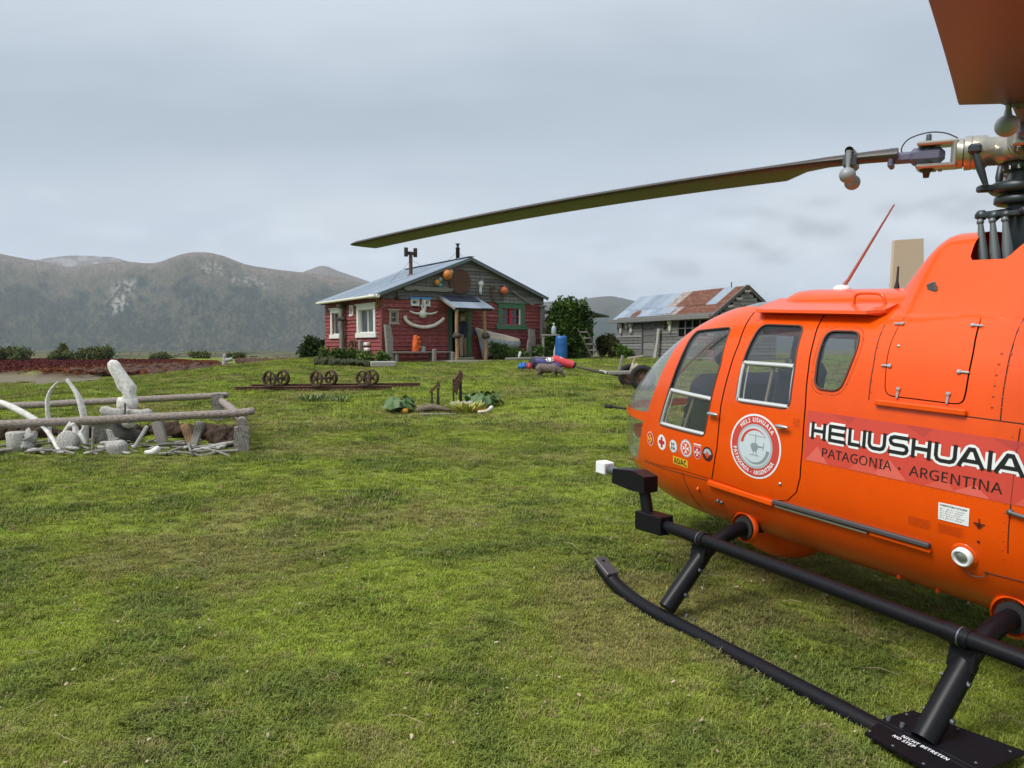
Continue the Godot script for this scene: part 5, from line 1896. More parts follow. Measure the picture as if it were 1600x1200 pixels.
func house() -> void:
	make_wood()
	var e := Vector3(cos(deg_to_rad(33)), 0, -sin(deg_to_rad(33)))
	var back := Vector3(-e.z, 0, e.x) * -1.0
	back = Vector3(-sin(deg_to_rad(33)), 0, -cos(deg_to_rad(33)))
	var f0 := Vector3(-4.881, 0, -29)
	var F := wall(f0, -back)
	var S := wall(f0 + back * 6.22, -e)
	var side := func(t: float) -> float: return 6.22 - t
	var h := thing("wooden_house", "red boarded farmhouse with grey gable, smiling bone face and tin roof", "house", Vector3(f0.x, 0, f0.z))
	h.position = Vector3.ZERO
	# front: red boards below, weathered boards in the gable
	var red_holes := [[2.85, 3.72, 0.9, 3.0], [0.30, 0.60, 2.45, 2.92], [1.20, 1.47, 3.16, 3.42], [1.66, 1.93, 3.16, 3.42], [5.30, 6.20, 2.36, 3.24]]
	var full := func(_y: float) -> Array: return [0.0, 7.4]
	boards(h, F, 0.82, 3.36, 0.149, full, red_holes, "red_board", 0.05)
	var gable := func(y: float) -> Array:
		var k := maxf(0.0, (y - 3.6) / 0.392)
		return [minf(k, 3.6), maxf(7.4 - k, 3.8)]
	boards(h, F, 3.365, 5.0, 0.136, gable, [], "grey_board", 0.062, 4.5)
	boards(h, S, 0.82, 3.55, 0.152, func(_y: float) -> Array: return [0.0, 6.22], [[side.call(5.2), side.call(4.0), 2.0, 3.05], [side.call(2.2), side.call(0.7), 2.0, 3.1], [side.call(3.15), side.call(2.85), 2.85, 3.2]], "red_board", 0.055)
	var s := mb()
	var B := wall(f0 + e * 7.4 + back * 6.22, back)
	var R := wall(f0 + e * 7.4, e)
	box(s, on(B, 3.7, 2.2, -0.05), Vector3(7.4, 2.8, 0.1), wb(B))
	obj("rear_wall", s, M.red_board_0, h)
	s = mb()
	box(s, on(R, 3.11, 2.2, -0.05), Vector3(6.0, 2.8, 0.1), wb(R))
	obj("side_wall", s, M.red_board_1, h)
	s = mb()
	prism(s, PackedVector2Array([Vector2(0.05, 3.55), Vector2(7.35, 3.55), Vector2(3.7, 4.98)]), 0.06, Transform3D(wb(F), on(F, 0, 0, -6.15)))
	obj("rear_gable", s, M.grey_board_0, h)
	s = mb()
	box(s, on(F, 3.7, 1.0, -3.1), Vector3(7.3, 0.06, 6.1), wb(F))
	obj("floor", s, M.shadow_room, h)
	s = mb()
	box(s, on(F, 3.7, 2.3, -2.2), Vector3(7.2, 2.6, 0.06), wb(F))
	obj("inner_wall", s, M.shadow_room, h)
	# corner boards and the weathered post at the right corner
	s = mb()
	box(s, on(F, 0.0, 2.1, 0.0) + e * -0.01, Vector3(0.11, 2.5, 0.11), wb(F), 0.01)
	obj("corner_board", s, M.red_board_2, h)
	s = mb()
	box(s, on(F, 7.30, 2.2, 0.10), Vector3(0.19, 2.1, 0.12), wb(F), 0.015)
	box(s, on(F, 7.28, 3.28, 0.12), Vector3(0.34, 0.07, 0.2), wb(F), 0.01)
	obj("corner_post", s, M.old_wood, h)
	# roof
	var rise := 0.392
	var dl := (-e - Vector3.UP * rise).normalized()
	var dr := (e - Vector3.UP * rise).normalized()
	var apex := on(F, 3.7, 5.11, 0.30)
	var zinc := func(i: int, _c: int) -> Material: return M["zinc_sheet_%d" % ((i * 7 + i / 3) % 3)]
	sheets(h, apex, back, dl, 6.36, 0.72, 4.42, zinc)
	sheets(h, apex, back, dr, 6.36, 0.72, 4.06, zinc)
	s = mb()
	bar(s, apex + Vector3.UP * 0.03 - back * 0.03, apex + Vector3.UP * 0.03 + back * 6.1, 0.24, 0.03, Vector3.UP, 0.01)
	obj("ridge_cap", s, M.zinc_sheet_2, h)
	for d in [dl, dr]:
		s = mb()
		var l := 4.42 if d == dl else 4.06
		bar(s, apex + Vector3(0, -0.06, 0) + back * 0.02, apex + d * l + Vector3(0, -0.06, 0) + back * 0.02, 0.035, 0.12, Vector3.UP, 0.006)
		obj("barge_board", s, mat("slate_trim", lin(0.13, 0.15, 0.17), 0.6), h)
		s = mb()
		bar(s, on(F, 3.7, 5.0, 0.05), on(F, 3.7, 5.0, 0.05) + d * (l - 0.1), 0.04, 0.16, Vector3.UP, 0.006)
		obj("rake_trim", s, M.grey_board_3, h)
	s = mb()
	var g0 := apex + dl * 4.44 + Vector3(0, -0.05, 0)
	tube(s, [g0 - back * 0.06, g0 + back * 6.45], 0.055, 8)
	obj("gutter", s, mat("cream_gutter", lin(0.60, 0.56, 0.46), 0.6), h)
	s = mb()
	tube(s, [g0 - back * 0.12 + e * 0.1, g0 + back * 0.55 + e * 0.02], 0.075, 10)
	obj("gutter_end", s, M.white_paint, h)
	for k in 8:
		s = mb()
		bar(s, on(S, 0.4 + k * 0.78, 3.50, -0.1), on(S, 0.4 + k * 0.78, 3.40, 0.34), 0.07, 0.09, Vector3.UP, 0.01)
		obj("rafter_end", s, M.dark_wood, h)
	# windows
	opening(h, S, side.call(5.42), side.call(3.83), 1.90, 3.17, 0.17, "white_paint", 1, 0, "white_paint", 0.06, 0.10, 0.10)
	opening(h, S, side.call(2.38), side.call(0.50), 1.91, 3.21, 0.19, "white_paint", 1, 0, "white_paint", 0.06, 0.10, 0.10)
	opening(h, S, side.call(3.20), side.call(2.80), 2.79, 3.24, 0.08, "white_paint", 0, 0, "white_paint", 0.04, 0.0, 0.0)
	opening(h, F, 0.26, 0.64, 2.40, 2.94, 0.055, "beige_paint", 0, 1, "beige_paint", 0.04, 0.03, 0.07)
	for x in [1.15, 1.62]:
		var w := opening(h, F, x, x + 0.36, 3.12, 3.42, 0.06, "white_paint", 0, 0, "white_paint", 0.05, 0.0, 0.0)
		s = mb()
		box(s, Vector3(0, 0.155, 0.05), Vector3(0.44, 0.065, 0.09), Basis(), 0.008)
		obj("lintel", s, M.blue_paint, w)
	var gw := opening(h, F, 5.10, 6.40, 2.27, 3.34, 0.20, "green_paint", 0, 1, "red_paint", 0.06, 0.10, 0.12)
	s = mb()
	box(s, Vector3(0.0, 0, -0.052), Vector3(0.14, 0.66, 0.07), Basis(), 0.006)
	obj("mullion", s, M.red_paint, gw)
	s = mb()
	box(s, Vector3(0.42, 0, 0.01), Vector3(0.06, 0.72, 0.06), Basis(), 0.006)
	obj("jamb", s, M.white_paint, gw)
	# curtains behind the side windows
	for q in [[4.35, 0.55], [1.10, 0.5], [1.80, 0.5]]:
		s = mb()
		var pts := []
		for k in 13:
			pts.append(on(S, side.call(q[0]) + (k - 6) * q[1] / 12.0, 2.52, -0.22 - 0.03 * (k % 2)))
		for k in 12:
			poly(s, [pts[k] - Vector3.UP * 0.45, pts[k + 1] - Vector3.UP * 0.45, pts[k + 1] + Vector3.UP * 0.5, pts[k] + Vector3.UP * 0.5], S.n)
		obj("curtain", s, mat("curtain", lin(0.42, 0.50, 0.46), 0.9), h)
	# door with green jambs and an open yellow leaf
	for q in [[2.78, 2.95, "dark_green_paint"], [3.63, 3.84, "green_paint"]]:
		s = mb()
		box(s, on(F, (q[0] + q[1]) * 0.5, 2.02, 0.05), Vector3(q[1] - q[0], 2.05, 0.07), wb(F), 0.008)
		obj("door_jamb", s, M[q[2]], h)
	s = mb()
	box(s, on(F, 3.31, 3.02, 0.05), Vector3(1.06, 0.12, 0.08), wb(F), 0.008)
	obj("door_head", s, M.dark_green_paint, h)
	s = mb()
	box(s, on(F, 3.52, 1.98, -0.25), Vector3(0.05, 1.9, 0.6), wb(F) * Basis(Vector3.UP, 0.35), 0.008)
	var leaf := obj("door", s, mat("yellow_door", lin(0.42, 0.29, 0.05), 0.6), h)
	s = mb()
	lump(s, at3(on(F, 3.42, 1.95, -0.05), Vector3.ONE * 0.03), 0.0, 0.0, 1.0, 8, 6)
	obj("door_knob", s, M.iron, leaf)
	# porch
	var p := Node3D.new()
	p.name = "porch"
	h.add_child(p)
	var slope: Vector3 = (F.n * 1.30 - Vector3.UP * 0.50).normalized()
	sheets(p, on(F, 2.40, 3.55, 0.0), F.x, slope, 1.74, 0.58, 1.42, func(i: int, _c: int) -> Material: return M["zinc_sheet_%d" % (i % 3)])
	s = mb()
	box(s, on(F, 3.22, 3.455, 0.36), Vector3(1.36, 0.03, 0.62), wb(F) * Basis(Vector3.RIGHT, 0.36), 0.006)
	obj("dark_roof_panel", s, mat("navy_sheet", lin(0.03, 0.035, 0.06), 0.3), p)
	for x in [2.40, 4.12]:
		s = mb()
		bar(s, on(F, x, 3.50, 0.0), on(F, x, 3.50, 0.0) + slope * 1.40, 0.05, 0.10, Vector3.UP, 0.01)
		obj("barge_board", s, M.old_wood, p)
	s = mb()
	bar(s, on(F, 2.42, 3.0, 1.18), on(F, 4.1, 3.0, 1.18), 0.07, 0.10, Vector3.UP, 0.01)
	obj("beam", s, M.dark_wood, p)
	for q in [[2.53, 2.97, 0.0], [3.80, 2.95, 0.06]]:
		s = mb()
		tube(s, curve([on(F, q[0], 0.93, 1.2), on(F, q[0] + 0.01 + q[2] * 0.5, 1.5, 1.2), on(F, q[0] - 0.01, 2.1, 1.2), on(F, q[0] - q[2], q[1], 1.2)], 4), 0.066, 10, true, 1.0, Vector3.ZERO, 0.25)
		var po := obj("post", s, M.peeled_log, p)
		s = mb()
		lump(s, at3(on(F, q[0] + 0.01, 1.98, 1.2), Vector3(0.17, 0.13, 0.15)), q[0], 0.5, 1.4, 14, 10)
		obj("burl", s, M.dark_wood, po)
	for k in 4:
		s = mb()
		box(s, on(F, 3.25 + rng.randf_range(-0.05, 0.1), 0.985, 0.25 + k * 0.36), Vector3(2.2 + 0.1 * (k % 2), 0.08, 0.34), wb(F), 0.01)
		obj("plank", s, M.old_bone if k > 2 else M.old_wood, p)
	s = mb()
	box(s, on(F, 3.28, 1.06, 0.25), Vector3(0.95, 0.14, 0.36), wb(F), 0.012)
	obj("step", s, M.old_wood, p)
	# low annex behind, of which an eave shows beyond the hedge
	s = mb()
	box(s, Vector3(2.35, 1.95, -35.4), Vector3(1.6, 1.9, 2.4), Basis(Vector3.UP, deg_to_rad(33)))
	obj("annex_wall", s, M.grey_board_1, h)
	s = mb()
	box(s, Vector3(2.66, 3.02, -34.2), Vector3(1.9, 0.07, 2.9), Basis(Vector3.UP, deg_to_rad(33)) * Basis(Vector3.FORWARD, 0.16), 0.01)
	obj("annex_roof", s, mat("slate_sheet", lin(0.10, 0.10, 0.11), 0.6), h)
	s = mb()
	tube(s, [Vector3(3.02, 2.90, -32.6), Vector3(3.56, 2.93, -33.4)], 0.05, 8)
	tube(s, [Vector3(3.05, 2.62, -32.75), Vector3(3.5, 2.86, -33.3)], 0.03, 6)
	obj("annex_gutter", s, M.white_paint, h)
	# chimney with an H-shaped cowl, and a stove pipe held by wires
	var c := on(F, 2.17, 4.40, -2.05)
	s = mb()
	tube(s, [c, c + Vector3.UP * 1.0], 0.075, 12)
	var ch := obj("chimney", s, M.rust, h)
	s = mb()
	tube(s, [c + Vector3.UP * 1.0 - F.x * 0.2, c + Vector3.UP * 1.0 + F.x * 0.2], 0.075, 10)
	for k in [-1.0, 1.0]:
		tube(s, [c + F.x * 0.21 * k + Vector3.UP * 0.86, c + F.x * 0.21 * k + Vector3.UP * 1.22], 0.082, 10)
	obj("cowl", s, M.iron, ch)
	s = mb()
	lathe(s, [Vector2(0.24, 0.0), Vector2(0.11, 0.12), Vector2(0.08, 0.16)], Transform3D(Basis(), c), 12)
	obj("flashing", s, M.rust, ch)
	s = mb()
	for k in [-1.0, 1.0]:
		tube(s, [c + Vector3.UP * 0.72, c + Vector3(0, -0.32 * k, 0) + F.x * 1.0 * k * -1.0], 0.006, 4)
	obj("guy_wire", s, M.iron, ch)
	var c2 := on(F, 4.30, 4.80, -1.9)
	s = mb()
	lathe(s, [Vector2(0.085, 0), Vector2(0.085, 0.92), Vector2(0.095, 0.92), Vector2(0.095, 0.96), Vector2(0.055, 0.97), Vector2(0.055, 1.10), Vector2(0.10, 1.10), Vector2(0.10, 1.13), Vector2(0, 1.15)], Transform3D(Basis(), c2), 12)
	var ch2 := obj("stove_pipe", s, M.iron, h)
	s = mb()
	tube(s, [c2 + Vector3.UP * 0.8, c2 - F.x * 0.9 + Vector3.UP * 0.05], 0.006, 4)
	tube(s, [c2 + Vector3.UP * 0.8, c2 + F.x * 1.5 - Vector3.UP * 0.6], 0.006, 4)
	obj("guy_wire", s, M.iron, ch2)
	wall_finds(F, S, side)

func disc_solid(s: SurfaceTool, c: Vector3, b: Basis, r: float, t: float, n := 32) -> void:
	lathe(s, [Vector2(0, t), Vector2(r - 0.01, t), Vector2(r, t - 0.01), Vector2(r, 0), Vector2(0, 0)], Transform3D(b * Basis(Vector3.RIGHT, PI / 2), c), n, false)

# everything that hangs on, leans on or stands against the house
func wall_finds(F: Dictionary, S: Dictionary, side: Callable) -> void:
	var b := wb(F)
	var s := mb()
	disc_solid(s, on(F, 3.28, 4.15, 0.10), b, 0.49, 0.03, 36)
	disc_solid(s, on(F, 3.28, 4.15, 0.13), b, 0.035, 0.012, 12)
	tag(obj("iron_disc", s, M.rust, self), "large round rusty iron disc hung high in the grey gable", "disc")
	var buoys := "net floats hung in the gable"
	for q in [[2.63, 4.36, 0.20, "orange_plastic", Color(0.62, 0.20, 0.03), "buoy", "large orange ball buoy left of the rusty disc under the gable roof"], [2.83, 4.50, 0.11, "cream_plastic", Color(0.60, 0.50, 0.38), "buoy", "pale cream buoy tucked between orange buoy and rusty disc"], [2.22, 4.06, 0.115, "yellow_plastic", Color(0.62, 0.30, 0.03), "buoy", "small yellow float, leftmost of the gable cluster"], [2.38, 4.18, 0.095, "grey_plastic", Color(0.33, 0.38, 0.37), "buoy", "grey net float hung above the small turquoise one"], [2.37, 3.965, 0.09, "turquoise_plastic", Color(0.12, 0.38, 0.45), "buoy", "small turquoise float, lowest of the gable cluster"], [5.29, 3.86, 0.16, "coral_plastic", Color(0.66, 0.16, 0.06), "buoy", "coral red buoy hung alone at right of the gable"]]:
		var t := thing(q[5], q[6], "buoy", on(F, q[0], q[1], 0.06 + q[2]), 0.0, buoys)
		s = mb()
		lump(s, at3(Vector3.ZERO, Vector3(q[2], q[2] * 1.03, q[2])), q[0], 0.03, 1.0, 20, 14)
		obj("float", s, mat(q[3], (q[4] as Color).linear_to_srgb(), 0.55, 0.0, M.bone.albedo_texture, Vector3.ONE * 2), t)
		s = mb()
		tube(s, [Vector3(0, q[2] * 0.95, 0), Vector3(0, q[2] * 1.25, -0.02), Vector3(0.01, q[2] * 1.6, -0.05)], 0.02, 6)
		obj("rope", s, M.old_wood, t)
	# driftwood slab
	s = mb()
	prism(s, PackedVector2Array([Vector2(0.87, 3.72), Vector2(1.05, 3.70), Vector2(1.35, 3.76), Vector2(1.5, 3.70), Vector2(2.1, 3.72), Vector2(2.55, 3.70), Vector2(2.93, 3.74), Vector2(2.96, 3.84), Vector2(2.6, 3.90), Vector2(2.0, 3.86), Vector2(1.6, 3.88), Vector2(1.2, 3.90), Vector2(0.9, 3.88), Vector2(0.84, 3.80)]), 0.10, Transform3D(b, on(F, 0, 0, 0.11)))
	tag(obj("driftwood_plank", s, M.drift_wood, self), "long weathered driftwood slab fixed below the floats in the gable", "plank")
	# bone face: nose and smile
	var nb := thing("whale_bone", "white winged vertebra fixed as a nose under the blue-topped windows", "bone", on(F, 1.67, 2.82, 0.06))
	s = mb()
	lump(s, at3(Vector3(0, 0, 0.06), Vector3(0.17, 0.155, 0.10), b), 3.0, 0.12, 1.2, 18, 12)
	obj("centrum", s, M.bone, nb)
	for k in [-1.0, 1.0]:
		s = mb()
		tube(s, curve([b * Vector3(0.10 * k, 0.02, 0.05), b * Vector3(0.35 * k, 0.02, 0.06), b * Vector3(0.60 * k, 0.10, 0.05)], 5), [0.055, 0.045, 0.04, 0.04, 0.038, 0.036, 0.034, 0.032, 0.03, 0.025, 0.015], 8)
		obj("wing", s, M.bone, nb)
	s = mb()
	tube(s, curve([b * Vector3(-0.02, 0.12, 0.05), b * Vector3(-0.06, 0.24, 0.05), b * Vector3(-0.12, 0.36, 0.05)], 4), [0.06, 0.055, 0.05, 0.045, 0.04, 0.035, 0.03, 0.02, 0.01], 8)
	tube(s, curve([b * Vector3(0.02, 0.12, 0.05), b * Vector3(0.06, 0.24, 0.05), b * Vector3(0.03, 0.40, 0.05), b * Vector3(0.06, 0.54, 0.05)], 4), [0.06, 0.06, 0.06, 0.06, 0.06, 0.06, 0.06, 0.06, 0.06, 0.06, 0.06, 0.05, 0.04], 8)
	obj("spine", s, M.bone, nb)
	s = mb()
	var sm := curve([on(F, 0.88, 2.74, 0.1), on(F, 0.93, 2.57, 0.1), on(F, 1.18, 2.40, 0.11), on(F, 1.67, 2.31, 0.12), on(F, 2.12, 2.39, 0.11), on(F, 2.40, 2.54, 0.1), on(F, 2.56, 2.67, 0.1)], 6)
	tube(s, sm, 0.068, 8, true, 1.0, Vector3.ZERO, 0.1)
	tag(obj("whale_rib", s, M.bone, self), "curved white whale rib fixed as a smile on red front boards", "bone")
	var sk := thing("skull", "pale animal skull hung on grey boards right of the rusty disc", "skull", on(F, 4.25, 3.97, 0.1))
	s = mb()
	lump(s, at3(Vector3(0, 0.12, 0), Vector3(0.12, 0.13, 0.09), b), 1.0, 0.5, 1.4, 12, 9)
	lump(s, at3(b * Vector3(-0.02, -0.12, 0.01), Vector3(0.065, 0.18, 0.06), b), 5.0, 0.4, 1.4, 12, 9)
	obj("bone_shell", s, M.bone, sk)
	s = mb()
	bar(s, on(F, 4.74, 3.97, 0.08), on(F, 4.84, 3.42, 0.08), 0.10, 0.05, F.n, 0.01)
	bar(s, on(F, 4.66, 3.95, 0.09), on(F, 4.95, 3.97, 0.09), 0.06, 0.04, F.n, 0.01)
	tag(obj("iron_bracket", s, M.rust, self), "rusty iron strap with cross head hung left of the coral buoy", "iron strap")
	s = mb()
	tube(s, [on(F, 5.70, 3.89, 0.12), on(F, 6.75, 3.30, 0.14)], [0.035, 0.03], 8)
	bar(s, on(F, 6.68, 3.30, 0.14), on(F, 6.85, 3.36, 0.14), 0.05, 0.05, Vector3.UP, 0.01)
	tag(obj("wooden_pole", s, M.old_wood, self), "slanting wooden pole hung under right slope of the gable", "pole")
	s = mb()
	tube(s, [on(F, 0.58, 3.62, 0.08), on(F, 0.57, 3.36, 0.10)], 0.025, 6)
	lump(s, at3(on(F, 0.57, 3.40, 0.1), Vector3(0.10, 0.07, 0.06), b), 2.0, 0.3, 1.0, 10, 7)
	tag(obj("iron_hook", s, M.iron, self), "dark iron hook on the board edge above the small beige window", "hook")
	s = mb()
	var cp := []
	for k in 25:
		cp.append(on(S, side.call(0.22) + cos(TAU * k / 24) * 0.11, 3.22 + sin(TAU * k / 24) * 0.17, 0.08))
	tube(s, cp, 0.035, 6)
	tag(obj("rope_coil", s, mat("rope_yellow", lin(0.30, 0.20, 0.06), 0.9), self), "yellowish rope coil hung at the corner under the left eave", "rope")
	# against the left wall
	var lp := thing("wall_post", "tall knotty weathered post standing between the two white side windows", "post", on(S, side.call(3.68), 0.95, 0.22))
	s = mb()
	tube(s, curve([Vector3.ZERO, Vector3(0.02, 0.7, 0), Vector3(-0.02, 1.5, 0.01), Vector3(0, 2.35, 0)], 5), 0.11, 9, true, 1.0, Vector3.ZERO, 0.5)
	obj("trunk", s, M.drift_wood, lp)
	for y in [0.35, 1.75, 2.28]:
		s = mb()
		lump(s, at3(Vector3(0, y, 0.02), Vector3(0.19, 0.10, 0.16)), y, 0.5, 1.4, 12, 8)
		obj("knot", s, M.dark_wood, lp)
	wheel_thing("spoked_wheel", "rusty spoked wheel leaning against the red side wall", on(S, side.call(2.78), 1.50, 0.14), S.n, 0.36, 8)
	s = mb()
	box(s, on(S, side.call(1.58), 1.40, 0.24), Vector3(0.16, 0.85, 0.14), wb(S) * Basis(Vector3.BACK, 0.03), 0.02)
	tag(obj("short_post", s, M.old_wood, self), "short grey post below the nearer white side window", "post")
	for q in [[1.22, 1.66], [1.18, 1.45]]:
		s = mb()
		box(s, on(S, side.call(q[0]), q[1], 0.13), Vector3(0.34, 0.13, 0.16), wb(S), 0.03)
		tag(obj("white_block", s, M.white_paint, self), "white block under the nearer side window, %s of two" % ("upper" if q[1] > 1.5 else "lower"), "block", "white blocks by the side wall")
	s = mb()
	prism(s, PackedVector2Array([Vector2(-0.10, 0), Vector2(0.14, 0), Vector2(0.12, 0.5), Vector2(0.13, 0.9), Vector2(0.04, 1.42), Vector2(-0.17, 1.44), Vector2(-0.13, 0.8)]), 0.16, Transform3D(b * Basis(Vector3.RIGHT, -0.05), on(F, 0.10, 0.95, 0.42)))
	tag(obj("wooden_post", s, M.old_wood, self), "wide crooked weathered slab post left of the bench", "post")
	s = mb()
	prism(s, PackedVector2Array([Vector2(-0.10, 0), Vector2(0.12, 0), Vector2(0.14, 0.8), Vector2(0.10, 1.3), Vector2(-0.16, 1.33), Vector2(-0.12, 0.6)]), 0.14, Transform3D(b, on(F, 6.52, 0.97, 0.45)))
	tag(obj("wooden_post", s, M.old_wood, self), "weathered slab post below right edge of the green window", "post")
	s = mb()
	prism(s, PackedVector2Array([Vector2(-0.10, 0), Vector2(0.06, 0), Vector2(0.09, 0.45), Vector2(0.02, 0.72), Vector2(-0.02, 0.55), Vector2(-0.08, 0.85), Vector2(-0.12, 0.5)]), 0.10, Transform3D(b, on(F, 6.20, 1.0, 0.75)))
	tag(obj("broken_stump", s, M.drift_wood, self), "pale split stump at the rounded end of the dinghy", "stump")
	# bench
	var be := thing("bench", "long low plank bench along the red front wall", "bench", on(F, 1.44, 0.95, 0.5))
	s = mb()
	box(s, Vector3(0, 0.40, 0), Vector3(2.46, 0.05, 0.34), b, 0.008)
	obj("seat", s, M.old_wood, be)
	for x in [-1.12, 0.35, 1.12]:
		s = mb()
		box(s, b * Vector3(x, 0.19, 0), Vector3(0.09, 0.38, 0.28), b, 0.008)
		obj("leg", s, M.grey_board_1, be)
	var jk := thing("orange_bag", "bright orange tapered dry bag standing on the bench", "bag", on(F, 1.13, 1.375, 0.5))
	s = mb()
	tube(s, curve([Vector3(0, 0.0, 0), Vector3(0, 0.2, 0), b * Vector3(0.01, 0.45, 0), b * Vector3(-0.02, 0.62, 0)], 3), [0.15, 0.165, 0.165, 0.16, 0.155, 0.145, 0.13, 0.12, 0.10, 0.075], 12, true, 0.8, Vector3.ZERO, 0.35)
	obj("sack", s, mat("orange_cloth", lin(0.72, 0.11, 0.015), 0.7), jk)
	for q in [[0.10, 0.52], [0.14, 0.36], [0.15, 0.18]]:
		s = mb()
		lump(s, at3(b * Vector3(q[0], q[1], 0.07), Vector3(0.05, 0.05, 0.05)), q[1], 0.4, 1.3, 10, 7)
		obj("fold", s, M.orange_cloth, jk)
	var bk := thing("bucket", "small grey bucket on the bench beside orange bag", "bucket", on(F, 1.44, 1.375, 0.5))
	s = mb()
	lathe(s, [Vector2(0.085, 0), Vector2(0.11, 0.19), Vector2(0.117, 0.20), Vector2(0.105, 0.20), Vector2(0.08, 0.02), Vector2(0, 0.02)], Transform3D(), 16)
	obj("pail", s, mat("pail_grey", lin(0.42, 0.44, 0.46), 0.5), bk)
	s = mb()
	lump(s, at3(Vector3(0, 0.21, 0), Vector3(0.12, 0.06, 0.10)), 3.0, 0.6, 1.4, 12, 8)
	obj("rag", s, M.dark_wood, bk)
	for q in [[1.72, 0.9, 0.55, 0.0, "stump post before the middle of the bench"], [2.55, 0.85, 0.42, 0.05, "stump post before the door end of the bench"]]:
		s = mb()
		box(s, on(F, q[0], 0.92 + q[2] * 0.5, q[1]), Vector3(0.14, q[2], 0.12), b * Basis(Vector3.BACK, q[3]), 0.02)
		tag(obj("short_post", s, M.old_wood, self), "pale %s" % q[4], "post")
	dinghy(F)
	var tp := on(F, 4.0, 2.13, 0.08)
	s = mb()
	box(s, tp, Vector3(0.14, 0.2, 0.08), b, 0.02)
	tag(obj("blue_box", s, mat("navy_plastic", lin(0.03, 0.06, 0.22), 0.5), self), "small dark blue box on the red wall right of the door", "box")
	# the stand with gas bottle and the blue barrel
	var ba := thing("barrel", "blue plastic barrel standing before the dense hedge", "barrel", Vector3(2.02, 1.05, -31.5))
	s = mb()
	var pr := [Vector2(0.0, 0.0), Vector2(0.21, 0.0), Vector2(0.235, 0.03)]
	for k in 13:
		pr.append(Vector2(0.245 + (0.012 if k % 6 == 3 else 0.0), 0.08 + k * 0.062))
	pr.append_array([Vector2(0.235, 0.88), Vector2(0.20, 0.94), Vector2(0.0, 0.95)])
	lathe(s, pr, Transform3D(), 24)
	obj("drum", s, mat("blue_plastic", lin(0.012, 0.10, 0.33), 0.45), ba)
	for k in [-1.0, 1.0]:
		s = mb()
		lathe(s, [Vector2(0.035, 0), Vector2(0.035, 0.03), Vector2(0, 0.035)], Transform3D(Basis(), Vector3(0.12 * k, 0.94, 0.05)), 10)
		obj("bung", s, M.blue_plastic, ba)
	var tb := thing("wooden_stand", "rough grey wooden stand at the house corner by the barrel", "stand", Vector3(1.58, 1.05, -31.7))
	s = mb()
	box(s, Vector3(0, 0.98, 0), Vector3(0.75, 0.06, 0.4), Basis(), 0.01)
	obj("top", s, M.old_wood, tb)
	for k in 4:
		s = mb()
		box(s, Vector3(0.3 * (1 if k % 2 else -1), 0.48, 0.14 * (1 if k > 1 else -1)), Vector3(0.10, 0.95, 0.08), Basis(), 0.012)
		obj("leg", s, M.old_wood, tb)
	var gb := thing("gas_bottle", "pale blue gas bottle standing on the rough wooden stand", "gas bottle", Vector3(1.72, 2.06, -31.7))
	s = mb()
	lathe(s, [Vector2(0, 0), Vector2(0.09, 0.0), Vector2(0.10, 0.03), Vector2(0.10, 0.26), Vector2(0.06, 0.33), Vector2(0.025, 0.35)], Transform3D(), 16)
	obj("cylinder", s, mat("bottle_blue", lin(0.28, 0.36, 0.42), 0.4), gb)
	s = mb()
	lathe(s, [Vector2(0.03, 0.34), Vector2(0.03, 0.42), Vector2(0.05, 0.43), Vector2(0.05, 0.46), Vector2(0, 0.47)], Transform3D(), 10)
	obj("valve", s, M.white_paint, gb)
	var ld := thing("ladder", "dark narrow ladder leaning on the right side of the hedge", "ladder", Vector3(3.60, 1.02, -30.9))
	var top := Vector3(-0.62, 1.28, -0.25)
	var across := Vector3(0.32, 0, 0.12)
	for k in [0.0, -1.0]:
		s = mb()
		bar(s, across * k, top + across * k, 0.05, 0.06, Vector3.FORWARD, 0.008)
		obj("rail", s, M.dark_wood, ld)
	for k in 5:
		s = mb()
		var q: Vector3 = top * (0.12 + 0.19 * k)
		tube(s, [q, q - across], 0.022, 6)
		obj("rung", s, M.old_wood, ld)

func wheel_thing(called: String, label: String, at: Vector3, n: Vector3, r: float, spokes: int) -> Node3D:
	var t := thing(called, label, "wheel", at)
	var b := Basis(Vector3.UP.cross(n).normalized(), Vector3.UP, n)
	t.basis = b * Basis(Vector3.RIGHT, -0.08)
	wheel_parts(t, r, spokes, M.rust)
	return t

func wheel_parts(t: Node3D, r: float, spokes: int, m: Material, width := 0.05) -> void:
	var s := mb()
	var x := Transform3D(Basis(Vector3.RIGHT, PI / 2), Vector3.ZERO)
	lathe(s, [Vector2(r * 0.86, -width * 0.5), Vector2(r * 0.97, -width * 0.5), Vector2(r * 0.97, width * 0.3), Vector2(r * 1.08, width * 0.3), Vector2(r * 1.08, width * 0.5), Vector2(r * 0.86, width * 0.5), Vector2(r * 0.86, -width * 0.5)], x, 28, false)
	obj("rim", s, m, t)
	s = mb()
	lathe(s, [Vector2(0, width * 0.9), Vector2(r * 0.22, width * 0.9), Vector2(r * 0.26, width * 0.5), Vector2(r * 0.26, -width * 0.5), Vector2(0, -width * 0.6)], x, 14, false)
	obj("hub", s, m, t)
	for k in spokes:
		s = mb()
		var a := TAU * k / spokes
		bar(s, Vector3(cos(a), sin(a), 0) * r * 0.2, Vector3(cos(a), sin(a), 0) * r * 0.88, width * 0.5, r * 0.16, Vector3.BACK, 0.004)
		obj("spoke", s, m, t)

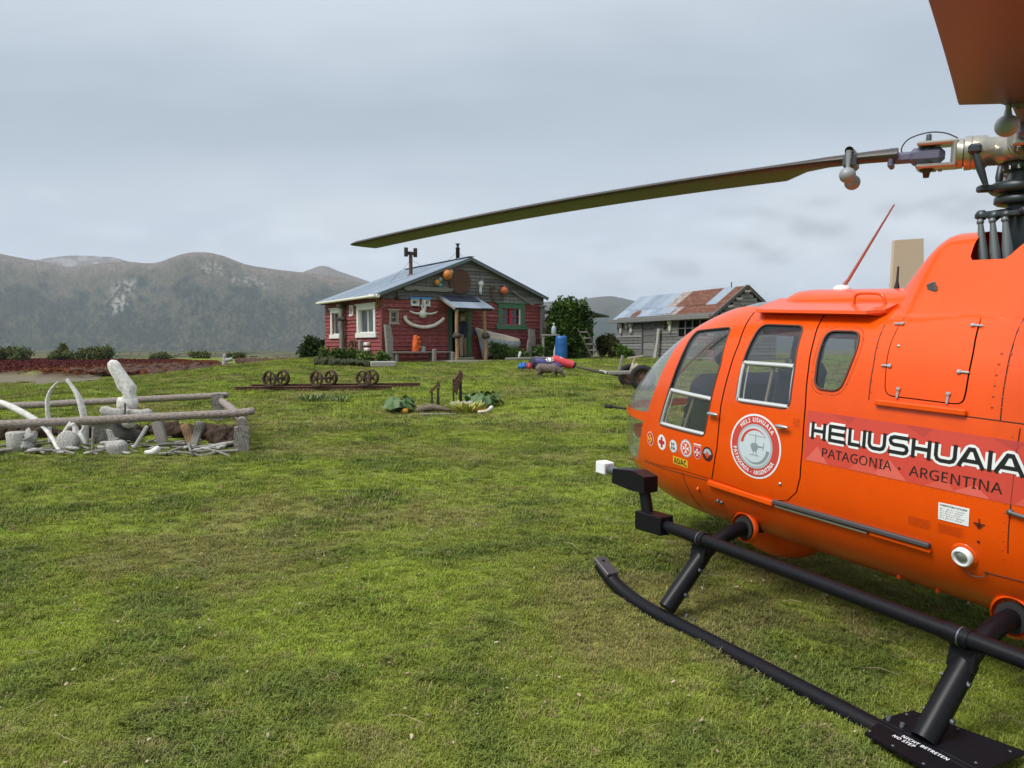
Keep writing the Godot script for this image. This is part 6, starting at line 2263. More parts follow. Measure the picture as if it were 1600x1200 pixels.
func dinghy(F: Dictionary) -> void:
	# an upturned pale dinghy on its side against the front wall
	var t := thing("dinghy", "pale blue and cream dinghy lying on its side by the wall", "boat", on(F, 3.9, 1.0, 0.25))
	var b := wb(F)
	var stations := [[-0.02, 1.30, 0.03, 0.08], [0.10, 1.27, 0.08, 0.40], [0.6, 1.14, 0.16, 0.48], [1.1, 1.04, 0.27, 0.46], [1.6, 0.95, 0.38, 0.38], [1.95, 0.88, 0.46, 0.26], [2.12, 0.80, 0.54, 0.10], [2.16, 0.70, 0.62, 0.01]]
	var band := mb()
	var hull_ := mb()
	for st in [hull_, band]:
		st.set_smooth_group(0)
	for i in stations.size() - 1:
		for k in 14:
			var p := []
			for q in [[i, k], [i + 1, k], [i + 1, k + 1], [i, k + 1]]:
				var c: Array = stations[q[0]]
				var a: float = PI * q[1] / 14.0
				var y: float = lerpf(c[2], c[1], 0.5 - 0.5 * cos(a))
				p.append(b * Vector3(c[0] + 0.35 * (1.0 - y / 1.3) * (1.0 - c[0] / 2.16), y, pow(sin(a), 0.7) * c[3]))
			quad(band if k > 8 else hull_, p[0], p[1], p[2], p[3])
	obj("hull", hull_, mat("boat_blue", lin(0.36, 0.40, 0.42), 0.5, 0.0, M.bone.albedo_texture, Vector3.ONE), t)
	obj("upper_strake", band, mat("boat_cream", lin(0.52, 0.44, 0.33), 0.55, 0.0, M.bone.albedo_texture, Vector3.ONE), t)
	var s := mb()
	lump(s, at3(b * Vector3(1.02, 0.62, 0.47), Vector3(0.05, 0.05, 0.03), b), 1.0, 0.2, 1.0, 10, 7)
	obj("rowlock", s, M.iron, t)
	s = mb()
	tube(s, curve([b * Vector3(0.0, 1.30, 0.04), b * Vector3(0.6, 1.16, 0.04), b * Vector3(1.6, 0.97, 0.04), b * Vector3(2.1, 0.84, 0.03)], 4), 0.028, 6)
	obj("gunwale", s, M.white_paint, t)

# ---------------------------------------------------------------- people, animals, luggage
func person() -> void:
	# stands in the doorway, turned to the right
	var t := thing("person", "person in navy jacket and khaki trousers standing in the doorway behind the porch post", "person", Vector3(-1.95, 1.09, -30.70), deg_to_rad(62))
	var P := func(x: float, y: float, z: float) -> Vector3: return Vector3(x, y, z)
	var skin_m := mat("skin", lin(0.42, 0.24, 0.17), 0.6)
	var s := mb()
	# body with head, hands, shoes inside; faces -z
	var hd := Vector3(0.0, 1.55, -0.045)
	skin(s, [[P.call(0, 1.0, 0), P.call(0, 1.38, 0.0), 0.12, 0.11], [P.call(0, 1.38, 0), P.call(0, 1.48, -0.02), 0.055, 0.052], [P.call(0.09, 0.92, 0), P.call(0.10, 0.50, -0.01), 0.075, 0.055], [P.call(-0.09, 0.92, 0), P.call(-0.10, 0.50, -0.03), 0.075, 0.055], [P.call(0.10, 0.50, -0.01), P.call(0.10, 0.09, 0.03), 0.052, 0.038], [P.call(-0.10, 0.50, -0.03), P.call(-0.10, 0.09, 0.0), 0.052, 0.038], [P.call(0.17, 1.36, 0), P.call(0.22, 1.10, 0.02), 0.045, 0.04], [P.call(0.22, 1.10, 0.02), P.call(0.20, 0.88, -0.06), 0.038, 0.03], [P.call(-0.17, 1.36, 0), P.call(-0.23, 1.10, 0.0), 0.045, 0.04], [P.call(-0.23, 1.10, 0.0), P.call(-0.18, 0.95, -0.16), 0.038, 0.03]], 0.022, 0.03)
	skin(s, [[hd + Vector3(0, 0.03, 0.015), hd + Vector3(0, 0.05, -0.01), 0.085, 0.085], [hd + Vector3(0, -0.05, -0.035), hd + Vector3(0, -0.085, -0.055), 0.052, 0.034], [hd + Vector3(0, 0.005, -0.085), hd + Vector3(0, -0.025, -0.108), 0.010, 0.014], [hd + Vector3(0.03, -0.056, -0.078), hd + Vector3(-0.03, -0.056, -0.078), 0.011, 0.011], [hd + Vector3(0.083, 0.02, 0.015), hd + Vector3(0.085, -0.03, 0.01), 0.014, 0.011], [hd + Vector3(-0.083, 0.02, 0.015), hd + Vector3(-0.085, -0.03, 0.01), 0.014, 0.011], [hd + Vector3(0, -0.06, 0.02), hd + Vector3(0, -0.13, 0.03), 0.05, 0.052]], 0.008, 0.02)
	for q in [[P.call(0.20, 0.88, -0.06), P.call(0.19, 0.79, -0.09), 1.0], [P.call(-0.18, 0.95, -0.16), P.call(-0.15, 0.93, -0.25), -1.0]]:
		var a: Vector3 = q[0]
		var d: Vector3 = (q[1] - q[0]).normalized()
		var w := d.cross(Vector3.RIGHT).normalized()
		var bones := [[a, a + d * 0.05, 0.028, 0.032]]
		for k in 4:
			var o: Vector3 = a + d * 0.06 + w * (k - 1.5) * 0.019
			var l: float = [0.062, 0.075, 0.07, 0.055][k]
			bones.append([o, o + d * l * 0.55, 0.0095, 0.009])
			bones.append([o + d * l * 0.55, o + d * l * 0.9 + Vector3(-0.012 * q[2], -0.004, 0.004), 0.009, 0.008])
		bones.append([a + d * 0.015 - w * 0.03, a + d * 0.06 - w * 0.055, 0.012, 0.009])
		skin(s, bones, 0.005, 0.008)
	var body := obj("body", s, skin_m, t)
	s = mb()
	for x in [-0.031, 0.031]:
		lump(s, at3(hd + Vector3(x, 0.012, -0.078), Vector3(0.011, 0.008, 0.008)), 0.0, 0.0, 1.0, 8, 6)
	obj("eye", s, M.black_print, body)
	s = mb()
	skin(s, [[hd + Vector3(0, 0.075, 0.03), hd + Vector3(0, 0.095, -0.02), 0.082, 0.07], [hd + Vector3(0, 0.02, 0.05), hd + Vector3(0, -0.03, 0.055), 0.065, 0.055]], 0.012, 0.02)
	obj("hair", s, mat("hair", lin(0.30, 0.28, 0.25), 0.8), t)
	s = mb()
	skin(s, [[P.call(0, 0.94, 0), P.call(0, 1.34, 0.0), 0.155, 0.14], [P.call(0.10, 1.0, 0), P.call(0.10, 1.36, 0), 0.09, 0.08], [P.call(-0.10, 1.0, 0), P.call(-0.10, 1.36, 0), 0.09, 0.08], [P.call(0.16, 1.37, 0), P.call(0.23, 1.10, 0.02), 0.072, 0.06], [P.call(0.23, 1.10, 0.02), P.call(0.205, 0.91, -0.05), 0.056, 0.045], [P.call(-0.16, 1.37, 0), P.call(-0.24, 1.10, 0.0), 0.072, 0.06], [P.call(-0.24, 1.10, 0.0), P.call(-0.19, 0.965, -0.14), 0.056, 0.045], [P.call(0, 1.40, 0.0), P.call(0, 1.44, -0.01), 0.075, 0.068]], 0.02, 0.04)
	obj("jacket", s, mat("navy_cloth", lin(0.012, 0.016, 0.035), 0.85), t)
	s = mb()
	skin(s, [[P.call(0.08, 0.93, 0), P.call(0.10, 0.50, -0.01), 0.105, 0.08], [P.call(-0.08, 0.93, 0), P.call(-0.10, 0.50, -0.03), 0.105, 0.08], [P.call(0.10, 0.50, -0.01), P.call(0.10, 0.12, 0.03), 0.078, 0.068], [P.call(-0.10, 0.50, -0.03), P.call(-0.10, 0.12, 0.0), 0.078, 0.068]], 0.02, 0.03)
	obj("trousers", s, mat("khaki_cloth", lin(0.20, 0.155, 0.105), 0.9), t)
	for q in [[0.10, 0.03], [-0.10, 0.0]]:
		s = mb()
		skin(s, [[P.call(q[0], 0.045, q[1] + 0.03), P.call(q[0], 0.045, q[1] - 0.17), 0.045, 0.042], [P.call(q[0], 0.10, q[1] + 0.02), P.call(q[0], 0.05, q[1] - 0.05), 0.05, 0.045]], 0.014, 0.02)
		obj("shoe", s, M.rubber, t)

func pig() -> void:
	var o := onto(1.10, -22.9)
	var t := thing("pig", "grey brown pig grazing on the lawn beside the luggage", "pig", o, -0.12)
	# faces +x, head down
	var s := mb()
	var V := func(x: float, y: float, z: float) -> Vector3: return Vector3(x, y, z)
	skin(s, [[V.call(-0.26, 0.29, 0), V.call(0.16, 0.28, 0), 0.125, 0.125], [V.call(-0.05, 0.25, 0), V.call(0.05, 0.25, 0), 0.125, 0.125], [V.call(0.16, 0.28, 0), V.call(0.34, 0.20, 0.01), 0.115, 0.08], [V.call(0.34, 0.20, 0.01), V.call(0.42, 0.10, 0.02), 0.075, 0.045], [V.call(0.42, 0.10, 0.02), V.call(0.455, 0.045, 0.02), 0.04, 0.034], [V.call(-0.30, 0.26, 0.06), V.call(-0.28, 0.17, 0.08), 0.085, 0.055], [V.call(-0.28, 0.17, 0.08), V.call(-0.33, 0.10, 0.08), 0.045, 0.026], [V.call(-0.33, 0.10, 0.08), V.call(-0.32, 0.01, 0.08), 0.024, 0.022], [V.call(-0.28, 0.26, -0.06), V.call(-0.20, 0.17, -0.08), 0.085, 0.055], [V.call(-0.20, 0.17, -0.08), V.call(-0.25, 0.10, -0.08), 0.045, 0.026], [V.call(-0.25, 0.10, -0.08), V.call(-0.23, 0.01, -0.08), 0.024, 0.022], [V.call(0.16, 0.22, 0.07), V.call(0.13, 0.11, 0.08), 0.055, 0.032], [V.call(0.13, 0.11, 0.08), V.call(0.14, 0.01, 0.08), 0.026, 0.022], [V.call(0.18, 0.22, -0.07), V.call(0.22, 0.11, -0.08), 0.055, 0.032], [V.call(0.22, 0.11, -0.08), V.call(0.20, 0.01, -0.08), 0.026, 0.022]], 0.014, 0.04)
	var hide := mat("pig_hide", lin(0.20, 0.165, 0.145), 0.85, 0.0, noise_tex(71, 0.02, Color(0.55, 0.5, 0.48), Color(1.15, 1.12, 1.1), 4, 256), Vector3.ONE * 3)
	var body := obj("body", s, hide, t)
	for z in [0.065, -0.055]:
		s = mb()
		prism(s, PackedVector2Array([Vector2(-0.035, 0), Vector2(0.03, 0.0), Vector2(0.02, -0.05), Vector2(-0.01, -0.10)]), 0.012, Transform3D(rot(0.2 * signf(z), 0.5 * signf(z), -0.5), V.call(0.36, 0.27, z)))
		obj("ear", s, hide, t)
	s = mb()
	tube(s, curve([V.call(-0.38, 0.32, 0), V.call(-0.42, 0.27, 0.01), V.call(-0.43, 0.20, 0.0)], 4), [0.014, 0.012, 0.011, 0.010, 0.009, 0.008, 0.007, 0.006, 0.005], 6)
	obj("tail", s, hide, t)
	s = mb()
	lump(s, at3(V.call(0.468, 0.035, 0.02), Vector3(0.018, 0.032, 0.034), rot(0, 0, -0.5)), 0.0, 0.05, 1.0, 12, 8)
	obj("snout", s, M.dark_wood, t)
	s = mb()
	for z in [0.075, -0.04]:
		lump(s, at3(V.call(0.39, 0.175, z), Vector3(0.010, 0.010, 0.008)), 0.0, 0.0, 1.0, 6, 5)
	obj("eye", s, M.black_print, body)

func bag(called: String, label: String, at: Vector3, size: Vector3, b: Basis, m: Material, sd: float, group := "luggage in a heap on the lawn") -> Node3D:
	var t := thing(called, label, "bag", at, 0.0, group)
	var s := mb()
	lump(s, Transform3D(b * Basis.from_scale(size), Vector3(0, size.y * 0.75, 0)), sd, 0.35, 1.3, 20, 13)
	obj("sack", s, m, t)
	s = mb()
	for k in [-0.35, 0.35]:
		var pts := []
		for i in 13:
			var a := TAU * i / 12
			pts.append(Vector3(0, size.y * 0.75, 0) + b * Vector3(size.x * k, cos(a) * size.y * 0.97, sin(a) * size.z * 0.97))
		tube(s, pts, 0.014, 5, false)
	obj("strap", s, M.rubber, t)
	return t

func luggage() -> void:
	var z := -25.6
	var blue := mat("bright_blue_cloth", lin(0.01, 0.13, 0.40), 0.7)
	var redc := mat("bag_red", lin(0.55, 0.035, 0.045), 0.6)
	var navy := mat("bag_navy", lin(0.014, 0.016, 0.035), 0.8)
	var viol := mat("bag_violet", lin(0.065, 0.06, 0.20), 0.8)
	bag("stuff_sack", "bright blue round stuff sack, leftmost in the luggage heap", onto(0.38, z), Vector3(0.17, 0.14, 0.16), Basis(), blue, 1.0)
	bag("stuff_sack", "small red stuff sack between blue sack and dark rucksack", onto(0.56, z + 0.05), Vector3(0.12, 0.13, 0.13), Basis(), redc, 3.0)
	bag("rucksack", "black navy rucksack lying upright in the luggage heap", onto(0.80, z - 0.15), Vector3(0.24, 0.24, 0.2), rot(0, 0, -0.9), navy, 5.0)
	bag("rucksack", "violet blue rucksack leaning in the middle of the heap", onto(1.05, z), Vector3(0.32, 0.17, 0.2), rot(0, 0.2, -0.75), viol, 7.0)
	bag("rucksack", "dark violet bag lying low behind the pig", onto(1.38, z - 0.1), Vector3(0.3, 0.14, 0.2), rot(0, -0.2, 0.1), viol, 11.0)
	bag("white_bag", "small white crumpled bag on top of the luggage heap", onto(1.27, z - 0.15) + Vector3.UP * 0.20, Vector3(0.17, 0.11, 0.14), rot(0, 0, 0.2), M.white_paint, 9.0)
	var d := thing("duffel_bag", "long red duffel bag lying rightmost in the luggage heap", "bag", onto(1.72, z - 0.1), 0.0, "luggage in a heap on the lawn")
	var s := mb()
	tube(s, curve([Vector3(-0.36, 0.36, -0.1), Vector3(-0.2, 0.31, -0.07), Vector3(0.1, 0.20, 0.0), Vector3(0.34, 0.14, 0.05)], 3), [0.10, 0.13, 0.14, 0.145, 0.15, 0.15, 0.15, 0.145, 0.14, 0.135], 14, true, 1.0, Vector3.ZERO, 0.12)
	obj("sack", s, redc, d)
	s = mb()
	lump(s, at3(Vector3(0.36, 0.135, 0.05), Vector3(0.06, 0.125, 0.125), rot(0, 0, -0.3)), 2.0, 0.1, 1.0, 14, 9)
	obj("end_cap", s, M.rubber, d)
	s = mb()
	box(s, Vector3(-0.06, 0.395, 0.02), Vector3(0.12, 0.01, 0.06), rot(0.3, 0, -0.35), 0.003)
	obj("tag", s, M.white_paint, d)

# ---------------------------------------------------------------- plants
func leaf_mesh(key: String, n: int, size: float, wide: float, m: Material, sd: int) -> Mesh:
	# a small spray of bent leaves
	if shared.has(key):
		return shared[key]
	var r := RandomNumberGenerator.new()
	r.seed = sd
	var s := mb()
	s.set_smooth_group(FLAT)
	for k in n:
		var d := Vector3(r.randf_range(-1, 1), r.randf_range(-0.3, 1), r.randf_range(-1, 1)).normalized()
		var x := d.cross(Vector3(r.randf_range(-1, 1), r.randf_range(-1, 1), r.randf_range(-1, 1))).normalized()
		var o := Vector3(r.randf_range(-1, 1), r.randf_range(-1, 1), r.randf_range(-1, 1)) * size * 0.6
		var a := o + d * size * 0.5 + x * size * wide
		var b := o + d * size * 0.5 - x * size * wide
		var tip := o + d * size - Vector3.UP * size * 0.15
		for v in [o, a, b, a, tip, b]:
			s.add_vertex(v)
	s.generate_normals()
	var mesh := s.commit()
	mesh.surface_set_material(0, m)
	shared[key] = mesh
	return mesh

func leaf_mat(key: String) -> StandardMaterial3D:
	var m := mat(key, Color.WHITE, 0.65)
	m.vertex_color_use_as_albedo = true
	m.metallic_specular = 0.12
	m.backlight_enabled = true
	m.backlight = Color(0.12, 0.16, 0.05)
	return m

func many(mesh: Mesh, xfs: Array, cols: Array, called: String, parent: Node3D, kind := "stuff") -> MultiMeshInstance3D:
	var mm := MultiMesh.new()
	mm.transform_format = MultiMesh.TRANSFORM_3D
	mm.use_colors = true
	mm.mesh = mesh
	mm.instance_count = xfs.size()
	for i in xfs.size():
		mm.set_instance_transform(i, xfs[i])
		mm.set_instance_color(i, cols[i])
	var o := MultiMeshInstance3D.new()
	o.multimesh = mm
	o.name = numbered(called) if parent == self else called
	parent.add_child(o, true)
	if kind:
		o.set_meta("kind", kind)
	return o

func bush(called: String, label: String, category: String, at: Vector3, size: Vector3, lumps: int, leaves: int, leaf: float, dark: Color, light: Color, group := "") -> Node3D:
	var t := thing(called, label, category, at, 0.0, group)
	var r := RandomNumberGenerator.new()
	r.seed = hash(label)
	var cs := []
	for k in lumps:
		var a := r.randf() * TAU
		var q := sqrt(r.randf()) * 0.62
		cs.append([Vector3(cos(a) * q, r.randf_range(0.25, 0.74), sin(a) * q), r.randf_range(0.24, 0.42)])
	var xfs := []
	var cols := []
	for i in leaves:
		var c: Array = cs[i % lumps]
		var d := Vector3(r.randfn(), r.randfn(), r.randfn()).normalized()
		var p: Vector3 = c[0] + d * c[1] * pow(r.randf(), 0.4)
		if p.y < 0.0 and r.randf() < 0.8:
			p.y = r.randf() * 0.2
		p = p * size
		var b := Basis(Vector3(r.randfn(), r.randfn(), r.randfn()).normalized(), r.randf() * TAU)
		xfs.append(Transform3D(b.scaled(Vector3.ONE * r.randf_range(0.7, 1.4)), p))
		cols.append(dark.lerp(light, clampf(r.randf() * 0.7 + 0.35 * nz.get_noise_3dv((p + at) * 110.0) + 0.1, 0.0, 1.0)))
	many(leaf_mesh("spray_%.2f" % leaf, 6, leaf, 0.24, M.leaf, int(leaf * 1000)), xfs, cols, "foliage", t)
	var s := mb()
	for k in mini(lumps, 5):
		var c: Vector3 = cs[k][0]
		tube(s, curve([Vector3(c.x * 0.2, 0, c.z * 0.2) * size, Vector3(c.x * 0.6, c.y * 0.5, c.z * 0.5) * size, c * size], 3), [0.03, 0.028, 0.025, 0.022, 0.02, 0.015, 0.01].map(func(v): return v * size.y * 0.6), 5)
	obj("stem", s, M.dark_wood, t)
	return t

func blade_leaf(s: SurfaceTool, o: Vector3, d: Vector3, l: float, w: float, droop: float) -> void:
	var x := d.cross(Vector3.UP).normalized()
	var prev := [o + x * w * 0.5, o - x * w * 0.5]
	for k in range(1, 6):
		var t := k / 5.0
		var c := o + d * l * t - Vector3.UP * droop * l * t * t
		var ww := w * (1.0 - t * t * 0.95)
		var cur := [c + x * ww * 0.5, c - x * ww * 0.5]
		quad(s, prev[0], cur[0], cur[1], prev[1])
		prev = cur

func big_leaf(s: SurfaceTool, o: Vector3, d: Vector3, r: float) -> void:
	# a broad rhubarb leaf on a stalk
	var n := (Vector3.UP * 0.7 + d * 0.8).normalized()
	var x := d.cross(n).normalized()
	var f := n.cross(x).normalized() * -1.0
	if f.dot(d) < 0:
		f = -f
	tube(s, [o, o + d * r * 0.3 + Vector3.UP * r * 0.8, o + d * r * 0.6 + Vector3.UP * r * 1.2], 0.014, 5)
	var c := o + d * r * 0.95 + Vector3.UP * r * 1.15
	var ring := []
	for k in 14:
		var a := TAU * k / 14
		var rr := r * (1.0 + 0.18 * sin(a * 5.0 + r * 30.0)) * (0.85 + 0.2 * cos(a))
		ring.append(c + f * cos(a) * rr + x * sin(a) * rr * 0.85 + n * (0.12 * r * sin(a * 3.0) - 0.3 * r * absf(cos(a)) * 0.6))
	for k in 14:
		poly(s, [c, ring[k], ring[(k + 1) % 14]], n)

func plants() -> void:
	leaf_mat("leaf")
	bush("hedge_bush", "big dense dark green bush at the right end of the red house", "bush", Vector3(2.30, 1.0, -32.9), Vector3(1.28, 2.62, 0.9), 26, 4200, 0.16, Color(0.016, 0.038, 0.010), Color(0.095, 0.155, 0.028))
	bush("rounded_bush", "dark rounded bush at the far left corner of the red house", "bush", Vector3(-10.9, 0.35, -41.5), Vector3(1.0, 1.75, 0.9), 10, 900, 0.16, Color(0.016, 0.032, 0.012), Color(0.055, 0.085, 0.025))
	bush("low_bush", "olive brown bush at the left corner of the grey shed", "bush", Vector3(4.25, 1.0, -34.0), Vector3(0.85, 1.05, 0.6), 9, 700, 0.13, Color(0.045, 0.05, 0.018), Color(0.13, 0.12, 0.04))
	bush("leafy_plant", "low bright green plant before the boards of the grey shed", "plant", Vector3(4.75, 1.0, -32.6), Vector3(0.6, 0.55, 0.4), 6, 320, 0.13, Color(0.03, 0.06, 0.015), Color(0.09, 0.15, 0.03))
	# flower bed before the dinghy
	var e := Vector3(cos(deg_to_rad(33)), 0, -sin(deg_to_rad(33)))
	var nf := Vector3(sin(deg_to_rad(33)), 0, cos(deg_to_rad(33)))
	var f0 := Vector3(-4.881, 0, -29)
	var bed := func(s: float, off: float) -> Vector3:
		var p := f0 + e * s + nf * off
		return onto(p.x, p.z)
	for q in [[4.55, 0.95, 0.48, 0.62, "dark leafy plant beside the right porch post"], [5.10, 0.95, 0.5, 0.55, "leafy plant under the middle of the dinghy"], [5.65, 0.9, 0.42, 0.42, "low plant under the rounded end of the dinghy"], [6.6, 1.0, 0.5, 0.52, "leafy plant before the slab post by the green window"], [7.2, 0.8, 0.5, 0.8, "tall leafy plant at the right house corner"], [7.9, 0.9, 0.5, 0.5, "loose plant between house corner and the barrel"]]:
		bush("bed_plant", q[4], "plant", bed.call(q[0], q[1]), Vector3(q[2], q[3], 0.35), 6, 300, 0.11, Color(0.03, 0.055, 0.016), Color(0.12, 0.18, 0.045), "plants in the flower bed before the house")
	var s := mb()
	var pts := []
	for k in 9:
		pts.append(bed.call(4.55 + k * 0.3, 1.5 + 0.05 * sin(k * 2.0)) + Vector3.UP * 0.05)
	tube(s, pts, 0.085, 8, true, 1.0, Vector3.ZERO, 0.4)
	tag(obj("edging_log", s, M.drift_wood, self), "pale log edging the flower bed right of the porch", "log")
	for q in [[5.25, 1.35, 0.34, "short pale stake in the flower bed near porch"], [7.05, 1.3, 0.62, "curved white bone stake in the bed at right corner"], [7.45, 1.2, 0.5, "thin white bone stake nearest to the stand"]]:
		s = mb()
		tube(s, curve([bed.call(q[0], q[1]), bed.call(q[0] + 0.03, q[1]) + Vector3.UP * q[2] * 0.5, bed.call(q[0] + 0.10, q[1]) + Vector3.UP * q[2]], 4), 0.055, 8, true, 1.0, Vector3.ZERO, 0.35)
		tag(obj("bone_stake", s, M.bone, self), q[3], "stake")
	# planted turf bank by the left wall
	for q in [[-6.75, -28.6, 0.55, 0.55, "pale leafy plant at the left end of the turf bank"], [-6.1, -28.9, 0.55, 0.5, "dark low plant on the turf bank below the far side window"], [-5.5, -28.4, 0.5, 0.34, "yellowing plant on the turf bank below the spoked wheel"], [-4.75, -27.9, 0.35, 0.42, "light green plant at the house corner beside crooked post"]]:
		bush("bank_plant", q[4], "plant", onto(q[0], q[1]), Vector3(q[2], q[3], 0.35), 6, 260, 0.13, Color(0.03, 0.055, 0.015), Color(0.13, 0.19, 0.05), "plants on the turf bank")
	s = mb()
	for k in 110:
		var t := rng.randf()
		var p := Vector3(-7.05, 0, -27.7).lerp(Vector3(-4.95, 0, -26.75), t)
		var y := hgt(p.x, p.z)
		lump(s, at3(Vector3(p.x, y + 0.10, p.z) + Vector3(0, rng.randf_range(-0.06, 0.06), rng.randf_range(-0.2, 0.15)), Vector3(0.09, 0.11 * (1.0 - 0.4 * t), 0.09) * rng.randf_range(0.5, 1.4)), k * 1.3, 0.9, 1.4, 9, 6)
	structure(obj("turf_bank", s, mat("turf", lin(0.055, 0.07, 0.025), 0.95, 0.0, M.log_bark.albedo_texture, Vector3.ONE * 3), self), "stuff")
	s = mb()
	box(s, onto(-4.55, -27.0, 0.08), Vector3(0.9, 0.2, 0.35), rot(0, 0.4, 0), 0.03)
	tag(obj("stone_slab", s, M.old_bone, self), "pale stone slab set at the corner of the turf bank", "slab")
	# clumps on the lawn
	clump("leaf_clump", "pale long-leaved clump on the lawn before the middle wheels", onto(-4.55, -17.4), 0.62, 70, 0.34, Color(0.16, 0.22, 0.08))
	clump("leaf_clump", "second pale clump just right of the pale long-leaved clump", onto(-3.85, -17.2), 0.42, 44, 0.30, Color(0.15, 0.21, 0.07))
	# the island bed with rusty ploughs
	var rh := mat("rhubarb", lin(0.072, 0.145, 0.032), 0.55, 0.0, M.bone.albedo_texture, Vector3.ONE * 2)
	var blue_leaf := mat("cabbage", lin(0.12, 0.20, 0.13), 0.6)
	var r2 := RandomNumberGenerator.new()
	r2.seed = 9
	for q in [[-2.32, -15.7, 1.35, 20, "broad-leaved rhubarb clump at the left of the plough bed", 0], [-0.62, -16.4, 1.3, 18, "broad-leaved rhubarb clump at the right of the plough bed", 0], [-2.55, -16.5, 0.75, 14, "blue green plant behind the left rhubarb clump", 1], [-0.98, -16.9, 0.8, 14, "blue green plant beside the taller rusty plough share", 1]]:
		var t := thing("rhubarb_plant", q[4], "plant", onto(q[0], q[1]), 0.0, "plants of the plough bed")
		for k in q[3]:
			s = mb()
			var a: float = TAU * k / q[3] + r2.randf()
			var d := Vector3(cos(a), 0, sin(a) * 0.8) * r2.randf_range(0.5, 1.0)
			if q[5] == 0:
				big_leaf(s, Vector3(d.x, 0, d.z) * r2.randf_range(0.02, 0.26), d, r2.randf_range(0.08, 0.17) * q[2])
			else:
				blade_leaf(s, Vector3.ZERO, (d * 0.5 + Vector3.UP * 0.9).normalized(), 0.42 * q[2] * r2.randf_range(0.7, 1.2), 0.09, 0.35)
			obj("leaf", s, rh if q[5] == 0 else blue_leaf, t)
	clump("yellow_grass", "yellow green spiky clump at the front of the plough bed", onto(-0.92, -15.5), 0.55, 190, 0.42, Color(0.46, 0.46, 0.09))
	s = mb()
	for k in 7:
		lump(s, at3(onto(-0.62 + 0.12 * sin(k * 2.3), -15.35 + 0.1 * cos(k * 1.7), 0.06), Vector3(0.06, 0.035, 0.06)), k, 0.4, 1.4, 8, 5)
	structure(obj("fallen_leaves", s, mat("amber_leaf", lin(0.50, 0.22, 0.02), 0.7), self), "stuff")
	s = mb()
	lump(s, at3(onto(-2.15, -15.35, 0.05), Vector3(0.07, 0.05, 0.06)), 3.0, 0.4, 1.4, 10, 6)
	tag(obj("orange_leaf", s, M.amber_leaf, self), "withered orange leaf at the foot of the left rhubarb clump", "leaf")
	s = mb()
	tube(s, curve([onto(-0.68, -15.2, 0.05), onto(-0.5, -15.25, 0.07), onto(-0.40, -15.5, 0.12)], 4), [0.035, 0.03, 0.026, 0.022, 0.022, 0.024, 0.03, 0.04, 0.03], 8, true, 1.0, Vector3.ZERO, 0.5)
	tag(obj("white_bone", s, M.bone, self), "white bone at the right end of the plough bed", "bone")
	s = mb()
	tube(s, curve([onto(-1.95, -15.5, 0.04), onto(-1.6, -15.55, 0.09), onto(-1.2, -15.5, 0.03)], 5), [0.03, 0.06, 0.08, 0.09, 0.095, 0.09, 0.08, 0.07, 0.05, 0.04, 0.03], 9, true, 0.8, Vector3.ZERO, 0.5)
	tag(obj("driftwood_log", s, mat("brown_log", lin(0.20, 0.15, 0.11), 0.9, 0.0, wood_grain, Vector3.ONE * 3, false, wood_bump, 1.0), self), "weathered driftwood log lying before the rusty ploughs", "log")
	s = mb()
	box(s, onto(-1.45, -15.15, 0.02), Vector3(0.7, 0.035, 0.08), rot(0, 0.08, 0), 0.01)
	tag(obj("plank", s, M.old_wood, self), "flat pale plank at the front edge of the plough bed", "plank")
	s = mb()
	for k in 6:
		lump(s, at3(onto(-1.22 + k * 0.07, -15.9 - 0.1 * (k % 2), 0.10), Vector3(0.07, 0.07, 0.06)), k * 2.0, 0.9, 1.6, 9, 6)
	tag(obj("root_lump", s, M.old_bone, self), "grey knotty root between the two rusty ploughs", "root")
	for q in [[-1.58, -15.85, 0.62, 0.0, "lower rusty plough share, left of the pair in the bed"], [-1.18, -16.6, 0.78, 0.35, "taller rusty plough share, right of the pair in the bed"]]:
		var t := thing("plough_share", q[4], "plough", onto(q[0], q[1]), q[3], "rusty ploughs")
		var k: float = q[2]
		s = mb()
		prism(s, PackedVector2Array([Vector2(-0.22, 0.62), Vector2(-0.10, 0.72), Vector2(0.02, 0.86), Vector2(0.08, 1.0), Vector2(0.15, 0.90), Vector2(0.15, 0.74), Vector2(0.06, 0.80), Vector2(-0.06, 0.66), Vector2(-0.18, 0.56)]) if k < 0.7 else PackedVector2Array([Vector2(-0.14, 0.45), Vector2(-0.10, 0.72), Vector2(0.02, 0.88), Vector2(0.06, 1.0), Vector2(0.15, 0.88), Vector2(0.14, 0.74), Vector2(0.06, 0.62), Vector2(-0.02, 0.30)]), 0.07, Transform3D(Basis.from_scale(Vector3(k, k, 1)), Vector3.ZERO))
		obj("share", s, M.rust, t)
		for x in [[-0.12, -0.12], [0.11, 0.10], [0.05, 0.08]]:
			s = mb()
			bar(s, Vector3(x[0] * k, 0, 0.02), Vector3(x[1] * k, 0.74 * k, 0), 0.03, 0.045, Vector3.FORWARD, 0.006)
			obj("beam", s, M.iron, t)

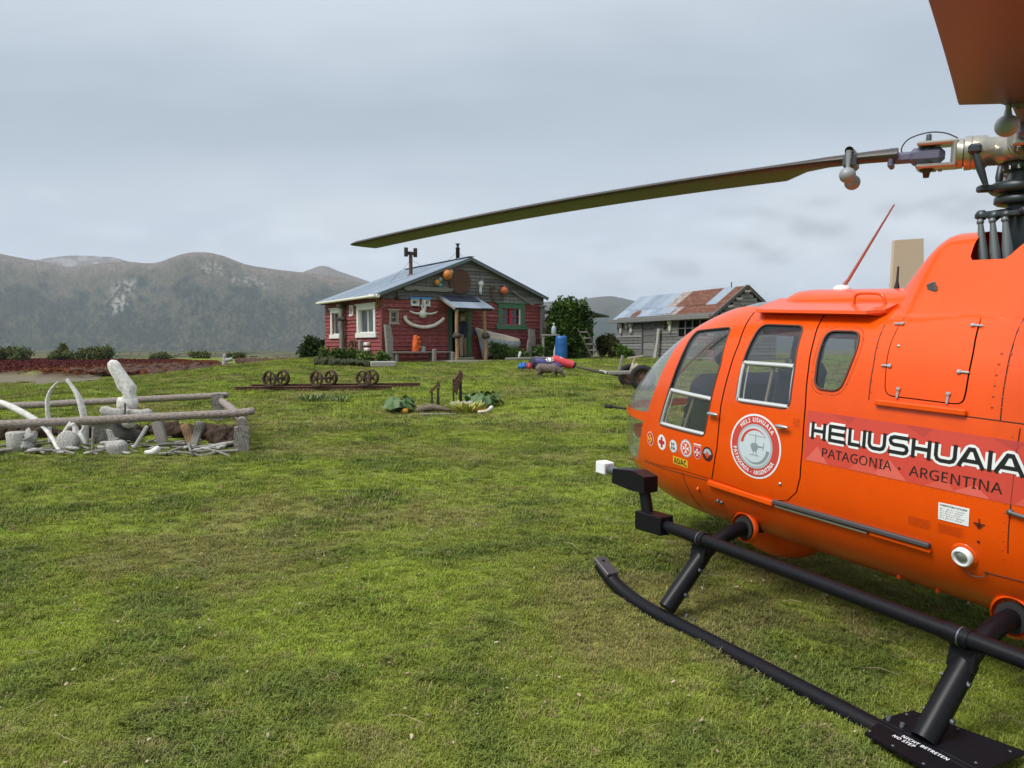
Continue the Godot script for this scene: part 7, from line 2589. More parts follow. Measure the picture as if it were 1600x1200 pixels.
func clump(called: String, label: String, at: Vector3, spread: float, n: int, l: float, c: Color) -> void:
	var r := RandomNumberGenerator.new()
	r.seed = hash(label)
	var t := thing(called, label, "plant", at)
	var mats := [mat("%s_a" % label.left(12), c.linear_to_srgb(), 0.6), mat("%s_b" % label.left(12), (c * 0.7).linear_to_srgb(), 0.6)]
	for half in 2:
		var s := mb()
		for k in n / 2:
			var a := r.randf() * TAU
			var q := sqrt(r.randf()) * spread * 0.5
			var d := Vector3(cos(a) * 0.5 + r.randfn() * 0.2, r.randf_range(0.6, 1.0), sin(a) * 0.5 + r.randfn() * 0.2).normalized()
			blade_leaf(s, Vector3(cos(a) * q, 0, sin(a) * q * 0.7), d, l * r.randf_range(0.6, 1.15), 0.028, 0.35)
		structure(obj("leaves", s, mats[half], t), "stuff")

# ---------------------------------------------------------------- the shed
func shed() -> void:
	var o := Vector3(4.95, 0, -36.0)
	var x := Vector3(0.396, 0, 0.918).normalized()
	var back := Vector3(0.918, 0, -0.396).normalized()
	var F := {"o": o, "x": x, "n": -back}
	# seen from the front the wall runs from far left to near right
	var h := thing("grey_shed", "weathered grey board shed with half rusty tin roof behind the helicopter nose", "shed")
	var holes := [[2.10, 3.12, 0.8, 2.66], [4.75, 6.7, 1.95, 2.60]]
	boards(h, F, 0.80, 2.83, 0.130, func(_y: float) -> Array: return [0.0, 7.1], holes, "shed_board", 0.04, 3.0)
	for r in 6:
		put(unit_board, "door_board", M["shed_board_%d" % (r % 4)], h, Transform3D(Basis(x * 0.9, Vector3.UP * 0.31, -back * 0.03), on(F, 2.62, 0.82 + r * 0.305, -0.02)))
	var s := mb()
	for q in [2.10, 3.13]:
		box(s, on(F, q, 1.74, 0.02), Vector3(0.09, 1.86, 0.06), Basis(x, Vector3.UP, -back), 0.008)
	obj("door_frame", s, M.shed_board_3, h)
	s = mb()
	box(s, on(F, 5.72, 2.28, -0.08), Vector3(1.92, 0.64, 0.02), Basis(x, Vector3.UP, -back))
	obj("window_pane", s, mat("dark_pane", lin(0.012, 0.013, 0.015), 0.1), h)
	for q in [4.75, 5.24, 5.72, 6.2, 6.7]:
		s = mb()
		box(s, on(F, q, 2.28, 0.0), Vector3(0.06, 0.66, 0.05), Basis(x, Vector3.UP, -back), 0.006)
		obj("mullion", s, M.shed_board_2, h)
	s = mb()
	box(s, on(F, 5.72, 2.30, -0.005), Vector3(1.9, 0.04, 0.04), Basis(x, Vector3.UP, -back), 0.006)
	obj("mullion", s, M.shed_board_2, h)
	for q in [[0.0, "left"], [7.1, "right"]]:
		var W := wall(o + x * q[0], x * (1.0 if q[0] > 1.0 else -1.0))
		boards(h, W, 0.80, 3.72, 0.14, func(y: float) -> Array:
			var k := maxf(0.0, (y + 0.20 - 2.85) / 0.733)
			k = minf(k, 1.4)
			return [k, 3.0 - k] if W.x.dot(back) > 0.0 else [-3.0 + k, -k], [], "shed_board", 0.04, 3.2)
	s = mb()
	box(s, on(F, 3.55, 1.85, -3.0), Vector3(7.0, 2.0, 0.08), Basis(x, Vector3.UP, -back))
	obj("rear_wall", s, M.shed_board_0, h)
	var dn := (-back * 1.75 - Vector3.UP * 1.283).normalized()
	var db := (back * 1.75 - Vector3.UP * 1.283).normalized()
	var ridge := o + x * -0.40 + back * 1.5 + Vector3.UP * 3.92
	var pick := func(i: int, c: int) -> Material:
		if i < 5:
			return M["zinc_sheet_%d" % ((i + c) % 3)]
		if i == 5:
			return M.rust_sheet_pale if c == 0 else M.zinc_sheet_0
		if i == 6:
			return M.rust_sheet if c == 0 else M.rust_sheet_pale
		if i == 9:
			return M.zinc_sheet_1 if c == 0 else M.rust_sheet
		return M.rust_sheet
	sheets(h, ridge, x, dn, 7.5, 0.69, 2.17, pick, 2, 0.024)
	sheets(h, ridge, x, db, 7.5, 0.69, 2.17, pick, 1, 0.024)
	s = mb()
	disc_solid(s, ridge + x * 1.55 + dn * 1.55 + Vector3.UP * 0.03, Basis(x, -dn, x.cross(-dn)), 0.28, 0.012, 24)
	obj("rust_patch", s, M.rust_sheet, h)
	s = mb()
	box(s, ridge + x * 3.9 + dn * 1.45 + Vector3.UP * 0.035, Vector3(1.0, 0.5, 0.012), Basis(x, -dn, x.cross(-dn)), 0.0)
	obj("roof_patch", s, M.zinc_sheet_1, h)
	s = mb()
	bar(s, on(F, -0.38, 2.72, 0.33), on(F, 7.2, 2.72, 0.33), 0.05, 0.17, Vector3.UP, 0.01)
	obj("eave_board", s, M.shed_board_1, h)
	s = mb()
	bar(s, ridge + x * 7.56, ridge + x * 7.56 + dn * 2.1, 0.06, 0.14, Vector3.UP, 0.01)
	bar(s, ridge + x * 7.56, ridge + x * 7.56 + db * 1.2, 0.06, 0.14, Vector3.UP, 0.01)
	obj("barge_board", s, M.shed_board_3, h)
	for k in 3:
		s = mb()
		bar(s, ridge + x * 7.35 + Vector3(0, -0.12 - 0.02 * k, 0) + dn * (0.15 + k * 0.5), ridge + x * 7.9 + Vector3(0, -0.14, 0) + dn * (0.15 + k * 0.5), 0.07, 0.09, Vector3.UP, 0.01)
		obj("purlin", s, M.drift_wood, h)
	s = mb()
	tube(s, [ridge + x * 6.6, ridge + x * 6.6 + Vector3.UP * 0.22], 0.02, 6)
	obj("roof_spike", s, M.iron, h)
	for q in [[0.39, 2.38, 0.28, "leftmost long bone hung below the shed eave"], [0.88, 2.55, 0.20, "broken skull between the two left bones on the shed"], [1.27, 2.38, 0.26, "bone hung nearest left of the shed door"], [3.88, 2.46, 0.16, "brown skull hung right of the shed door"], [4.28, 2.42, 0.27, "long pale bone hung left of the shed window"]]:
		var t := thing("hanging_bone", q[3], "bone", on(F, q[0], q[1], 0.10), 0.0, "bones hung on the shed")
		s = mb()
		lump(s, at3(Vector3(0, q[2] * 0.6, 0), Vector3(0.13, q[2] * 0.55, 0.10), Basis(x, Vector3.UP, -back)), q[0] * 3.0, 0.6, 1.6, 12, 9)
		lump(s, at3(Vector3(0.02, -q[2] * 0.3, 0), Vector3(0.075, q[2] * 0.75, 0.07), Basis(x, Vector3.UP, -back)), q[0] * 5.0, 0.5, 1.6, 12, 9)
		obj("bone_shell", s, M.rust if q[0] == 3.88 else M.bone, t)
	s = mb()
	prism(s, PackedVector2Array([Vector2(-0.16, 0), Vector2(0.06, 0), Vector2(0.14, 0.95), Vector2(0.16, 1.35), Vector2(0.0, 1.38), Vector2(-0.02, 0.8)]), 0.06, Transform3D(Basis(x, Vector3.UP, -back) * Basis(Vector3.RIGHT, -0.10), on(F, 3.5, 0.95, 0.28)))
	tag(obj("leaning_plank", s, M.old_bone, self), "pale plank leaning on the shed right of its door", "plank")

# ---------------------------------------------------------------- old iron on the lawn
func cart() -> void:
	var o := onto(3.2, -20.0)
	var t := thing("old_cart", "old two-wheeled cart with long shaft beside the helicopter nose", "cart", o)
	var tyre := mat("old_tyre", lin(0.022, 0.021, 0.02), 0.85, 0.0, M.log_bark.albedo_texture, Vector3.ONE * 2)
	var s: SurfaceTool
	for q in [[Vector3(0.10, 0.30, 0.62)], [Vector3(-0.02, 0.30, -0.62)]]:
		var w := Node3D.new()
		w.name = "wheel"
		t.add_child(w, true)
		w.transform = Transform3D(Basis(Vector3.UP, -0.15), q[0])
		s = mb()
		var pr := []
		for k in 13:
			var a := TAU * k / 12
			pr.append(Vector2(0.245 + cos(a) * 0.085, sin(a) * 0.095))
		lathe(s, pr, Transform3D(Basis(Vector3.RIGHT, PI / 2), Vector3.ZERO), 30)
		obj("tyre", s, tyre, w)
		s = mb()
		lathe(s, [Vector2(0, 0.02), Vector2(0.06, 0.05), Vector2(0.08, 0.02), Vector2(0.15, 0.0), Vector2(0.175, 0.06), Vector2(0.185, 0.06), Vector2(0.185, -0.06)], Transform3D(Basis(Vector3.RIGHT, PI / 2), Vector3.ZERO), 20)
		obj("rim", s, M.rust, w)
	s = mb()
	tube(s, [Vector3(0.10, 0.30, 0.62), Vector3(-0.02, 0.30, -0.62)], 0.035, 8)
	obj("axle", s, M.iron, t)
	for z in [-0.28, 0.0, 0.28]:
		s = mb()
		bar(s, Vector3(0.45, 0.42, z * 0.9), Vector3(-0.70, 0.40, z * 0.5), 0.09, 0.09, Vector3.UP, 0.015)
		obj("frame_beam", s, M.old_wood, t)
	s = mb()
	bar(s, Vector3(0.05, 0.48, -0.5), Vector3(0.05, 0.48, 0.5), 0.12, 0.10, Vector3.UP, 0.015)
	obj("cross_beam", s, M.dark_wood, t)
	s = mb()
	tube(s, [Vector3(-0.45, 0.36, 0.05), Vector3(-0.85, 0.41, -0.2), Vector3(-1.42, 0.52, -1.0)], [0.05, 0.042, 0.028], 8)
	obj("shaft", s, M.dark_wood, t)
	s = mb()
	tube(s, [Vector3(-0.70, 0.395, -0.10), Vector3(-0.88, 0.425, -0.26)], 0.05, 8)
	obj("shaft_sleeve", s, M.old_bone, t)
	s = mb()
	bar(s, Vector3(-0.16, 0.36, 0.1), Vector3(-0.02, 0.80, 0.1), 0.05, 0.07, Vector3.FORWARD, 0.01)
	bar(s, Vector3(-0.22, 0.78, 0.1), Vector3(0.20, 0.84, 0.1), 0.04, 0.05, Vector3.UP, 0.01)
	obj("brake_lever", s, M.beige_paint, t)
	s = mb()
	bar(s, Vector3(-0.36, 0.45, -0.3), Vector3(-0.28, 0.85, -0.3), 0.06, 0.12, Vector3.FORWARD, 0.01)
	obj("upright", s, M.old_wood, t)
	s = mb()
	lump(s, at3(Vector3(-0.04, 0.50, 0.25), Vector3(0.10, 0.14, 0.08)), 2.0, 0.9, 1.5, 12, 9)
	obj("bracket", s, M.beige_paint, t)

func railway() -> void:
	# two rails with three mine wheel sets on them
	mat("old_iron", Color.WHITE, 0.85, 0.1, ramp3(lin(0.03, 0.018, 0.014), lin(0.07, 0.035, 0.024), lin(0.13, 0.07, 0.045), 0.62, 73, 0.02), Vector3.ONE * 2.2, false, wood_bump, 0.7)
	var dir := Vector3(4.55, 0, -0.35).normalized()
	var s: SurfaceTool
	for q in [[0.0, -6.95, -19.25, 3.9, "nearer rusty rail under the three wheel sets"], [0.55, -6.75, -19.85, 4.35, "farther rusty rail under the three wheel sets"]]:
		s = mb()
		var a: Vector3 = onto(q[1], q[2], 0.03)
		var b := onto(q[1] + dir.x * q[3], q[2] + dir.z * q[3], 0.03)
		bar(s, a, b, 0.10, 0.02, Vector3.UP, 0.004)
		bar(s, a + Vector3.UP * 0.04, b + Vector3.UP * 0.04, 0.02, 0.07, Vector3.UP, 0.004)
		bar(s, a + Vector3.UP * 0.08, b + Vector3.UP * 0.08, 0.05, 0.03, Vector3.UP, 0.008)
		tag(obj("rail", s, M.rust, self), q[4], "rail", "rails on the lawn")
	var base: Node3D = null
	var labels := ["leftmost of the three rusty wheel sets on the rails", "middle of the three rusty wheel sets on the rails", "rightmost of the three rusty wheel sets on the rails"]
	for k in 3:
		var p := Vector3([-6.02, -4.82, -3.72][k], 0, [-19.55, -19.6, -19.68][k])
		p.y = hgt(p.x, p.z) + 0.12
		if base == null:
			base = thing("wheel_set", labels[0], "wheel set", p, 0.0, "mine wheel sets on the rails")
			for z in [0.30, -0.30]:
				var w := Node3D.new()
				w.name = "wheel"
				base.add_child(w, true)
				w.position = Vector3(-0.06 if z > 0.0 else 0.09, 0.18, z)
				w.rotation.y = PI if z < 0.0 else 0.0
				wheel_parts(w, 0.185, 5, M.old_iron, 0.09)
				w.rotation.y += -0.35
			s = mb()
			tube(s, [Vector3(-0.075, 0.18, 0.36), Vector3(0.105, 0.18, -0.36)], 0.028, 8)
			obj("axle", s, M.old_iron, base)
		else:
			dup(base, "wheel_set", labels[k], p, [0.0, -0.12, 0.1][k])

# ---------------------------------------------------------------- the whale bones behind their log rails
func bones() -> void:
	var s: SurfaceTool
	for q in [[[-9.6, 0.30, -11.35], [-7.6, 0.425, -11.4], [-6.2, 0.485, -11.45], [-5.2, 0.535, -11.5], [-4.25, 0.575, -11.6], [-3.9, 0.615, -11.6], "front log rail of the whale bone enclosure"], [[-11.4, 0.40, -14.5], [-9.7, 0.45, -14.5], [-8.2, 0.52, -14.55], [-7.0, 0.58, -14.55], [-5.75, 0.64, -14.6], [-5.4, 0.665, -14.6], "rear log rail of the whale bone enclosure"]]:
		s = mb()
		var pts := []
		for k in 6:
			pts.append(Vector3(q[k][0], q[k][1], q[k][2]))
		var c := curve(pts, 8)
		var rad := []
		for k in c.size():
			rad.append(0.068 - 0.010 * k / c.size() + 0.006 * nz.get_noise_1d(k * 60.0))
		rad[-1] = 0.035
		rad[-2] = 0.05
		tube(s, c, rad, 12, true, 1.0, Vector3.ZERO, 0.12)
		tag(obj("log_rail", s, M.log_bark, self), q[6], "log", "logs of the bone enclosure")
	s = mb()
	var cc := curve([Vector3(-3.97, 0.465, -11.22), Vector3(-4.15, 0.475, -11.75), Vector3(-4.8, 0.52, -13.1), Vector3(-5.5, 0.55, -14.5)], 8)
	tube(s, cc, 0.068, 11, true, 1.0, Vector3.ZERO, 0.3)
	tag(obj("log_rail", s, M.log_bark, self), "cross log joining the right ends of both rails", "log", "logs of the bone enclosure")
	for q in [[-3.99, -11.28, 0.36, "square weathered post under the front end of the cross log"], [-5.55, -14.45, 0.50, "pale post under the rear end of the cross log"]]:
		s = mb()
		var g := hgt(q[0], q[1])
		prism(s, PackedVector2Array([Vector2(-0.105, -0.05), Vector2(0.105, -0.05), Vector2(0.10, q[2] * 0.6), Vector2(0.107, q[2]), Vector2(0.02, q[2] + 0.015), Vector2(-0.10, q[2] - 0.005), Vector2(-0.108, q[2] * 0.5)]), 0.19, Transform3D(rot(0, 0.3, 0), Vector3(q[0], g, q[1])))
		tag(obj("fence_post", s, M.old_wood, self), q[3], "post", "posts of the bone enclosure")
	# the big upright vertebra on its stone
	var z := -11.9
	s = mb()
	lump(s, at3(Vector3(-6.25, 0.16, -12.1), Vector3(0.34, 0.30, 0.26)), 4.0, 0.35, 1.2, 16, 10)
	tag(obj("stone_block", s, M.stone, self), "dark stone block carrying the tall white vertebra", "stone")
	var v := thing("whale_vertebra", "tall white whale vertebra with winged base on the dark stone", "vertebra", Vector3(-6.0, 0.42, z))
	s = mb()
	var ol := PackedVector2Array()
	for p in [[-0.13, 0.20], [0.03, 0.185], [0.17, 0.20], [0.185, 0.30], [0.17, 0.365], [0.14, 0.38], [0.155, 0.47], [0.165, 0.54], [0.12, 0.60], [0.04, 0.71], [-0.03, 0.81], [-0.09, 0.91], [-0.14, 0.955], [-0.20, 0.96], [-0.25, 0.91], [-0.255, 0.85], [-0.22, 0.76], [-0.17, 0.68], [-0.13, 0.58], [-0.11, 0.52], [-0.05, 0.46], [-0.02, 0.41], [-0.05, 0.375], [-0.10, 0.38], [-0.125, 0.33]]:
		ol.append(Vector2(p[0], p[1]))
	slab(s, ol, 0.16, 0.05)
	skin(s, [[Vector3(0.03, 0.0, -0.02), Vector3(0.03, 0.26, -0.02), 0.11, 0.10]], 0.02, 0.03)
	var vb := obj("centrum", s, M.bone, v)
	for q in [[-1.0, "left"], [1.0, "right"]]:
		s = mb()
		var wl := PackedVector2Array()
		for p in [[0.0, 0.20], [0.12, 0.215], [0.22, 0.215], [0.32, 0.25], [0.385, 0.235], [0.415, 0.18], [0.39, 0.12], [0.31, 0.075], [0.2, 0.06], [0.1, 0.02], [0.0, 0.02]]:
			wl.append(Vector2(0.04 + p[0] * q[0], p[1] - (0.0 if q[0] < 0 else 0.05 * p[0] / 0.4)))
		slab(s, wl, 0.11, 0.04, Transform3D(Basis(), Vector3(0, 0, 0.06)))
		obj("wing", s, M.old_bone, v)
	s = mb()
	bar(s, Vector3(0.06, 0.05, 0.15), Vector3(0.06, 0.30, 0.14), 0.02, 0.03, Vector3.FORWARD, 0.005)
	obj("groove", s, M.stone, vb)
	# ribs
	for q in [[[-7.10, 0.0, -11.75], [-7.14, 0.35, -11.8], [-7.16, 0.7, -11.8], [-7.11, 0.9, -11.8], [-6.99, 1.04, -11.8], 0.034, "slender whale rib standing left behind the front log"], [[-6.63, 0.0, -11.9], [-6.64, 0.35, -11.9], [-6.68, 0.62, -11.9], [-6.76, 0.86, -11.9], [-6.91, 1.08, -11.9], 0.055, "thicker curved whale rib facing the slender one"], [[-7.95, 0.78, -11.6], [-7.6, 0.72, -11.5], [-7.2, 0.53, -11.45], [-6.95, 0.36, -11.4], [-6.60, 0.05, -11.15], 0.052, "whale rib lying aslant from the front log to the ground"]]:
		s = mb()
		var c := curve(q.slice(0, 5).map(func(p): return Vector3(p[0], p[1], p[2])), 6)
		var rad := []
		for k in c.size():
			rad.append(q[5] * (0.55 + 0.6 * sin(PI * clampf(k / float(c.size()) + 0.12, 0.05, 0.95))) * (0.5 if k > c.size() - 3 and q[5] < 0.05 else 1.0))
		tube(s, c, rad, 9, true, 0.75, Vector3.ZERO, 0.1)
		tag(obj("whale_rib", s, M.bone, self), q[6], "rib", "standing whale ribs")
	# lesser vertebrae, stakes, boards and chips
	var w1 := thing("vertebra_drum", "grey drum-shaped vertebra at the left under the front log", "vertebra", onto(-7.28, -11.25), 0.2)
	s = mb()
	lathe(s, [Vector2(0, 0.0), Vector2(0.15, 0.0), Vector2(0.135, 0.12), Vector2(0.15, 0.27), Vector2(0.13, 0.29), Vector2(0, 0.28)], Transform3D(Basis(), Vector3.ZERO), 18)
	obj("drum", s, M.old_bone, w1)
	s = mb()
	lump(s, at3(Vector3(0.16, 0.20, 0.02), Vector3(0.10, 0.11, 0.10)), 1.0, 0.8, 1.5, 12, 9)
	lump(s, at3(Vector3(0.14, 0.08, 0.06), Vector3(0.10, 0.09, 0.10)), 4.0, 0.8, 1.5, 12, 9)
	obj("process", s, M.old_bone, w1)
	var w2 := thing("broken_vertebra", "large broken vertebra with round face tilted under the front log", "vertebra", onto(-6.55, -11.35), 0.0)
	s = mb()
	lathe(s, [Vector2(0, 0.05), Vector2(0.12, 0.06), Vector2(0.15, 0.04), Vector2(0.14, -0.06), Vector2(0.11, -0.14), Vector2(0, -0.16)], Transform3D(rot(PI / 2 - 0.25, 0.25, 0.2), Vector3(0.0, 0.15, 0.08)), 20)
	obj("centrum", s, M.old_bone, w2)
	s = mb()
	skin(s, [[Vector3(-0.17, 0.14, 0.02), Vector3(-0.02, 0.42, -0.04), 0.026, 0.022], [Vector3(0.05, 0.24, -0.06), Vector3(0.03, 0.40, -0.05), 0.055, 0.03], [Vector3(0.12, 0.20, -0.06), Vector3(0.19, 0.10, -0.02), 0.05, 0.03], [Vector3(0.03, 0.38, -0.04), Vector3(-0.05, 0.35, -0.02), 0.024, 0.018], [Vector3(0.10, 0.22, -0.06), Vector3(0.16, 0.33, -0.06), 0.03, 0.018]], 0.013, 0.02)
	obj("arch", s, M.bone, w2)
	s = mb()
	skin(s, [[Vector3(0.22, 0.36, -0.15), Vector3(0.40, 0.38, -0.15), 0.07, 0.06], [Vector3(0.42, 0.36, -0.15), Vector3(0.30, 0.12, -0.15), 0.035, 0.03], [Vector3(0.25, 0.26, -0.15), Vector3(0.40, 0.28, -0.15), 0.05, 0.04], [Vector3(0.44, 0.42, -0.15), Vector3(0.46, 0.38, -0.15), 0.03, 0.03]], 0.016, 0.03)
	tag(obj("bone_arch", s, M.old_bone, self, Transform3D(Basis(), onto(-6.55, -11.45))), "pale bone arch right behind the large broken vertebra", "bone")
	var w3 := thing("small_vertebra", "small white vertebra before the dark stone block", "vertebra", onto(-5.72, -11.0))
	s = mb()
	skin(s, [[Vector3(-0.02, 0.10, 0), Vector3(0.08, 0.11, 0), 0.10, 0.10], [Vector3(-0.08, 0.16, 0), Vector3(-0.18, 0.16, 0.02), 0.035, 0.028], [Vector3(0.0, 0.03, 0), Vector3(0.1, 0.03, 0), 0.09, 0.08]], 0.014, 0.03)
	obj("centrum", s, M.old_bone, w3)
	s = mb()
	prism(s, PackedVector2Array([Vector2(-0.07, 0.16), Vector2(-0.11, 0.36), Vector2(-0.05, 0.34), Vector2(0.0, 0.24), Vector2(0.05, 0.23), Vector2(0.02, 0.15)]), 0.05)
	obj("spine", s, M.old_bone, w3)
	for q in [[Vector3(-5.52, 0.10, -11.15), Vector3(-5.36, 0.42, -11.25), 0.05, 0.05, "old_bone", "grey stick leaning up behind the small vertebra"], [Vector3(-6.02, 0.0, -10.95), Vector3(-6.02, 0.43, -11.0), 0.035, 0.04, "old_wood", "thin upright stake left of the small vertebra"], [Vector3(-7.40, 0.02, -11.0), Vector3(-7.62, 0.40, -11.25), 0.07, 0.035, "old_bone", "pale slat leaning against the front log at far left"], [Vector3(-5.35, 0.02, -11.75), Vector3(-5.50, 0.42, -11.85), 0.16, 0.08, "drift_wood", "broad driftwood stump right of the dark stone block"], [Vector3(-4.80, 0.0, -11.55), Vector3(-5.02, 0.40, -11.7), 0.13, 0.05, "peeled_log", "tan driftwood slab splayed to the left in the pit"], [Vector3(-4.83, -0.02, -11.5), Vector3(-4.76, 0.44, -11.7), 0.12, 0.06, "old_wood", "grey driftwood slab splayed upright in the pit"], [Vector3(-7.9, 0.03, -10.75), Vector3(-7.25, 0.10, -11.0), 0.12, 0.05, "old_bone", "pale plank lying on the ground at lower left"], [Vector3(-7.85, 0.06, -10.62), Vector3(-7.15, 0.12, -10.95), 0.08, 0.04, "old_wood", "narrow plank lying beside the pale plank at lower left"], [Vector3(-4.55, 0.08, -11.3), Vector3(-4.15, 0.16, -11.55), 0.13, 0.05, "old_bone", "grey curved board lying at the right end of the pit"]]:
		s = mb()
		bar(s, q[0], q[1], q[2], q[3], Vector3.BACK if absf(q[1].y - q[0].y) > 0.2 else Vector3.UP, 0.012)
		tag(obj("driftwood_piece", s, M[q[4]], self), q[5], "driftwood")
	s = mb()
	tube(s, curve([onto(-5.25, -10.95, 0.03), onto(-5.12, -10.93, 0.05), onto(-5.06, -10.95, 0.12)], 4), [0.03, 0.035, 0.04, 0.045, 0.05, 0.05, 0.045, 0.035, 0.02], 8, true, 1.0, Vector3.ZERO, 0.4)
	tag(obj("white_bone", s, M.bone, self), "small white hooked bone at the front edge of the pit", "bone")
	var chips := []
	for k in 3:
		var st := mb()
		if k == 0:
			box(st, Vector3.ZERO, Vector3(0.26, 0.03, 0.06), rot(0, 0, 0.05), 0.006)
		elif k == 1:
			lump(st, at3(Vector3.ZERO, Vector3(0.08, 0.03, 0.06)), 2.0, 0.8, 1.5, 8, 5)
		else:
			tube(st, [Vector3(-0.2, 0, 0), Vector3(0, 0.02, 0.02), Vector3(0.2, 0, 0)], 0.018, 5)
		st.generate_normals()
		var ms := st.commit()
		ms.surface_set_material(0, [M.old_wood, M.old_bone, M.drift_wood][k])
		chips.append(ms)
	for k in 3:
		var xf := []
		var co := []
		for i in 45:
			var t := rng.randf()
			var x := lerpf(-8.3, -4.1, t)
			var zz := -11.05 - rng.randf_range(-0.25, 1.0) * (0.75 if x > -5.0 else 1.0)
			xf.append(Transform3D(rot(rng.randf_range(-0.15, 0.15), rng.randfn() * 0.6, rng.randf_range(-0.2, 0.2)).scaled(Vector3.ONE * rng.randf_range(0.5, 1.2)), onto(x, zz, bumps(x, zz) + 0.02 + rng.randf() * 0.03)))
			co.append(Color.WHITE)
		many(chips[k], xf, co, ["wood_chips", "bone_chips", "twigs"][k], self)
	# cut turf edge behind the pit
	s = mb()
	for k in 90:
		var t := k / 89.0
		var p := curve([Vector3(-8.4, 0, -12.5), Vector3(-6.8, 0, -12.7), Vector3(-5.3, 0, -12.6), Vector3(-4.5, 0, -12.1), Vector3(-4.25, 0, -11.5)], 12)
		var i := int(t * (p.size() - 1))
		var c: Vector3 = p[i]
		lump(s, at3(onto(c.x + rng.randfn() * 0.08, c.z + rng.randfn() * 0.08, 0.04 + rng.randf() * 0.06), Vector3(0.13, 0.13, 0.12) * rng.randf_range(0.4, 1.3)), k * 1.7, 1.1, 2.2, 9, 6)
	structure(obj("peat_edge", s, mat("peat", lin(0.075, 0.045, 0.026), 0.95, 0.0, M.log_bark.albedo_texture, Vector3.ONE * 3), self), "stuff")

# ---------------------------------------------------------------- wild ground on the left and far off
func wild() -> void:
	var labels := [[-51.0, -78.0, 2.6, 1.75, "broad dark bush at the far left edge of the field"], [-47.0, -80.0, 2.0, 1.15, "lower bush right beside the broad bush at far left"], [-45.2, -84.0, 1.6, 0.9, "low olive bush under the lone round bush"], [-53.8, -92.0, 0.95, 1.9, "lone round dark bush standing up from the field"], [-43.0, -79.0, 2.4, 1.6, "wide olive bush behind the tall white vertebra"], [-38.5, -84.0, 1.4, 0.7, "low bush behind the red salt plants"], [-45.5, -100.0, 1.5, 0.8, "low dark scrub on the plain below the pale rock scar"], [-39.0, -96.0, 1.6, 0.9, "scrub bush on the plain right of the wide olive bush"], [-33.0, -92.0, 1.2, 0.75, "small scrub bush above the brown bank"]]
	for q in labels:
		bush("field_bush", q[4], "bush", onto(q[0], q[1], -0.1), Vector3(q[2], q[3], q[2] * 0.7), 12, 900, 0.22, Color(0.055, 0.07, 0.028), Color(0.165, 0.185, 0.065), "bushes on the plain")
	var r := RandomNumberGenerator.new()
	r.seed = 5
	var xf := []
	var co := []
	while xf.size() < 16000:
		var x := r.randf_range(-95.0, -14.0)
		var d := r.randf_range(40.0, 96.0)
		if ground_kind(x, d).y < 0.5 or ground_kind(x, d).x > 0.5:
			continue
		xf.append(Transform3D(rot(0, r.randf() * TAU, 0).scaled(Vector3.ONE * r.randf_range(0.6, 1.5)), onto(x, -d, 0.06)))
		var k := ss(-36.0, -26.0, x + 3.0 * nz.get_noise_2d(x * 20.0, d * 20.0))
		co.append(Color(0.125, 0.034, 0.032).lerp(Color(0.20, 0.075, 0.035), k) * r.randf_range(0.6, 1.25))
	many(leaf_mesh("salt_plant", 12, 0.15, 0.22, M.leaf, 77), xf, co, "red_salt_plants", self)
	# brown peat hummocks along the bank
	var s := mb()
	for k in 150:
		var x := r.randf_range(-28.0, -13.5)
		var d := lerpf(46.0, 60.0, r.randf()) + (x + 28.0) * -0.45
		lump(s, at3(onto(x, -d, 0.06), Vector3(r.randf_range(0.15, 0.6), r.randf_range(0.08, 0.26), 0.35)), k * 1.1, 1.0, 1.5, 9, 6)
	for k in 50:
		var t := k / 49.0
		var p := Vector3(-21.5, 0, -61).lerp(Vector3(-13.0, 0, -56), t)
		lump(s, at3(onto(p.x, p.z, 0.25), Vector3(0.5, 0.35, 0.4)), k * 1.9, 0.7, 1.5, 9, 6)
	structure(obj("peat_bank", s, mat("peat_bank", lin(0.115, 0.062, 0.042), 0.95, 0.0, M.log_bark.albedo_texture, Vector3.ONE), self), "stuff")
	s = mb()
	skin(s, [[Vector3(0, 0, 0), Vector3(0, 0.6, 0), 0.20, 0.14], [Vector3(0, 0.6, 0), Vector3(0.02, 0.85, 0), 0.11, 0.13], [Vector3(0, 0.45, 0), Vector3(0.5, 0.55, 0), 0.12, 0.16]], 0.05, 0.08)
	tag(obj("grey_boulder", s, M.old_bone, self, Transform3D(Basis(), onto(-21.9, -58.5))), "small upright grey stone on the sandy bank", "stone")
	# scattered scrub on the plain
	xf = []
	co = []
	for i in 900:
		var d := 300.0 + 900.0 * pow(r.randf(), 1.1)
		var a := r.randf_range(-1.3, 1.2)
		var x := a * d
		if nz.get_noise_2d(x * 0.8, d * 0.8) < 0.0:
			continue
		xf.append(Transform3D(rot(0, r.randf() * TAU, 0).scaled(Vector3(1.8, 0.7, 1.8) * r.randf_range(0.5, 1.5)), onto(x, -d, 0.1)))
		co.append(Color(0.03, 0.042, 0.02).lerp(Color(0.09, 0.09, 0.045), r.randf()))
	many(leaf_mesh("scrub", 26, 1.0, 0.4, M.leaf, 12), xf, co, "scrub", self)
	# beige panel standing beyond the helicopter
	var t := thing("beige_panel", "pale beige tapered upright panel showing above the helicopter roof", "panel", onto(4.55, -8.9))
	s = mb()
	prism(s, PackedVector2Array([Vector2(-0.24, 0.9), Vector2(0.24, 0.9), Vector2(0.165, 2.82), Vector2(-0.165, 2.80)]), 0.06)
	obj("plate", s, mat("beige_sheet", lin(0.55, 0.42, 0.31), 0.6), t)
	s = mb()
	tube(s, [Vector3(0, 0, 0), Vector3(0, 0.95, 0)], 0.05, 8)
	obj("post", s, M.iron, t)

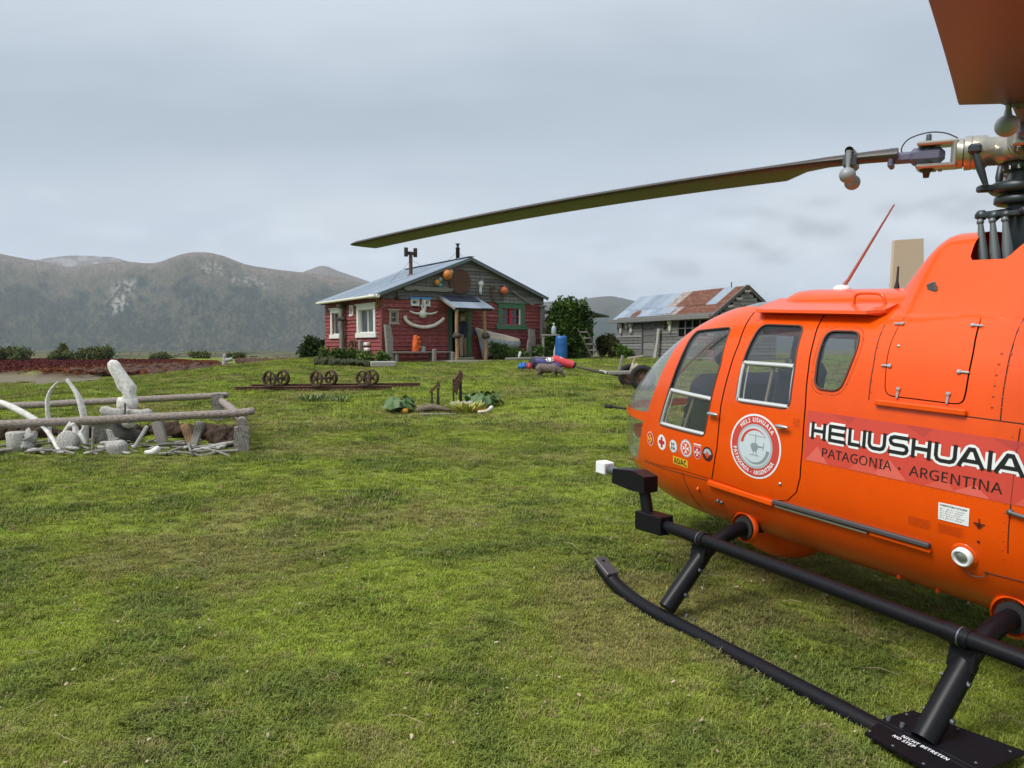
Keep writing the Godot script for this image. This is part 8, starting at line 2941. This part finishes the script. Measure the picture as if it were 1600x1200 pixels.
# ---------------------------------------------------------------- the lawn
func tuft(sd: int, n: int, h: float, wide: float, spread: float) -> Mesh:
	var r := RandomNumberGenerator.new()
	r.seed = sd
	var s := mb()
	for k in n:
		var a := r.randf() * TAU
		var q := sqrt(r.randf()) * spread
		var o := Vector3(cos(a) * q, -0.004, sin(a) * q)
		var lean := Vector3(r.randfn(), 0, r.randfn()) * 0.55
		var l := h * r.randf_range(0.5, 1.25)
		var x := Vector3(-lean.z, 0, lean.x).normalized() * wide * r.randf_range(0.7, 1.3)
		var mid := o + (Vector3.UP + lean * 0.5).normalized() * l * 0.55
		var tip := o + (Vector3.UP * 0.75 + lean * 1.2).normalized() * l
		for v in [o + x, o - x, mid + x * 0.8, o - x, mid - x * 0.8, mid + x * 0.8, mid + x * 0.8, mid - x * 0.8, tip]:
			s.add_vertex(v)
	s.generate_normals()
	var m := s.commit()
	m.surface_set_material(0, M.grass)
	return m

func blocked(x: float, z: float) -> bool:
	# inside a building
	var p := Vector2(x, z)
	if p.distance_to(Vector2(-4, -34)) < 9.0:
		var e := Vector2(cos(deg_to_rad(33)), -sin(deg_to_rad(33)))
		var b := Vector2(-sin(deg_to_rad(33)), -cos(deg_to_rad(33)))
		var q := p - Vector2(-4.881, -29)
		if q.dot(e) > -0.02 and q.dot(e) < 7.45 and q.dot(b) > -0.05 and q.dot(b) < 6.3:
			return true
	return false

func lawn() -> void:
	var m := leaf_mat("grass")
	m.roughness = 0.7
	m.backlight = Color(0.16, 0.2, 0.05)
	var meshes := [tuft(1, 24, 0.024, 0.0018, 0.034), tuft(2, 24, 0.031, 0.0017, 0.036), tuft(3, 22, 0.019, 0.0022, 0.036), tuft(4, 16, 0.05, 0.0026, 0.06), tuft(5, 18, 0.06, 0.0045, 0.13)]
	var xf := [[], [], [], [], []]
	var co := [[], [], [], [], []]
	var r := RandomNumberGenerator.new()
	r.seed = 101
	var lay := func(count: int, d0: float, d1: float, kinds: Array, power: float) -> void:
		for i in count:
			var d := d0 + (d1 - d0) * pow(r.randf(), power)
			var half := 0.74 * d + 1.1
			var x := r.randf_range(-half, half)
			var z := -d
			if blocked(x, z):
				continue
			if ground_kind(x, d).x + ground_kind(x, d).y > 0.5:
				continue
			if d > 10.7 and d < 12.7 and x < -4.3 and r.randf() < 0.8:
				continue
			var k: int = kinds[r.randi() % kinds.size()]
			var c := grass_tone(x, z)
			var mossy := nz.get_noise_2d(x * 75.0 + 300.0, z * 75.0)
			var size := r.randf_range(0.65, 1.2) * (1.0 + 0.35 * ss(0.05, 0.4, mossy))
			var j := r.randf_range(0.62, 1.45)
			c = Color(c.r * j * r.randf_range(0.92, 1.1), c.g * j, c.b * j)
			if r.randf() < 0.06:
				c = Color(0.30, 0.25, 0.12) * r.randf_range(0.7, 1.2)
			xf[k].append(Transform3D(rot(0, r.randf() * TAU, 0).scaled(Vector3(size, size * r.randf_range(0.8, 1.15), size)), onto(x, z, bumps(x, z))))
			co[k].append(c)
	lay.call(70000, 1.9, 6.5, [0, 1, 2], 0.75)
	lay.call(85000, 6.0, 14.0, [0, 1, 2, 3], 0.75)
	lay.call(90000, 13.0, 40.0, [3, 4], 0.8)
	lay.call(26000, 38.0, 75.0, [4], 0.9)
	for k in 5:
		many(meshes[k], xf[k], co[k], "grass", self)
	# clover and moss cushions
	var s := mb()
	for k in 9:
		var a := r.randf() * TAU
		var o := Vector3(cos(a), 0, sin(a)) * r.randf_range(0.0, 0.03)
		for l in 3:
			var b := a + TAU * l / 3.0
			var c := o + Vector3(cos(b), 0, sin(b)) * 0.005 + Vector3.UP * r.randf_range(0.018, 0.030)
			var rr := 0.0042
			for q in 5:
				poly(s, [c, c + Vector3(cos(TAU * q / 5), 0.15, sin(TAU * q / 5)) * rr, c + Vector3(cos(TAU * (q + 1) / 5), 0.15, sin(TAU * (q + 1) / 5)) * rr], Vector3.UP)
	s.generate_normals()
	var clover := s.commit()
	clover.surface_set_material(0, M.grass)
	var cx := []
	var cc := []
	for i in 7000:
		var d := 1.9 + 9.0 * pow(r.randf(), 0.8)
		var x := r.randf_range(-0.74 * d - 1.0, 0.74 * d + 1.0)
		if nz.get_noise_2d(x * 75.0 + 300.0, -d * 75.0) + 0.3 * nz.get_noise_2d(x * 210.0 - 70.0, -d * 210.0 + 9.0) < 0.12:
			continue
		cx.append(Transform3D(rot(0, r.randf() * TAU, 0).scaled(Vector3.ONE * r.randf_range(0.8, 1.4)), onto(x, -d, bumps(x, -d))))
		cc.append(Color(0.115, 0.145, 0.030) * r.randf_range(0.7, 1.3))
	many(clover, cx, cc, "clover", self)
	# pale droppings, dead leaves and straws on the grass
	s = mb()
	lump(s, at3(Vector3.ZERO, Vector3(0.009, 0.005, 0.007)), 2.0, 0.6, 1.5, 8, 5)
	s.generate_normals()
	var bit := s.commit()
	var bm := mat("dead_leaf", Color.WHITE, 0.8)
	bm.vertex_color_use_as_albedo = true
	bit.surface_set_material(0, bm)
	cx = []
	cc = []
	for i in 1500:
		var d := 1.9 + 13.0 * r.randf()
		var x := r.randf_range(-0.74 * d - 1.0, 0.74 * d + 1.0)
		cx.append(Transform3D(rot(r.randfn() * 0.4, r.randf() * TAU, r.randfn() * 0.4).scaled(Vector3(1, 1, 1) * r.randf_range(0.4, 1.35)), onto(x, -d, bumps(x, -d) + 0.026)))
		cc.append(Color(0.42, 0.37, 0.25).lerp(Color(0.25, 0.19, 0.10), r.randf()) * r.randf_range(0.6, 1.3))
	many(bit, cx, cc, "dead_leaves", self)
	s = mb()
	tube(s, [Vector3(-0.06, 0, 0), Vector3(0, 0.006, 0.01), Vector3(0.05, 0.0, 0.0)], 0.0011, 4)
	s.generate_normals()
	var straw := s.commit()
	straw.surface_set_material(0, bm)
	cx = []
	cc = []
	for i in 330:
		var d := 1.9 + 8.0 * r.randf()
		var x := r.randf_range(-0.74 * d - 1.0, 0.74 * d + 1.0)
		cx.append(Transform3D(rot(0, r.randf() * TAU, r.randfn() * 0.15).scaled(Vector3.ONE * r.randf_range(0.5, 1.6)), onto(x, -d, bumps(x, -d) + 0.030)))
		cc.append(Color(0.34, 0.29, 0.17) * r.randf_range(0.5, 1.2))
	many(straw, cx, cc, "straws", self)

func _ready() -> void:
	rng.seed = 20240
	nz.seed = 7
	nz.frequency = 0.01
	nz.fractal_octaves = 3
	camera_and_light()
	land()
	mountains()
	helicopter()
	house()
	shed()
	person()
	pig()
	luggage()
	plants()
	cart()
	railway()
	bones()
	wild()
	lawn()
